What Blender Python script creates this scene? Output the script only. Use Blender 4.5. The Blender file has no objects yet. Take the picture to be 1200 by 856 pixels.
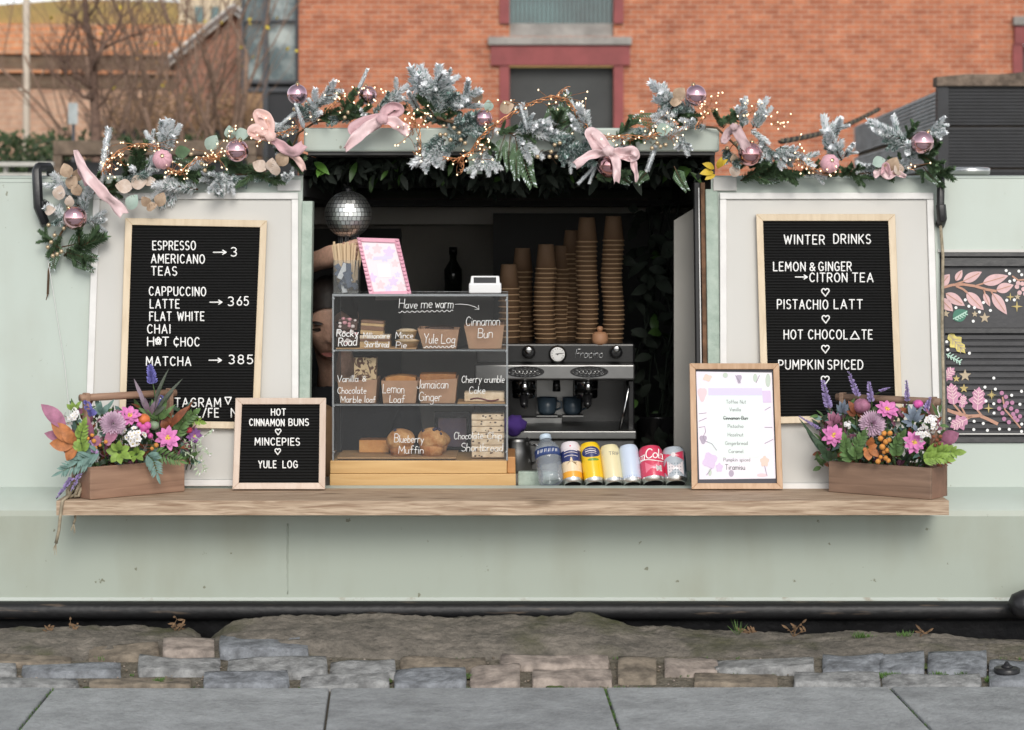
import bpy, math, random
from mathutils import Vector, Matrix, noise as mn
R = math.radians
PI = math.pi
V = Vector
scene = bpy.context.scene
COL = scene.collection
random.seed(7)

# ------------------------------------------------------------------ camera, sky, sun, exposure
F, CY, EZ = 2520.0, -5.6, 1.05            # focal length in photo pixels, camera y, eye height
cam_d = bpy.data.cameras.new('camera')
cam = bpy.data.objects.new('camera', cam_d)
COL.objects.link(cam)
cam.location = (0, CY, EZ)
cam.rotation_euler = (R(90), 0, 0)
cam_d.sensor_width = 36
cam_d.lens = F / 1200 * 36
cam_d.shift_y = -158 / 1200
cam_d.clip_start = 0.05
cam_d.clip_end = 2000
cam_d.dof.use_dof = True
cam_d.dof.focus_distance = 5.6
cam_d.dof.aperture_fstop = 6.0
scene.camera = cam

SUN_EL, SUN_AZ = R(33), R(171)            # azimuth clockwise from +Y: behind the camera, a little to the left
world = bpy.data.worlds.new('World')
scene.world = world
world.use_nodes = True
wn, wl = world.node_tree.nodes, world.node_tree.links
bg = wn['Background']
sky = wn.new('ShaderNodeTexSky')
sky.sky_type = 'NISHITA'
sky.sun_disc = False
sky.sun_elevation = SUN_EL
sky.sun_rotation = SUN_AZ
sky.air_density = 1.0
sky.dust_density = 0.8
sky.ozone_density = 1.0
hs = wn.new('ShaderNodeHueSaturation')
hs.inputs['Saturation'].default_value = 0.22
wl.new(sky.outputs[0], hs.inputs['Color'])
wl.new(hs.outputs[0], bg.inputs['Color'])
bg.inputs['Strength'].default_value = 0.13

sun_d = bpy.data.lights.new('sun', 'SUN')
sun = bpy.data.objects.new('sun', sun_d)
COL.objects.link(sun)
sun_d.energy = 1.35
sun_d.angle = R(26)
sun_d.color = (1.0, 0.94, 0.86)
sd = V((math.sin(SUN_AZ) * math.cos(SUN_EL), math.cos(SUN_AZ) * math.cos(SUN_EL), math.sin(SUN_EL)))
sun.rotation_euler = (-sd).to_track_quat('-Z', 'Y').to_euler()
sun.location = (0, -3, 12)

scene.view_settings.view_transform = 'Standard'
scene.view_settings.look = 'None'
scene.view_settings.exposure = 0.42
scene.view_settings.gamma = 1.0
try:
    scene.cycles.use_denoising = True
    scene.cycles.max_bounces = 8
    scene.cycles.transparent_max_bounces = 24
    scene.cycles.caustics_reflective = False
    scene.cycles.caustics_refractive = False
    scene.cycles.sample_clamp_indirect = 4.0
except Exception:
    pass

# ------------------------------------------------------------------ photo pixel -> place
def sc(Y): return F / (Y - CY)
def P(px, py, Y):
    s = sc(Y)
    return V(((px - 600) / s, Y, EZ - (py - 270) / s))
def on_z(px, py, z):                      # where the ray through a pixel meets a level
    d = F * (EZ - z) / (py - 270)
    return V(((px - 600) * d / F, CY + d, z))
def zg(Y): return max(0.0, min(.052, .13 * (Y + .654)))   # the setts rise towards the quay edge
def on_g(px, py, dz=0.0):
    q = (py - 270) / F
    Y = (EZ - q * 5.6 - .085 - dz) / (.13 + q) if py < 804.6 else F * (EZ - dz) / (py - 270) - 5.6
    return V(((px - 600) * (Y + 5.6) / F, Y, zg(Y) + dz))
K = 0.155                                 # lean of the cabin side
SHELF = 0.379
def cab_y(z): return K * (z - SHELF)
def PC(px, py, off=0.0):                  # point on the leaning cabin side
    q = (py - 270) / F
    Y = (K * (EZ - SHELF - 5.6 * q) + off) / (1 + K * q)
    return P(px, py, Y)
def ray_local(Mi, px, py, yl):            # ray through a pixel -> local x, z on the plane local y = yl
    o = Mi @ V((0, CY, EZ)); e = Mi @ P(px, py, 0.0)
    d = e - o
    t = (yl - o.y) / d.y
    p = o + d * t
    return p

# ------------------------------------------------------------------ materials
MATS = {}
def mat(name, col, rough=0.6, metal=0.0, var=0.0, vscale=8.0, col2=None, bump=0.0, bscale=40.0, spec=0.5, stretch=None,
        emit=None, estr=0.0, trans=0.0, sheen=0.0, coat=0.0, thresh=(0.35, 0.65), detail=5.0, sss=0.0, rvar=0.0, nrough=.6):
    m = bpy.data.materials.new(name)
    m.use_nodes = True
    n, l = m.node_tree.nodes, m.node_tree.links
    b = n['Principled BSDF']
    b.inputs['Base Color'].default_value = (*col, 1)
    b.inputs['Roughness'].default_value = rough
    b.inputs['Metallic'].default_value = metal
    b.inputs['Specular IOR Level'].default_value = spec
    b.inputs['Coat Weight'].default_value = coat
    b.inputs['Sheen Weight'].default_value = sheen
    b.inputs['Transmission Weight'].default_value = trans
    if sss:
        b.inputs['Subsurface Weight'].default_value = sss
        b.inputs['Subsurface Radius'].default_value = (0.012, 0.005, 0.003)
        b.inputs['Subsurface Scale'].default_value = 1.0
    if emit:
        b.inputs['Emission Color'].default_value = (*emit, 1)
        b.inputs['Emission Strength'].default_value = estr
    tc = n.new('ShaderNodeTexCoord')
    src = tc.outputs['Object']
    if stretch:
        mp = n.new('ShaderNodeMapping')
        mp.inputs['Scale'].default_value = stretch
        l.new(src, mp.inputs['Vector'])
        src = mp.outputs['Vector']
    if var or col2:
        nz = n.new('ShaderNodeTexNoise')
        nz.inputs['Scale'].default_value = vscale
        nz.inputs['Detail'].default_value = detail
        nz.inputs['Roughness'].default_value = nrough
        l.new(src, nz.inputs['Vector'])
        rp = n.new('ShaderNodeValToRGB')
        rp.color_ramp.elements[0].position = thresh[0]
        rp.color_ramp.elements[1].position = thresh[1]
        c2 = col2 if col2 else tuple(min(1, c * (1 + var)) for c in col)
        c1 = col if col2 else tuple(c * (1 - var) for c in col)
        rp.color_ramp.elements[0].color = (*c1, 1)
        rp.color_ramp.elements[1].color = (*c2, 1)
        l.new(nz.outputs['Fac'], rp.inputs['Fac'])
        l.new(rp.outputs['Color'], b.inputs['Base Color'])
        if rvar:
            mr = n.new('ShaderNodeMapRange')
            mr.inputs['To Min'].default_value = rough - rvar
            mr.inputs['To Max'].default_value = rough + rvar
            l.new(nz.outputs['Fac'], mr.inputs['Value'])
            l.new(mr.outputs[0], b.inputs['Roughness'])
    if bump:
        nb = n.new('ShaderNodeTexNoise')
        nb.inputs['Scale'].default_value = bscale
        nb.inputs['Detail'].default_value = 6
        l.new(src, nb.inputs['Vector'])
        bp = n.new('ShaderNodeBump')
        bp.inputs['Strength'].default_value = bump
        bp.inputs['Distance'].default_value = 0.01
        l.new(nb.outputs['Fac'], bp.inputs['Height'])
        l.new(bp.outputs['Normal'], b.inputs['Normal'])
    MATS[name] = m
    return m

def nodes_of(m):
    return m.node_tree.nodes, m.node_tree.links, m.node_tree.nodes['Principled BSDF']

def paint(name, col, dirt, dirt_amt=0.35, rough=0.42, scratch=True):
    """old gloss paint on steel: broad mottling, runs down the face, faint dimples"""
    m = mat(name, col, rough, bump=0.05, bscale=14)
    n, l, b = nodes_of(m)
    tc = n.new('ShaderNodeTexCoord')
    mp = n.new('ShaderNodeMapping'); mp.inputs['Scale'].default_value = (3.2, 3.2, 0.9)
    l.new(tc.outputs['Object'], mp.inputs['Vector'])
    a = n.new('ShaderNodeTexNoise'); a.inputs['Scale'].default_value = 2.2; a.inputs['Detail'].default_value = 7
    l.new(mp.outputs[0], a.inputs['Vector'])
    c = n.new('ShaderNodeTexNoise'); c.inputs['Scale'].default_value = 3.4; c.inputs['Detail'].default_value = 8
    l.new(tc.outputs['Object'], c.inputs['Vector'])
    mu = n.new('ShaderNodeMath'); mu.operation = 'MULTIPLY'
    l.new(a.outputs['Fac'], mu.inputs[0]); l.new(c.outputs['Fac'], mu.inputs[1])
    rp = n.new('ShaderNodeValToRGB')
    rp.color_ramp.elements[0].position = 0.22; rp.color_ramp.elements[1].position = 0.46
    rp.color_ramp.elements[0].color = (0, 0, 0, 1); rp.color_ramp.elements[1].color = (dirt_amt,) * 3 + (1,)
    l.new(mu.outputs[0], rp.inputs['Fac'])
    mx = n.new('ShaderNodeMix'); mx.data_type = 'RGBA'
    mx.inputs['A'].default_value = (*col, 1); mx.inputs['B'].default_value = (*dirt, 1)
    l.new(rp.outputs['Color'], mx.inputs['Factor'])
    last = mx.outputs['Result']
    if scratch:                            # small chips
        d = n.new('ShaderNodeTexNoise'); d.inputs['Scale'].default_value = 30; d.inputs['Detail'].default_value = 5
        l.new(tc.outputs['Object'], d.inputs['Vector'])
        r2 = n.new('ShaderNodeValToRGB')
        r2.color_ramp.elements[0].position = 0.70; r2.color_ramp.elements[1].position = 0.725
        l.new(d.outputs['Fac'], r2.inputs['Fac'])
        m2 = n.new('ShaderNodeMix'); m2.data_type = 'RGBA'
        m2.inputs['B'].default_value = (col[0] * .5, col[1] * .46, col[2] * .38, 1)
        l.new(last, m2.inputs['A']); l.new(r2.outputs['Color'], m2.inputs['Factor'])
        last = m2.outputs['Result']
    l.new(last, b.inputs['Base Color'])
    return m

def wood(name, c1, c2, axis='x', rough=0.6, scale=1.0, bump=0.25):
    st = {'x': (1.2, 16, 16), 'z': (16, 16, 1.2), 'y': (16, 1.2, 16)}[axis]
    m = mat(name, c1, rough, bump=0)
    n, l, b = nodes_of(m)
    tc = n.new('ShaderNodeTexCoord')
    mp = n.new('ShaderNodeMapping'); mp.inputs['Scale'].default_value = tuple(s * scale for s in st)
    l.new(tc.outputs['Object'], mp.inputs['Vector'])
    a = n.new('ShaderNodeTexNoise'); a.inputs['Scale'].default_value = 4; a.inputs['Detail'].default_value = 8; a.inputs['Distortion'].default_value = 0.6
    l.new(mp.outputs[0], a.inputs['Vector'])
    rp = n.new('ShaderNodeValToRGB')
    rp.color_ramp.elements[0].position = 0.32; rp.color_ramp.elements[1].position = 0.68
    rp.color_ramp.elements[0].color = (*c1, 1); rp.color_ramp.elements[1].color = (*c2, 1)
    l.new(a.outputs['Fac'], rp.inputs['Fac'])
    l.new(rp.outputs['Color'], b.inputs['Base Color'])
    bp = n.new('ShaderNodeBump'); bp.inputs['Strength'].default_value = bump; bp.inputs['Distance'].default_value = 0.004
    l.new(a.outputs['Fac'], bp.inputs['Height']); l.new(bp.outputs['Normal'], b.inputs['Normal'])
    return m

def brick(name, c1, c2, mortar, bw=0.225, bh=0.075, ms=0.009, rot=(R(90), 0, 0)):
    m = mat(name, c1, 0.85)
    n, l, b = nodes_of(m)
    tc = n.new('ShaderNodeTexCoord')
    mp = n.new('ShaderNodeMapping'); mp.inputs['Rotation'].default_value = rot
    l.new(tc.outputs['Object'], mp.inputs['Vector'])
    t = n.new('ShaderNodeTexBrick')
    t.inputs['Scale'].default_value = 1.0
    t.inputs['Brick Width'].default_value = bw
    t.inputs['Row Height'].default_value = bh
    t.inputs['Mortar Size'].default_value = ms
    t.inputs['Mortar Smooth'].default_value = 0.4
    t.inputs['Bias'].default_value = -0.1
    t.inputs['Color1'].default_value = (*c1, 1); t.inputs['Color2'].default_value = (*c2, 1); t.inputs['Mortar'].default_value = (*mortar, 1)
    l.new(mp.outputs[0], t.inputs['Vector'])
    nz = n.new('ShaderNodeTexNoise'); nz.inputs['Scale'].default_value = 3.2; nz.inputs['Detail'].default_value = 9; nz.inputs['Roughness'].default_value = .75
    l.new(tc.outputs['Object'], nz.inputs['Vector'])
    rp = n.new('ShaderNodeValToRGB')
    rp.color_ramp.elements[0].position = 0.3; rp.color_ramp.elements[1].position = 0.72
    rp.color_ramp.elements[0].color = (.66, .60, .62, 1); rp.color_ramp.elements[1].color = (1.22, 1.26, 1.3, 1)
    l.new(nz.outputs['Fac'], rp.inputs['Fac'])
    mx = n.new('ShaderNodeMix'); mx.data_type = 'RGBA'; mx.blend_type = 'MULTIPLY'; mx.inputs['Factor'].default_value = 1
    l.new(t.outputs['Color'], mx.inputs['A']); l.new(rp.outputs['Color'], mx.inputs['B'])
    l.new(mx.outputs['Result'], b.inputs['Base Color'])
    bp = n.new('ShaderNodeBump'); bp.inputs['Strength'].default_value = 0.5; bp.inputs['Distance'].default_value = 0.01; bp.invert = True
    l.new(t.outputs['Fac'], bp.inputs['Height']); l.new(bp.outputs['Normal'], b.inputs['Normal'])
    return m

def clear(name, tint=(0.97, 0.985, 0.98), rough=0.03, ior=1.45, gloss=1.0, haze=0.0, hazecol=(.8, .82, .82)):
    """thin clear sheet: see-through with a real reflection"""
    m = bpy.data.materials.new(name); m.use_nodes = True
    n, l = m.node_tree.nodes, m.node_tree.links
    n.remove(n['Principled BSDF'])
    out = n['Material Output']
    t = n.new('ShaderNodeBsdfTransparent'); t.inputs['Color'].default_value = (*tint, 1)
    g = n.new('ShaderNodeBsdfGlossy'); g.inputs['Roughness'].default_value = rough; g.inputs['Color'].default_value = (gloss,) * 3 + (1,)
    fr = n.new('ShaderNodeFresnel'); fr.inputs['IOR'].default_value = ior
    mx = n.new('ShaderNodeMixShader')
    l.new(fr.outputs[0], mx.inputs[0]); l.new(t.outputs[0], mx.inputs[1]); l.new(g.outputs[0], mx.inputs[2])
    last = mx
    if haze:
        d = n.new('ShaderNodeBsdfDiffuse'); d.inputs['Color'].default_value = (*hazecol, 1)
        m2 = n.new('ShaderNodeMixShader'); m2.inputs[0].default_value = haze
        l.new(mx.outputs[0], m2.inputs[1]); l.new(d.outputs[0], m2.inputs[2]); last = m2
    l.new(last.outputs[0], out.inputs['Surface'])
    MATS[name] = m
    return m

# ------------------------------------------------------------------ mesh builder
class B:
    def __init__(self): self.v, self.f, self.m, self.s = [], [], [], []
    def add(self, vs, fs, mi=0, smooth=False):
        o = len(self.v)
        self.v.extend([tuple(p) for p in vs])
        for f in fs:
            self.f.append(tuple(i + o for i in f)); self.m.append(mi); self.s.append(smooth)
        return self
    def hexa(self, p, mi=0):               # 8 corners: bottom 4 (ccw from above) then top 4
        return self.add(p, [(3, 2, 1, 0), (4, 5, 6, 7), (0, 1, 5, 4), (1, 2, 6, 5), (2, 3, 7, 6), (3, 0, 4, 7)], mi)
    def box(self, x0, x1, y0, y1, z0, z1, mi=0):
        return self.hexa([(x0, y0, z0), (x1, y0, z0), (x1, y1, z0), (x0, y1, z0), (x0, y0, z1), (x1, y0, z1), (x1, y1, z1), (x0, y1, z1)], mi)
    def tube(self, pts, r, n=8, mi=0, cap=True, flat=1.0, round_end=False):
        pts = [V(p) for p in pts]
        k = len(pts)
        rs = r if isinstance(r, (list, tuple)) else [r] * k
        if round_end and k > 1:
            d0 = (pts[0] - pts[1]).normalized(); d1 = (pts[-1] - pts[-2]).normalized()
            pts = [pts[0] + d0 * rs[0] * .8] + pts + [pts[-1] + d1 * rs[-1] * .8]
            rs = [rs[0] * .45] + list(rs) + [rs[-1] * .45]; k += 2
        vs, fs = [], []
        up = None
        for i in range(k):
            d = (pts[min(i + 1, k - 1)] - pts[max(i - 1, 0)])
            d = d.normalized() if d.length > 1e-9 else V((0, 0, 1))
            if up is None:
                a = V((0, 1, 0)) if abs(d.y) < 0.9 else V((1, 0, 0))
                up = (a - d * a.dot(d)).normalized()
            else:
                up = up - d * up.dot(d)
                up = up.normalized() if up.length > 1e-6 else V((0, 1, 0))
            w = d.cross(up)
            for j in range(n):
                a = 2 * PI * j / n
                vs.append(pts[i] + (w * math.cos(a) + up * math.sin(a) * flat) * rs[i])
        for i in range(k - 1):
            for j in range(n):
                a, b = i * n + j, i * n + (j + 1) % n
                fs.append((a, b, b + n, a + n))
        if cap:
            fs.append(tuple(range(n - 1, -1, -1))); fs.append(tuple((k - 1) * n + j for j in range(n)))
        return self.add(vs, fs, mi, n > 4)
    def lathe(self, prof, n=24, mi=0, M=None, mis=None, smooth=True, closed=False):
        vs, k = [], len(prof)
        for r, z in prof:
            for j in range(n):
                a = 2 * PI * j / n
                p = V((r * math.cos(a), r * math.sin(a), z))
                vs.append(M @ p if M else p)
        for i in range(k - 1):
            fs = [(i * n + j, i * n + (j + 1) % n, (i + 1) * n + (j + 1) % n, (i + 1) * n + j) for j in range(n)]
            if i == 0:
                o = len(self.v); self.add(vs, [], mi)
            for f in fs:
                self.f.append(tuple(q + o for q in f)); self.m.append(mis[i] if mis else mi); self.s.append(smooth)
        for e, rev in ((0, True), (k - 1, False)):
            if prof[e][0] > 1e-4:
                ring = [o + e * n + j for j in range(n)]
                self.f.append(tuple(reversed(ring)) if rev else tuple(ring)); self.m.append(mis[min(e, k - 2)] if mis else mi); self.s.append(False)
        return self
    def ball(self, c, r, mi=0, nu=12, nv=8, sq=(1, 1, 1), fn=None):
        c = V(c); vs, fs = [], []
        for i in range(nv + 1):
            t = PI * i / nv
            for j in range(nu):
                a = 2 * PI * j / nu
                d = V((math.sin(t) * math.cos(a) * sq[0], math.sin(t) * math.sin(a) * sq[1], math.cos(t) * sq[2]))
                q = fn(d) if fn else 1.0
                vs.append(c + d * r * q)
        for i in range(nv):
            for j in range(nu):
                a, b = i * nu + j, i * nu + (j + 1) % nu
                fs.append((a, a + nu, b + nu, b))
        return self.add(vs, fs, mi, True)
    def strip(self, pts, widths, side, mi=0, smooth=True):   # ribbon: side is a vector or one per point
        vs, fs = [], []
        for i, p in enumerate(pts):
            s = V(side[i]) if isinstance(side, list) else V(side)
            w = widths[i] if isinstance(widths, (list, tuple)) else widths
            p = V(p)
            vs += [p - s * w / 2, p + s * w / 2]
        for i in range(len(pts) - 1):
            fs.append((2 * i, 2 * i + 1, 2 * i + 3, 2 * i + 2))
        return self.add(vs, fs, mi, smooth)
    def leaf(self, base, tip, nrm, width, mi=0, fold=0.25, bend=0.12, n=6, shape=1.0, wavy=0.0):
        base, tip = V(base), V(tip)
        d = tip - base; L = d.length
        if L < 1e-6: return self
        d = d / L
        nn = V(nrm) - d * V(nrm).dot(d)
        if nn.length < 1e-4: nn = V((0, -1, 0.01)) - d * V((0, -1, 0.01)).dot(d)
        nn.normalize(); s = d.cross(nn)
        vs, fs = [], []
        for i in range(n + 1):
            t = i / n
            w = width * .5 * (math.sin(PI * min(1, max(0, t)) ** shape) ** 0.8 if 0 < t < 1 else 0.04)
            w *= 1 + wavy * math.sin(t * 17)
            c = base + d * (L * t) + nn * (bend * L * math.sin(PI * t))
            vs += [c - s * w + nn * (w * fold), c, c + s * w + nn * (w * fold)]
        for i in range(n):
            a = 3 * i
            fs += [(a, a + 1, a + 4, a + 3), (a + 1, a + 2, a + 5, a + 4)]
        return self.add(vs, fs, mi, True)
    def poly(self, pts, n, thick, mi=0):     # flat plate: outline pts, extruded along n by thick
        pts = [V(p) for p in pts]; n = V(n).normalized() * thick; k = len(pts)
        return self.add(pts + [p + n for p in pts], [tuple(range(k - 1, -1, -1)), tuple(range(k, 2 * k))] + [(i, (i + 1) % k, k + (i + 1) % k, k + i) for i in range(k)], mi)
    def build(self, name, mats, parent=None, off=None, bevel=0.0, seg=2, loc=None, auto=False):
        me = bpy.data.meshes.new(name)
        o_ = V(off) if off is not None else None
        vs = [(V(p) - o_) for p in self.v] if o_ is not None else self.v
        me.from_pydata([tuple(p) for p in vs], [], self.f)
        for q in (mats if isinstance(mats, (list, tuple)) else [mats]):
            me.materials.append(MATS[q] if isinstance(q, str) else q)
        me.polygons.foreach_set('material_index', self.m)
        me.polygons.foreach_set('use_smooth', self.s)
        me.update()
        o = bpy.data.objects.new(name, me)
        COL.objects.link(o)
        if parent: o.parent = parent
        if loc is not None: o.location = loc
        if bevel:
            md = o.modifiers.new('bevel', 'BEVEL'); md.width = bevel; md.segments = seg; md.limit_method = 'ANGLE'; md.angle_limit = R(40)
        return o

def tag(o, label=None, cat=None, group=None, kind=None):
    if label: o['label'] = label
    if cat: o['category'] = cat
    if group: o['group'] = group
    if kind: o['kind'] = kind
    return o
def thing(name, label, cat, loc=(0, 0, 0), group=None, M=None):
    o = bpy.data.objects.new(name, None)
    COL.objects.link(o)
    o.empty_display_size = 0.05
    if M is not None: o.matrix_world = M
    else: o.location = loc
    return tag(o, label, cat, group)
def kids(o): return [c for c in bpy.data.objects if c.parent == o]
def dup(o, label=None, group=None, loc=None, parent=None, ks=None):
    c = o.copy(); COL.objects.link(c)
    if parent is not None: c.parent = parent
    if loc is not None: c.location = loc
    if label: c['label'] = label
    if group: c['group'] = group
    for k in (ks if ks is not None else kids(o)): dup(k, parent=c)
    return c
def struct(b, name, mats, **k): return tag(b.build(name, mats, **k), kind='structure')

# ------------------------------------------------------------------ single-stroke lettering (cap height 1)
def arc(cx, cy, rx, ry, a0, a1, n=9):
    return [(cx + rx * math.cos(R(a0 + (a1 - a0) * i / n)), cy + ry * math.sin(R(a0 + (a1 - a0) * i / n))) for i in range(n + 1)]
G = {
 'A': (.62, [[(0, 0), (.31, 1), (.62, 0)], [(.11, .33), (.51, .33)]]),
 'B': (.54, [[(0, .5), (0, 1), (.28, 1)] + arc(.28, .76, .22, .24, 90, -90) + [(0, .52)], [(0, .52), (.3, .52)] + arc(.3, .26, .24, .26, 90, -90) + [(0, 0), (0, .52)]]),
 'C': (.56, [arc(.3, .5, .3, .5, 42, 318, 14)]),
 'D': (.56, [[(0, 0), (0, 1), (.22, 1)] + arc(.22, .5, .34, .5, 90, -90, 12) + [(0, 0)]]),
 'E': (.46, [[(.46, 1), (0, 1), (0, 0), (.46, 0)], [(0, .52), (.38, .52)]]),
 'F': (.46, [[(.46, 1), (0, 1), (0, 0)], [(0, .52), (.38, .52)]]),
 'G': (.6, [arc(.3, .5, .3, .5, 42, 300, 14) + [(.58, .12), (.58, .46), (.36, .46)]]),
 'H': (.56, [[(0, 0), (0, 1)], [(.56, 0), (.56, 1)], [(0, .52), (.56, .52)]]),
 'I': (.08, [[(.04, 0), (.04, 1)]]),
 'J': (.4, [[(.4, 1), (.4, .2)] + arc(.2, .2, .2, .2, 0, -180, 8)]),
 'K': (.54, [[(0, 0), (0, 1)], [(.52, 1), (0, .42)], [(.16, .58), (.54, 0)]]),
 'L': (.44, [[(0, 1), (0, 0), (.44, 0)]]),
 'M': (.7, [[(0, 0), (.04, 1), (.35, .3), (.66, 1), (.7, 0)]]),
 'N': (.56, [[(0, 0), (0, 1), (.56, 0), (.56, 1)]]),
 'O': (.62, [arc(.31, .5, .31, .5, 90, 450, 20)]),
 'P': (.52, [[(0, 0), (0, 1), (.28, 1)] + arc(.28, .73, .24, .27, 90, -90) + [(0, .46)]]),
 'R': (.54, [[(0, 0), (0, 1), (.28, 1)] + arc(.28, .74, .24, .26, 90, -90) + [(0, .48)], [(.26, .48), (.54, 0)]]),
 'S': (.5, [arc(.25, .75, .24, .25, 40, 270, 10) + arc(.25, .25, .25, .25, 90, -140, 10)]),
 'T': (.56, [[(0, 1), (.56, 1)], [(.28, 1), (.28, 0)]]),
 'U': (.56, [[(0, 1), (0, .28)] + arc(.28, .28, .28, .28, 180, 360, 10) + [(.56, 1)]]),
 'V': (.6, [[(0, 1), (.3, 0), (.6, 1)]]),
 'W': (.82, [[(0, 1), (.2, 0), (.41, .85), (.62, 0), (.82, 1)]]),
 'X': (.54, [[(0, 0), (.54, 1)], [(0, 1), (.54, 0)]]),
 'Y': (.58, [[(0, 1), (.29, .48), (.58, 1)], [(.29, .48), (.29, 0)]]),
 'Z': (.52, [[(0, 1), (.52, 1), (0, 0), (.52, 0)]]),
 '3': (.46, [arc(.2, .75, .24, .25, 140, -80, 10) + arc(.2, .26, .26, .26, 80, -140, 10)]),
 '5': (.46, [[(.42, 1), (.06, 1), (.02, .55)] + arc(.2, .32, .26, .32, 130, -140, 12)]),
 '6': (.5, [[(.38, 1), (.06, .45)] + arc(.25, .29, .25, .29, 150, 510, 16)]),
 '8': (.5, [arc(.25, .75, .21, .25, 90, 450, 14), arc(.25, .26, .25, .26, 90, 450, 14)]),
 '&': (.62, [[(.6, 0), (.12, .72)] + arc(.27, .8, .17, .2, 200, -40, 10) + [(.08, .42)] + arc(.24, .24, .22, .24, 140, 330, 8) + [(.6, .45)]]),
 '/': (.4, [[(0, -.05), (.4, 1.05)]]),
 '.': (.08, [[(.04, 0), (.04, .04)]]),
 '-': (.3, [[(0, .48), (.3, .48)]]),
 'a': (.44, [arc(.2, .27, .2, .27, 60, 380, 14), [(.4, .54), (.4, .1), (.46, 0)]]),
 'b': (.42, [[(0, 1), (0, 0)], arc(.2, .27, .21, .27, 180, -180, 14)]),
 'c': (.38, [arc(.22, .27, .22, .27, 50, 310, 12)]),
 'd': (.44, [arc(.2, .27, .2, .27, 60, 380, 14), [(.41, 1), (.41, 0)]]),
 'e': (.42, [[(.03, .28), (.4, .3)] + arc(.21, .27, .2, .27, 10, 310, 12)]),
 'f': (.36, [[(.38, .92)] + arc(.25, .85, .1, .14, 60, 180, 5) + [(.15, 0)], [(0, .52), (.34, .54)]]),
 'g': (.42, [arc(.2, .27, .2, .27, 60, 380, 14), [(.4, .54), (.4, -.2)] + arc(.2, -.2, .2, .16, 0, -150, 8)]),
 'h': (.42, [[(0, 1), (0, 0)], [(0, .32)] + arc(.2, .34, .2, .2, 180, 0, 8) + [(.4, 0)]]),
 'i': (.1, [[(.04, .52), (.05, 0)], [(.05, .74), (.06, .78)]]),
 'j': (.2, [[(.16, .52), (.16, -.2), (.02, -.3)], [(.16, .74), (.17, .78)]]),
 'k': (.4, [[(0, 1), (0, 0)], [(.34, .52), (0, .22)], [(.1, .3), (.38, 0)]]),
 'l': (.12, [[(.03, 1), (.03, .1), (.12, 0)]]),
 'm': (.66, [[(0, .54), (0, 0)], [(0, .34)] + arc(.16, .38, .16, .16, 180, 0, 7) + [(.32, 0)], [(.32, .34)] + arc(.48, .38, .16, .16, 180, 0, 7) + [(.64, 0)]]),
 'n': (.4, [[(0, .54), (0, 0)], [(0, .34)] + arc(.19, .35, .19, .19, 180, 0, 8) + [(.38, 0)]]),
 'o': (.42, [arc(.21, .27, .21, .27, 90, 450, 16)]),
 'p': (.42, [[(0, .54), (0, -.36)], arc(.2, .27, .21, .27, 180, -180, 14)]),
 'r': (.32, [[(0, .54), (0, 0)], [(0, .3)] + arc(.2, .34, .2, .2, 180, 60, 6)]),
 's': (.32, [arc(.16, .4, .14, .14, 40, 270, 8) + arc(.16, .13, .15, .14, 90, -140, 8)]),
 't': (.32, [[(.14, .86), (.14, .12)] + arc(.25, .12, .11, .12, 180, 300, 5), [(0, .54), (.3, .55)]]),
 'u': (.42, [[(0, .54), (0, .2)] + arc(.19, .2, .19, .2, 180, 360, 8) + [(.38, .54)], [(.38, .54), (.39, .08), (.44, 0)]]),
 'v': (.38, [[(0, .54), (.19, 0), (.38, .54)]]),
 'w': (.56, [[(0, .54), (.14, 0), (.28, .42), (.42, 0), (.56, .54)]]),
 'y': (.4, [[(0, .54), (.2, .06)], [(.4, .54), (.1, -.32)]]),
 'z': (.34, [[(0, .54), (.33, .54), (0, 0), (.34, 0)]]),
 ' ': (.3, []),
 '>': (.9, [[(0, .5), (.9, .5)], [(.66, .74), (.9, .5), (.66, .26)]]),
 '*': (.66, [arc(.33, .5, .14, .2, 0, 360, 10)] + [arc(.33 + .2 * math.cos(R(a)), .5 + .3 * math.sin(R(a)), .1, .14, 0, 360, 8) for a in range(18, 378, 72)]),
 '¢': (.56, [arc(.3, .5, .3, .42, 42, 318, 14), [(.3, 1.08), (.3, .8)], [(.3, .2), (.3, -.08)]]),
 '^': (.66, [[(0, 0), (.33, .9), (.66, 0), (0, 0)]]),
 '<3': (1.0, [[(.5, 0), (.06, .55)] + arc(.27, .72, .23, .26, 195, 20, 8) + arc(.73, .72, .23, .26, 160, -15, 8) + [(.5, 0)]]),
}
def layout(text, gap=.2, jit=0.0, rnd=None):
    """text -> (strokes, width); strokes are lists of (u, v)"""
    out, x = [], 0.0
    for ch in ([text] if text == '<3' else text):
        w, st = G[ch]
        k = 1 + (rnd.uniform(-jit, jit) if jit else 0); dy = rnd.uniform(-jit, jit) * .35 if jit else 0
        for s in st: out.append([(x + u * k, v * k + dy) for u, v in s])
        x += w * k + gap
    return out, x - gap
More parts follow.
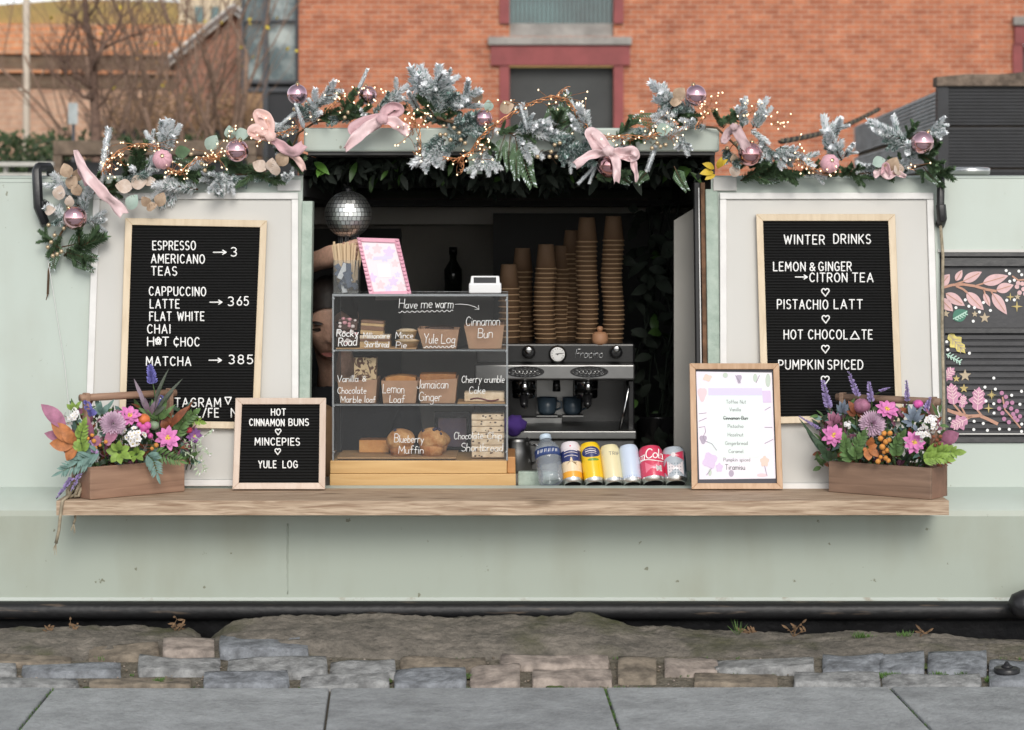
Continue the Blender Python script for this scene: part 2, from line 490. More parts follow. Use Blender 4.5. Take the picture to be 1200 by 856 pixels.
def write(b, text, x0, x1, yt, yb, fn, r, gap=.2, mi=0, jit=0.0, skew=0.0, slope=0.0, n=5, flat=1.0, keep=False, seed=1):
    """fills the pixel box x0..x1, yt..yb; fn(px, py) -> point"""
    st, w = layout(text, gap, jit, random.Random(seed))
    H = yb - yt
    kx = (x1 - x0) / w
    for s in st:
        pts = [(x0 + u * kx + skew * v * H, yb - v * H + slope * (u * kx)) for u, v in s]
        run = [pts[0]]
        for i in range(1, len(pts)):
            run.append(pts[i])
            if i < len(pts) - 1:
                a = V((pts[i][0] - pts[i - 1][0], pts[i][1] - pts[i - 1][1])); c = V((pts[i + 1][0] - pts[i][0], pts[i + 1][1] - pts[i][1]))
                if a.length > 1e-6 and c.length > 1e-6 and a.angle(c) > .8:      # break the stroke at sharp corners
                    b.tube([fn(*p) for p in run], r, n, mi, flat=flat, round_end=True); run = [pts[i]]
        b.tube([fn(*p) for p in run], r, n, mi, flat=flat, round_end=True)
# ------------------------------------------------------------------ the setting: quay, water, far bank
mat('flag_stone', (.325, .338, .345), .7, var=.3, vscale=9, bump=.6, bscale=90, detail=14, thresh=(.38, .62), nrough=.85)
mat('flag_stone_dark', (.295, .307, .315), .7, var=.32, vscale=7, bump=.6, bscale=90, detail=14, thresh=(.38, .62), nrough=.85)
mat('sett_blue', (.20, .212, .23), .7, var=.4, vscale=30, bump=.7, bscale=90)
mat('sett_grey', (.25, .252, .25), .75, var=.4, vscale=30, bump=.7, bscale=90)
mat('sett_pink', (.30, .25, .215), .8, var=.4, vscale=25, bump=.5, bscale=70)
mat('sett_brown', (.20, .165, .125), .85, var=.45, vscale=25, bump=.6, bscale=70)
def coping_mat():
    m = mat('coping_stone', (.075, .068, .056), .9, nrough=.75, col2=(.225, .198, .165), vscale=16, bump=1.0, bscale=60, detail=10)
    n, l, b = nodes_of(m)
    src = b.inputs['Base Color'].links[0].from_socket
    tc = n.new('ShaderNodeTexCoord')
    nz = n.new('ShaderNodeTexNoise'); nz.inputs['Scale'].default_value = 5.5; nz.inputs['Detail'].default_value = 9
    l.new(tc.outputs['Object'], nz.inputs['Vector'])
    rp = n.new('ShaderNodeValToRGB'); rp.color_ramp.elements[0].position = .53; rp.color_ramp.elements[1].position = .72
    l.new(nz.outputs['Fac'], rp.inputs['Fac'])
    mx = n.new('ShaderNodeMix'); mx.data_type = 'RGBA'; mx.inputs['B'].default_value = (.055, .058, .02, 1)
    l.new(src, mx.inputs['A']); l.new(rp.outputs['Color'], mx.inputs['Factor'])
    l.new(mx.outputs['Result'], b.inputs['Base Color'])
coping_mat()
mat('grit', (.10, .088, .062), .95, col2=(.21, .185, .145), vscale=60, bump=1.0, bscale=120, detail=8)
mat('moss', (.045, .065, .018), .95, col2=(.08, .11, .03), vscale=60, bump=.8, bscale=120)
mat('canal_water', (.02, .024, .018), .08, bump=.15, bscale=6)
mat('bank_earth', (.10, .085, .05), .95, col2=(.07, .09, .03), vscale=1.2, bump=.6, bscale=8)

def plane_sheet(name, x0, x1, y0, y1, z, m, nx=1, ny=1):
    b = B()
    vs = [(x0 + (x1 - x0) * i / nx, y0 + (y1 - y0) * j / ny, z) for j in range(ny + 1) for i in range(nx + 1)]
    b.add(vs, [(j * (nx + 1) + i, j * (nx + 1) + i + 1, (j + 1) * (nx + 1) + i + 1, (j + 1) * (nx + 1) + i) for j in range(ny) for i in range(nx)])
    return struct(b, name, m)
plane_sheet('quay_ground', -300, 300, -400, -.30, -.015, 'grit')
plane_sheet('water', -400, 400, -.5, 20.0, -.42, 'canal_water')
plane_sheet('far_bank_ground', -600, 600, 20.0, 900, .12, 'bank_earth')
b = B(); b.box(-600, 600, 19.6, 20.0, -1.2, .118); struct(b, 'far_bank_wall', 'sett_brown')

# flagstones: slabs with mossy joints, joints run where the photo has them
fl = B(); rng = random.Random(3)
JX = [(-1.85, -640, -760), (-1.2, 62.5, 20), (0, 387, 380), (0, 709, 726), (0, 1042, 1092), (0, 1395, 1490)]
edges = [(-330, -450), (62.5, 20), (387, 380), (709, 726), (1042, 1092), (1395, 1490), (1740, 1880)]
def flag(p00, p10, p11, p01, mi, dz):
    c = (V(p00) + V(p10) + V(p11) + V(p01)) / 4
    q = [c + (V(p) - c) * .992 for p in (p00, p10, p11, p01)]
    fl.hexa([V((p.x, p.y, -.06)) for p in q] + [V((p.x, p.y, dz)) for p in q], mi)
for k in range(len(edges) - 1):
    a, b_ = edges[k], edges[k + 1]
    A0, A1 = on_z(a[0], 805, 0), on_z(a[1], 856, 0)
    B0, B1 = on_z(b_[0], 805, 0), on_z(b_[1], 856, 0)
    A2 = A0 + (A1 - A0) * 1.75; B2 = B0 + (B1 - B0) * 1.75
    for q in (A0, B0): q.y += rng.uniform(-.006, .004)
    flag(A2, B2, B0, A0, 0 if k % 2 else 1, rng.uniform(-.002, .003))
x = -4.0
for r_ in range(9):                          # further rows behind the camera's foot
    y1 = -1.44 - .62 * r_; y0 = y1 - .60
    x = -4.2 + rng.uniform(-.4, 0)
    while x < 4:
        w = rng.uniform(.55, .95)
        flag((x, y0, 0), (x + w, y0, 0), (x + w, y1, 0), (x, y1, 0), rng.randint(0, 1), rng.uniform(-.003, .003)); x += w + .006
struct(fl, 'flagstones', ['flag_stone', 'flag_stone_dark'], bevel=.005)

# stone setts between flags and coping
SETTS = [(-60, 82, 764, 776, 3), (105, 185, 757, 769, 3), (192, 250, 751, 769, 2), (258, 360, 748, 767, 0),
 (-60, 18, 777, 788, 1), (27, 140, 776, 788, 0), (163, 257, 771, 787, 1), (268, 382, 774, 790, 1), (388, 462, 774, 790, 1), (470, 568, 770, 781, 3),
 (-120, 90, 789.5, 803.5, 1), (105, 222, 790, 803, 3), (240, 337, 791, 803.5, 0), (353, 455, 792, 803.5, 1), (463, 545, 783, 803.5, 0), (552, 608, 779, 803, 2),
 (588, 712, 771, 780, 2), (625, 716, 783, 800, 2), (725, 768, 771, 796, 3), (780, 840, 768, 787, 2), (838, 952, 770, 785, 1), (815, 910, 787.5, 801, 3),
 (932, 1030, 789.5, 803, 1), (965, 1035, 768, 785, 0), (1032, 1082, 767, 787, 0), (1088, 1155, 765, 787, 0), (1035, 1148, 790, 803, 1), (1160, 1230, 771, 802, 0),
 (-330, -70, 764, 776, 3), (-330, -70, 778, 789, 1), (-330, -130, 791, 803, 0), (1236, 1330, 768, 785, 1), (1236, 1350, 788, 803, 0), (1340, 1450, 768, 785, 0), (1360, 1480, 788, 803, 1)]
sb = B(); UU = [0, .015, .12, .3, .5, .7, .88, .985, 1]
def sett(x0, x1, y0, y1, mi):
    x0 -= 1.2; x1 += 1.2; y0 -= .3; y1 += .2
    rg = random.Random(int(x0 * 7 + y0 * 13))
    top = rg.uniform(-.001, .007) if mi != 3 else rg.uniform(-.004, .002)
    if y1 < 771: top += .005
    cs = [on_g(x0, y1), on_g(x1, y1), on_g(x1, y0), on_g(x0, y0)]
    n = 9
    vs, fs = [], []
    ph = [rg.uniform(0, 6.28) for _ in range(6)]
    tilt = rg.uniform(-.006, .006), rg.uniform(-.006, .004)
    for j in range(n):
        for i in range(n):
            u, v = UU[i], UU[j]
            eu, ev = abs(u * 2 - 1), abs(v * 2 - 1)
            p = cs[0] * (1 - u) * (1 - v) + cs[1] * u * (1 - v) + cs[2] * u * v + cs[3] * (1 - u) * v
            c = (cs[0] + cs[1] + cs[2] + cs[3]) / 4
            d = p - c
            rr = 1.02 - .03 * (eu * ev) ** 6 + .010 * math.sin(5 * math.atan2(v - .5, u - .5) + ph[0]) + .012 * math.sin(9 * math.atan2(v - .5, u - .5) + ph[1])
            p = c + d * rr
            e = max(eu, ev)
            z = top + zg(p.y) + .003 * math.sin(6 * u + ph[2]) * math.cos(5 * v + ph[3]) + tilt[0] * (u - .5) * 2 + tilt[1] * (v - .5) * 2
            z += .0022 * mn.noise(V((p.x * 60, p.y * 60, 2)))
            if e > .99: z -= .032
            elif e > .95: z -= .002
            vs.append((p.x, p.y, z))
    for j in range(n - 1):
        for i in range(n - 1):
            a = j * n + i; fs.append((a, a + 1, a + n + 1, a + n))
    sb.add(vs, fs, mi, True)
for s_ in SETTS: sett(*s_)
bd = B(); bd.add([(x_, y_, z_) for y_, z_ in ((-.662, -.0155), (-.652, -.0135), (-.3, .031)) for x_ in (-6, 6)], [(0, 1, 3, 2), (2, 3, 5, 4)]); struct(bd, 'sett_bed', 'grit')
struct(sb, 'stone_setts', ['sett_blue', 'sett_grey', 'sett_pink', 'sett_brown'])

# rough coping along the quay edge
def lerp_tab(t, x):
    if x <= t[0][0]: return t[0][1]
    for (a, va), (c, vc) in zip(t, t[1:]):
        if x <= c: return va + (vc - va) * (x - a) / (c - a)
    return t[-1][1]
TOP = [(-300, 741), (0, 739), (90, 737), (160, 736), (222, 739), (234, 748), (240, 775), (247, 752), (275, 733), (330, 725), (420, 723.5), (520, 726), (600, 724.5), (655, 727), (690, 723), (720, 729), (745, 738), (800, 742), (880, 743), (940, 746), (1000, 745), (1080, 746), (1130, 752), (1200, 755), (1500, 752)]
cp = B(); NX, NY = 620, 34

vs = []
for j in range(NY + 1):
    for i in range(NX + 1):
        X = -2.9 + 5.8 * i / NX
        px = 600 + X * F / 5.4
        zt = EZ - (lerp_tab(TOP, px) - 270) * 5.4 / F
        t = j / NY
        nn = mn.noise(V((X * 5, t * 2, 3))) * .5 + mn.noise(V((X * 14, t * 5, 7))) * .28 + mn.noise(V((X * 40, t * 14, 1))) * .14
        yb = -.165 + .02 * mn.noise(V((X * 3.5, 5, 0)))
        if t < .3:                           # the water face
            y = yb; z = -.5 + (zt + .5) * (t / .3)
            if t > .27: z = zt - .012
            y += .012 * nn
        else:
            q = (t - .3) / .7
            y = yb - q * (.262 + .03 * mn.noise(V((X * 4, 2, 8))))
            prof = (1 - q) ** .75 if zt > .06 else (1 - q) ** 1.0
            ze = zg(y) - .004 - .02 * q ** 6; z = ze + (zt - ze) * prof + nn * .014 * (1 if .02 < q < .97 else .4) + .007 * mn.noise(V((X * 9, q * 7, 9))) + .004 * mn.noise(V((X * 60, q * 16, 4))) + (.004 if q < .1 else 0)
            if q == 0: z = zt
        vs.append((X, y, z))
cp.add(vs, [(j * (NX + 1) + i, (j + 1) * (NX + 1) + i, (j + 1) * (NX + 1) + i + 1, j * (NX + 1) + i + 1) for j in range(NY) for i in range(NX)], 0, True)
struct(cp, 'quay_coping', 'coping_stone')

# loose grit lying in the joints
gb = B(); rg = random.Random(11)
for _ in range(650):
    X, Y = rg.uniform(-1.6, 1.6), rg.uniform(-.66, -.42)
    r_ = rg.uniform(.0012, .0045)
    gb.ball((X, Y, zg(Y) - .012 + r_ * .5), r_, rg.randint(0, 1), 5, 3, (1, rg.uniform(.7, 1.2), .7))
tag(gb.build('grit', ['sett_pink', 'sett_brown']), kind='stuff')

# moss and grass in the joints
mat('grass_blade', (.06, .13, .02), .7, var=.35, vscale=30)
mat('dry_stalk', (.18, .11, .06), .9, var=.3, vscale=30)
mb = B()
def tuft(px, py, z, n, h, sp, rg):
    c = on_g(px, py, z)
    for _ in range(n):
        a = rg.uniform(0, 6.28); d = rg.uniform(0, sp)
        p = c + V((math.cos(a) * d, math.sin(a) * d * .6, -.008))
        t = p + V((rg.uniform(-.6, .6) * h, rg.uniform(-.5, .4) * h, rg.uniform(.5, 1) * h))
        mb.leaf(p, t, (0, -1, .2), rg.uniform(.0012, .0024), 0, n=3, bend=.15)
rg = random.Random(5)
for px, py, n, h, sp in [(1040, 791, 120, .016, .03), (1100, 790, 60, .016, .02), (1010, 745, 50, .02, .03), (1060, 743, 30, .02, .02), (865, 741, 8, .05, .006), (42, 782, 25, .014, .01), (186, 796, 40, .014, .015),
                         (547, 792, 40, .014, .008), (720, 832, 0, .01, .005), (455, 796, 20, .012, .008), (700, 796, 20, .01, .01), (1160, 796, 50, .016, .012), (120, 770, 20, .012, .02), (210, 752, 30, .012, .03), (1125, 788, 60, .014, .02), (300, 788, 20, .01, .02)]:
    tuft(px, py, -.004, n, h, sp, rg)
for (a, c) in ((62.5, 20), (709, 726), (1042, 1092)):
    for k in range(60 if a == 709 else 35):
        t = rg.random(); tuft(a + (c - a) * t + rg.uniform(-2, 2), 805 + 51 * t, 0, 2, .008, .004, rg)
for k in range(120):
    px = rg.uniform(0, 1200)
    if rg.random() < .6: tuft(px, rg.choice([769.5, 788.7, 788.7]) + rg.uniform(-1, 1), -.006, 4, .009, .010, rg)
    if rg.random() < .5: tuft(px, 804.5 + rg.uniform(-1, 1), -.006, 3, .008, .012, rg)
tag(mb.build('grass', ['grass_blade']), kind='stuff')
ms = B()
for px, py, w, d in [(185, 797, .05, .02), (547, 792, .012, .04), (1084, 778, .02, .05), (455, 797, .015, .03), (43, 783, .02, .02), (1060, 790, .06, .012), (1118, 789, .04, .012), (105, 806, .02, .01), (470, 803, .05, .008), (650, 804, .06, .008)]:
    c = on_g(px, py, -.006)
    for k in range(14): ms.ball(c + V((rg.gauss(0, .25) * w, rg.gauss(0, .25) * d, -.003)), rg.uniform(.003, .007), 0, 8, 5, (1.3, 1, .5))
tag(ms.build('moss', ['moss']), kind='stuff')

def weed(px, py, h, label, n=5, seed=1):
    rg = random.Random(seed)
    c = on_z(px, py, .03)
    c.y = -.20; c.x = (px - 600) * 5.4 / F; c.z = EZ - (py - 270) * 5.4 / F - .008
    t = thing('dead_weed', label, 'weed', c, 'dead weeds along the quay edge')
    st = B()
    for k in range(n):
        a = rg.uniform(-1, 1); L = h * rg.uniform(.5, 1)
        p = V((0, 0, 0)); pts = [p]
        d = V((a * .7, rg.uniform(-.3, .2), 1))
        for q in range(5):
            d = d + V((rg.uniform(-.4, .4), rg.uniform(-.2, .2), rg.uniform(-.25, .1))); p = p + d.normalized() * L / 5; pts.append(p)
        st.tube(pts, [.0016, .0014, .0012, .001, .0008, .0006], 5, 0)
        for q in range(3):
            st.leaf(pts[-1 - q], pts[-1 - q] + V((rg.uniform(-.02, .02), rg.uniform(-.01, .01), rg.uniform(-.004, .016))), (0, -1, 0), .006, 0, n=3)
    st.build('stalk', 'dry_stalk', t)
weed(83, 741, .04, 'bent dry twig lying on the mossy left stretch of coping', 3, 2)
weed(55, 742, .035, 'thin pale dry weed next to the bent twig on the coping', 3, 9)
weed(208, 740, .05, 'dry brown weed rising by the dark notch in the coping', 4, 4)
weed(930, 744, .05, 'upright rusty weed on the coping below the right flower box', 4, 6)
weed(1078, 747, .045, 'single straw coloured stalk at the mooring end of the coping', 2, 8)
weed(880, 743, .025, 'low reddish weed beside the green tuft on the coping', 5, 12)

# ------------------------------------------------------------------ far bank: brick building
BY = 27.0
brick('orange_brick', (.58, .205, .10), (.40, .125, .062), (.54, .35, .245))
mat('red_paint', (.27, .06, .06), .6, var=.15, vscale=3)
mat('concrete', (.33, .31, .29), .9, var=.2, vscale=4, bump=.3, bscale=20)
mat('shutter_grey', (.045, .048, .048), .6, var=.15, vscale=2)
def glass(name, col, rough=.06):
    return mat(name, col, rough, var=.5, vscale=1.1, spec=.9)
glass('green_glass', (.05, .11, .11))
bb = thing('brick_building', 'tall orange brick warehouse with dark red window lintels beyond the boat', 'building', (4.5, BY, .12))
def bpart(b, name, m, parent=bb, **k): return b.build(name, m, parent, off=bb.location if parent is bb else k.pop('o'), **k)
WX0, WX1 = P(350, 0, BY).x, 18.0
def wz(py): return P(0, py, BY).z
def wx(px): return P(px, 0, BY).x
w = B()
op = [(wx(597), wx(719), wz(52) + .12, 5.9), (wx(597), wx(719), .9, wz(77)), (wx(1198), wx(1320), .9, wz(52) + .05)]
# wall as courses of blocks around the openings
xs = sorted({WX0, WX1, *[o[0] for o in op], *[o[1] for o in op]}); zs = sorted({.12, 9.0, *[o[2] for o in op], *[o[3] for o in op]})
for i in range(len(xs) - 1):
    for j in range(len(zs) - 1):
        cx, cz = (xs[i] + xs[i + 1]) / 2, (zs[j] + zs[j + 1]) / 2
        if any(o[0] < cx < o[1] and o[2] < cz < o[3] for o in op): continue
        x0, x1, z0, z1 = xs[i], xs[i + 1], zs[j], zs[j + 1]
        w.add([(x0, BY, z0), (x1, BY, z0), (x1, BY, z1), (x0, BY, z1)], [(0, 1, 2, 3)])
for o in op:                                # reveals
    x0, x1, z0, z1 = o
    w.add([(x0, BY, z0), (x0, BY + .3, z0), (x0, BY + .3, z1), (x0, BY, z1)], [(0, 1, 2, 3)])
    w.add([(x1, BY, z0), (x1, BY, z1), (x1, BY + .3, z1), (x1, BY + .3, z0)], [(0, 1, 2, 3)])
w.add([(WX0, BY, .12), (WX0, BY, 9), (WX0, BY + 9, 9), (WX0, BY + 9, .12)], [(0, 1, 2, 3)])
w.add([(WX0, BY, 9), (WX1, BY, 9), (WX1, BY + 9, 9), (WX0, BY + 9, 9)], [(0, 1, 2, 3)])
bpart(w, 'wall', 'orange_brick')
def win(px0, px1, z0, z1, ribs, lab):
    x0, x1 = wx(px0), wx(px1)
    t = .15
    p = B(); p.box(x0, x1, BY + .16, BY + .2, z0, z1)
    if ribs:
        for k in range(24):
            xx = x0 + (x1 - x0) * (k + .5) / 24
            p.box(xx - .006, xx + .006, BY + .13, BY + .159, z0 + .02, z1, 1)
    po = p.build('window', ['green_glass' if ribs else 'shutter_grey', 'shutter_grey'], bb, off=bb.location)
    for a_, c_ in ((x0 - t, x0 - .001), (x1 + .001, x1 + t)):
        f = B(); f.box(a_, c_, BY - .05, BY + .12, z0, z1); f.build('jamb', 'red_paint', po, off=bb.location)
win(597, 719, wz(28), 5.9, True, '')
win(597, 719, .9, wz(78), False, '')
win(1198, 1320, .9, wz(52), False, '')
l_ = B(); l_.box(wx(575), wx(738), BY - .07, BY + .1, wz(77), wz(54)); bpart(l_, 'lintel', 'red_paint')
l_ = B(); l_.box(wx(1188), wx(1340), BY - .07, BY + .1, wz(52), wz(31)); bpart(l_, 'lintel', 'red_paint')
s_ = B(); s_.box(wx(572), wx(740), BY - .12, BY + .1, wz(53.5), wz(44)); bpart(s_, 'sill', 'concrete', bevel=.01)
s_ = B(); s_.box(wx(597.3), wx(718.7), BY + .1, BY + .158, wz(44), wz(27)); bpart(s_, 'sill', 'concrete')
s_ = B(); s_.box(wx(1186), wx(1342), BY - .12, BY + .1, wz(30.5), wz(20)); bpart(s_, 'sill', 'concrete', bevel=.01)

# glazed stair tower at the end of the warehouse
def painted_reflection_glass(name, dark, pale, sc_):  # pale blotches in the glass colour stand in for reflections
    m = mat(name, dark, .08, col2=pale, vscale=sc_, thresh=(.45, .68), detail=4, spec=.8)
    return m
painted_reflection_glass('tower_glass', (.06, .10, .11), (.42, .47, .45), 2.2)
mat('dark_steel', (.06, .065, .075), .5)
mat('tan_board', (.36, .22, .12), .7, var=.12, vscale=3)
mat('black_recess', (.015, .016, .02), .4)
TY = 27.3
gt = thing('glazed_tower', 'grey framed glazed stair tower against the brick warehouse corner', 'building', (P(316, 0, TY).x, TY, .12))
def tx(px): return P(px, 0, TY).x
def tz(py): return P(0, py, TY).z
g = B(); g.box(tx(284), tx(349.5), TY + .1, TY + .16, tz(98), 8.6); g.build('pane', 'tower_glass', gt, off=gt.location)
f = B()
for a, c in ((283, 286), (308, 314), (346, 349.8)): f.box(tx(a), tx(c), TY - .02, TY + .098, .12, 8.6)
for a, c in ((26, 23), (98, 94), (108, 103), (-120, -124), (-250, -254)): f.box(tx(283.2), tx(349.6), TY - .015, TY + .09, tz(a), tz(c))
f.build('frame', 'dark_steel', gt, off=gt.location)
q = B(); q.box(tx(286), tx(308), TY + .02, TY + .08, .12, tz(108)); q.build('panel', 'tan_board', gt, off=gt.location)
q = B(); q.box(tx(314), tx(346), TY + .05, TY + .09, .12, tz(108)); q.build('door_recess', 'black_recess', gt, off=gt.location)
q = B(); q.box(tx(283.4), tx(349.4), TY + .2, TY + 3, .12, 8.5); q.build('core', 'black_recess', gt, off=gt.location)

# viaduct, house, slope on the left
VY = 46.0
brick('viaduct_brick', (.78, .34, .16), (.66, .27, .12), (.62, .42, .28), .45, .15, .02)  # warm sunlight on the viaduct is put into this orange
brick('viaduct_dark', (.21, .14, .09), (.15, .1, .065), (.2, .15, .1), .45, .15, .02)  # darker brick for the lower bands and the arch undersides
brick('viaduct_pale', (.64, .40, .27), (.54, .32, .21), (.6, .42, .3), .45, .15, .02)
vd = thing('brick_viaduct', 'weathered orange brick viaduct with a low arch seen behind the bare tree', 'bridge', (P(80, 0, VY).x, VY, .12), M=Matrix.Translation((P(80, 0, VY).x, VY, .12)) @ Matrix.Rotation(R(-14), 4, 'Z'))
def vz(py): return (270 - py) / sc(VY) + EZ - .12
def band(z0, z1, y0, m, name):
    q = B(); n = 12
    for i in range(n):
        x0, x1 = -22.5 + 31.5 * i / n, -22.5 + 31.5 * (i + 1) / n
        dz0, dz1 = -.03 * max(x0, -9), -.03 * max(x1, -9)
        q.hexa([(x0, y0, z0 + dz0), (x1, y0, z0 + dz1), (x1, 4, z0 + dz1), (x0, 4, z0 + dz0), (x0, y0, z1 + dz0), (x1, y0, z1 + dz1), (x1, 4, z1 + dz1), (x0, 4, z1 + dz0)])
    q.build(name, m, vd)
band(vz(64), vz(28), 0, 'viaduct_brick', 'parapet')
band(vz(82), vz(64) - .01, .1, 'viaduct_dark', 'string_course')
band(vz(86), vz(82) - .01, .0, 'viaduct_brick', 'string_course')
band(vz(104), vz(86) - .01, .12, 'viaduct_dark', 'spandrel')
q = B()                                       # arch wall with openings
ZT = vz(104) - .01
for c0 in (-22.5, -18, -13.5, -9, -4.5, 0, 4.5):
    n = 16; pts = []
    for i in range(n + 1):
        a = PI * i / n
        pts.append((c0 + 2.25 - 1.75 * math.cos(a), 1.0 + 1.35 * math.sin(a)))
    prev = (c0, 0); 
    for i in range(n):
        (xa, za), (xb, zb) = pts[i], pts[i + 1]
        q.add([(xa, .15, za), (xb, .15, zb), (xb, .15, ZT + .3), (xa, .15, ZT + .3)], [(0, 1, 2, 3)], 0)
        q.add([(xa, .15, za), (xa, 4, za), (xb, 4, zb), (xb, .15, zb)], [(0, 1, 2, 3)], 1)
    for xa, xb in ((c0, c0 + .5), (c0 + 4, c0 + 4.5)):
        q.box(xa, xb, .15, 4, 0, ZT)
q.build('arch_wall', ['viaduct_pale', 'viaduct_dark'], vd)
mat('autumn_grass', (.50, .30, .10), .95, col2=(.36, .26, .08), vscale=.5, bump=.5, bscale=3)  # ochre autumn grass with the slope's warm sunlight put into the colour
h = B(); vs = []
for j in range(13):
    for i in range(31):
        X = -60 + 90 * i / 30; Y = 52 + 40 * j / 12
        vs.append((X, Y, .1 + 10.0 * min(1, (j / 9)) + .5 * mn.noise(V((X * .15, Y * .15, 0))) - max(0, X + 2) * .3 * (j > 0)))
h.add(vs, [(j * 31 + i, j * 31 + i + 1, (j + 1) * 31 + i + 1, (j + 1) * 31 + i) for j in range(12) for i in range(30)], 0, True)
struct(h, 'hill', 'autumn_grass')

# gabled house behind the brushy trees
HY = 38.0
brick('house_brick', (.52, .26, .17), (.42, .2, .13), (.36, .25, .2), .3, .1, .012)
mat('white_board', (.8, .79, .76), .6)
mat('roof_slate', (.2, .17, .16), .8, var=.2, vscale=3)
mat('cream_render', (.62, .52, .38), .85, var=.2, vscale=1)
hs_ = thing('gabled_house', 'brick house with sloping white bargeboards behind the bare twigs', 'house', (P(262, 0, HY).x, HY, .12))
def hp(px, py, dy=0): return P(px, py, HY) + V((0, dy, 0))
q = B(); pts = [P(205, 275, HY), P(345, 275, HY), P(345, 75, HY), P(275, 18, HY), P(205, 75, HY)]
q.poly(pts, (0, 1, 0), 6); q.build('wall', 'house_brick', hs_, off=hs_.location)
q = B()
for a, c in (((200, 79), (275.3, 17)), ((275.3, 17), (350, 79))):
    A_, C_ = hp(*a, -.25), hp(*c, -.25)
    q.hexa([A_, C_, C_ + V((0, .2, 0)), A_ + V((0, .2, 0)), A_ + V((0, 0, .22)), C_ + V((0, 0, .22)), C_ + V((0, .2, .22)), A_ + V((0, .2, .22))])
q.build('bargeboard', 'white_board', hs_, off=hs_.location)
q = B()
for a, c in (((195, 80), (275.3, 13.5)), ((275.3, 13.5), (355, 80))):
    A_, C_ = hp(*a, -.3), hp(*c, -.3)
    q.hexa([A_, C_, C_ + V((0, 6.6, 0)), A_ + V((0, 6.6, 0)), A_ + V((0, 0, .1)), C_ + V((0, 0, .1)), C_ + V((0, 6.6, .1)), A_ + V((0, 6.6, .1))])
q.build('roof', 'roof_slate', hs_, off=hs_.location)
# a pale block further behind, its top in the sky
PYb = 62.0
q0 = thing('cream_block', 'cream rendered block high up behind the twigs next to the white gable', 'building', (P(238, 0, PYb).x, PYb, 6.0))
q = B(); A_ = P(210, 60, PYb); C_ = P(276, -30, PYb)
q.box(A_.x, C_.x, PYb, PYb + 5, 0.1, C_.z); q.build('wall', 'cream_render', q0, off=q0.location)
for k in range(3):
    q = B(); xx = A_.x + .5 + k * .5; q.box(xx, xx + .25, PYb - .05, PYb - .004, P(0, 26, PYb).z, P(0, 8, PYb).z); q.build('window', 'green_glass', q0, off=q0.location)

# ------------------------------------------------------------------ trees, lamp post, hedge, planter on the far bank
mat('bark', (.16, .10, .075), .9, var=.35, vscale=20, bump=.6, bscale=40)
mat('bark_pale', (.25, .165, .12), .9, var=.3, vscale=20, bump=.6, bscale=40)
mat('dead_leaf', (.36, .2, .08), .8, var=.4, vscale=9)
mat('yellow_leaf', (.55, .42, .04), .7, var=.3, vscale=9)
def grow(b, p, d, r, L, depth, rg, spread=.55, up=.12, leaves=None, first=None):
    n = 6; pts = [p]; rs = [r]
    for i in range(n):
        d = (d + V((rg.uniform(-.16, .16), rg.uniform(-.16, .16), rg.uniform(-.08, .16) + up * .3))).normalized()
        p = p + d * L / n; pts.append(p); rs.append(r * (1 - .5 * (i + 1) / n))
    b.tube(pts, rs, 6 if r > .02 else 4, 0)
    if depth <= 0:
        if leaves is not None and rg.random() < .3:
            q = pts[-1] + V((rg.uniform(-.1, .1),) * 3)
            leaves.leaf(q, q + V((rg.uniform(-.12, .12), rg.uniform(-.1, .1), rg.uniform(-.12, .06))) * .6, (0, -1, .3), .045, 0, n=3)
        return
    for k in range(3 if depth > 1 else 4):
        i = rg.randint(2, n)
        a = rg.uniform(0, 6.28)
        s = V((math.cos(a), math.sin(a) * .8, rg.uniform(-.1, .7)))
        nd = (d * (1 - spread) + s * spread).normalized()
        grow(b, pts[i], nd, rs[i] * .62, L * rg.uniform(.55, .8), depth - 1, rg, spread, up, leaves)
# the lone bare tree
TYt = 21.0
t = thing('bare_tree', 'single bare slender tree with upswept boughs beside the pale lamp post', 'tree', P(112, 330, TYt))
def tp(px, py, dy=0): return P(px, py, TYt + dy) - t.location
b = B()
b.tube([tp(114, 330), tp(113, 170), tp(111, 120), tp(108, 60), tp(101, 25), tp(98, -40), tp(92, -110)], [.085, .07, .055, .045, .04, .03, .02], 8)
b.build('trunk', 'bark', t)
b = B(); rg = random.Random(21)
for pts, r in [([(112, 116), (98, 114), (86, 104), (78, 90), (75, 75)], .03), ([(110, 106), (98, 97), (88, 88), (78, 72), (80, 48)], .028),
               ([(110, 84), (114, 66), (122, 52), (135, 38), (142, 20)], .032), ([(118, 58), (135, 50), (152, 43), (166, 40)], .02),
               ([(104, 40), (95, 28), (86, 20), (72, 13)], .02), ([(101, 24), (112, 8), (120, -12)], .02), ([(112, 130), (122, 118), (135, 96), (150, 84)], .022)]:
    q = [tp(x_, y_, .25 * math.sin(i * 1.3 + r * 90) * (i > 0)) for i, (x_, y_) in enumerate(pts)]
    b.tube(q, [r * (1 - .7 * i / len(q)) for i in range(len(q))], 6)
    for i in range(1, len(q)):
        for k in range(3): grow(b, q[i], V((rg.uniform(-1, 1), rg.uniform(-.5, .5), rg.uniform(.2, 1))).normalized(), r * .35, rg.uniform(.25, .5), 1, rg)
b.build('branches', 'bark', t)
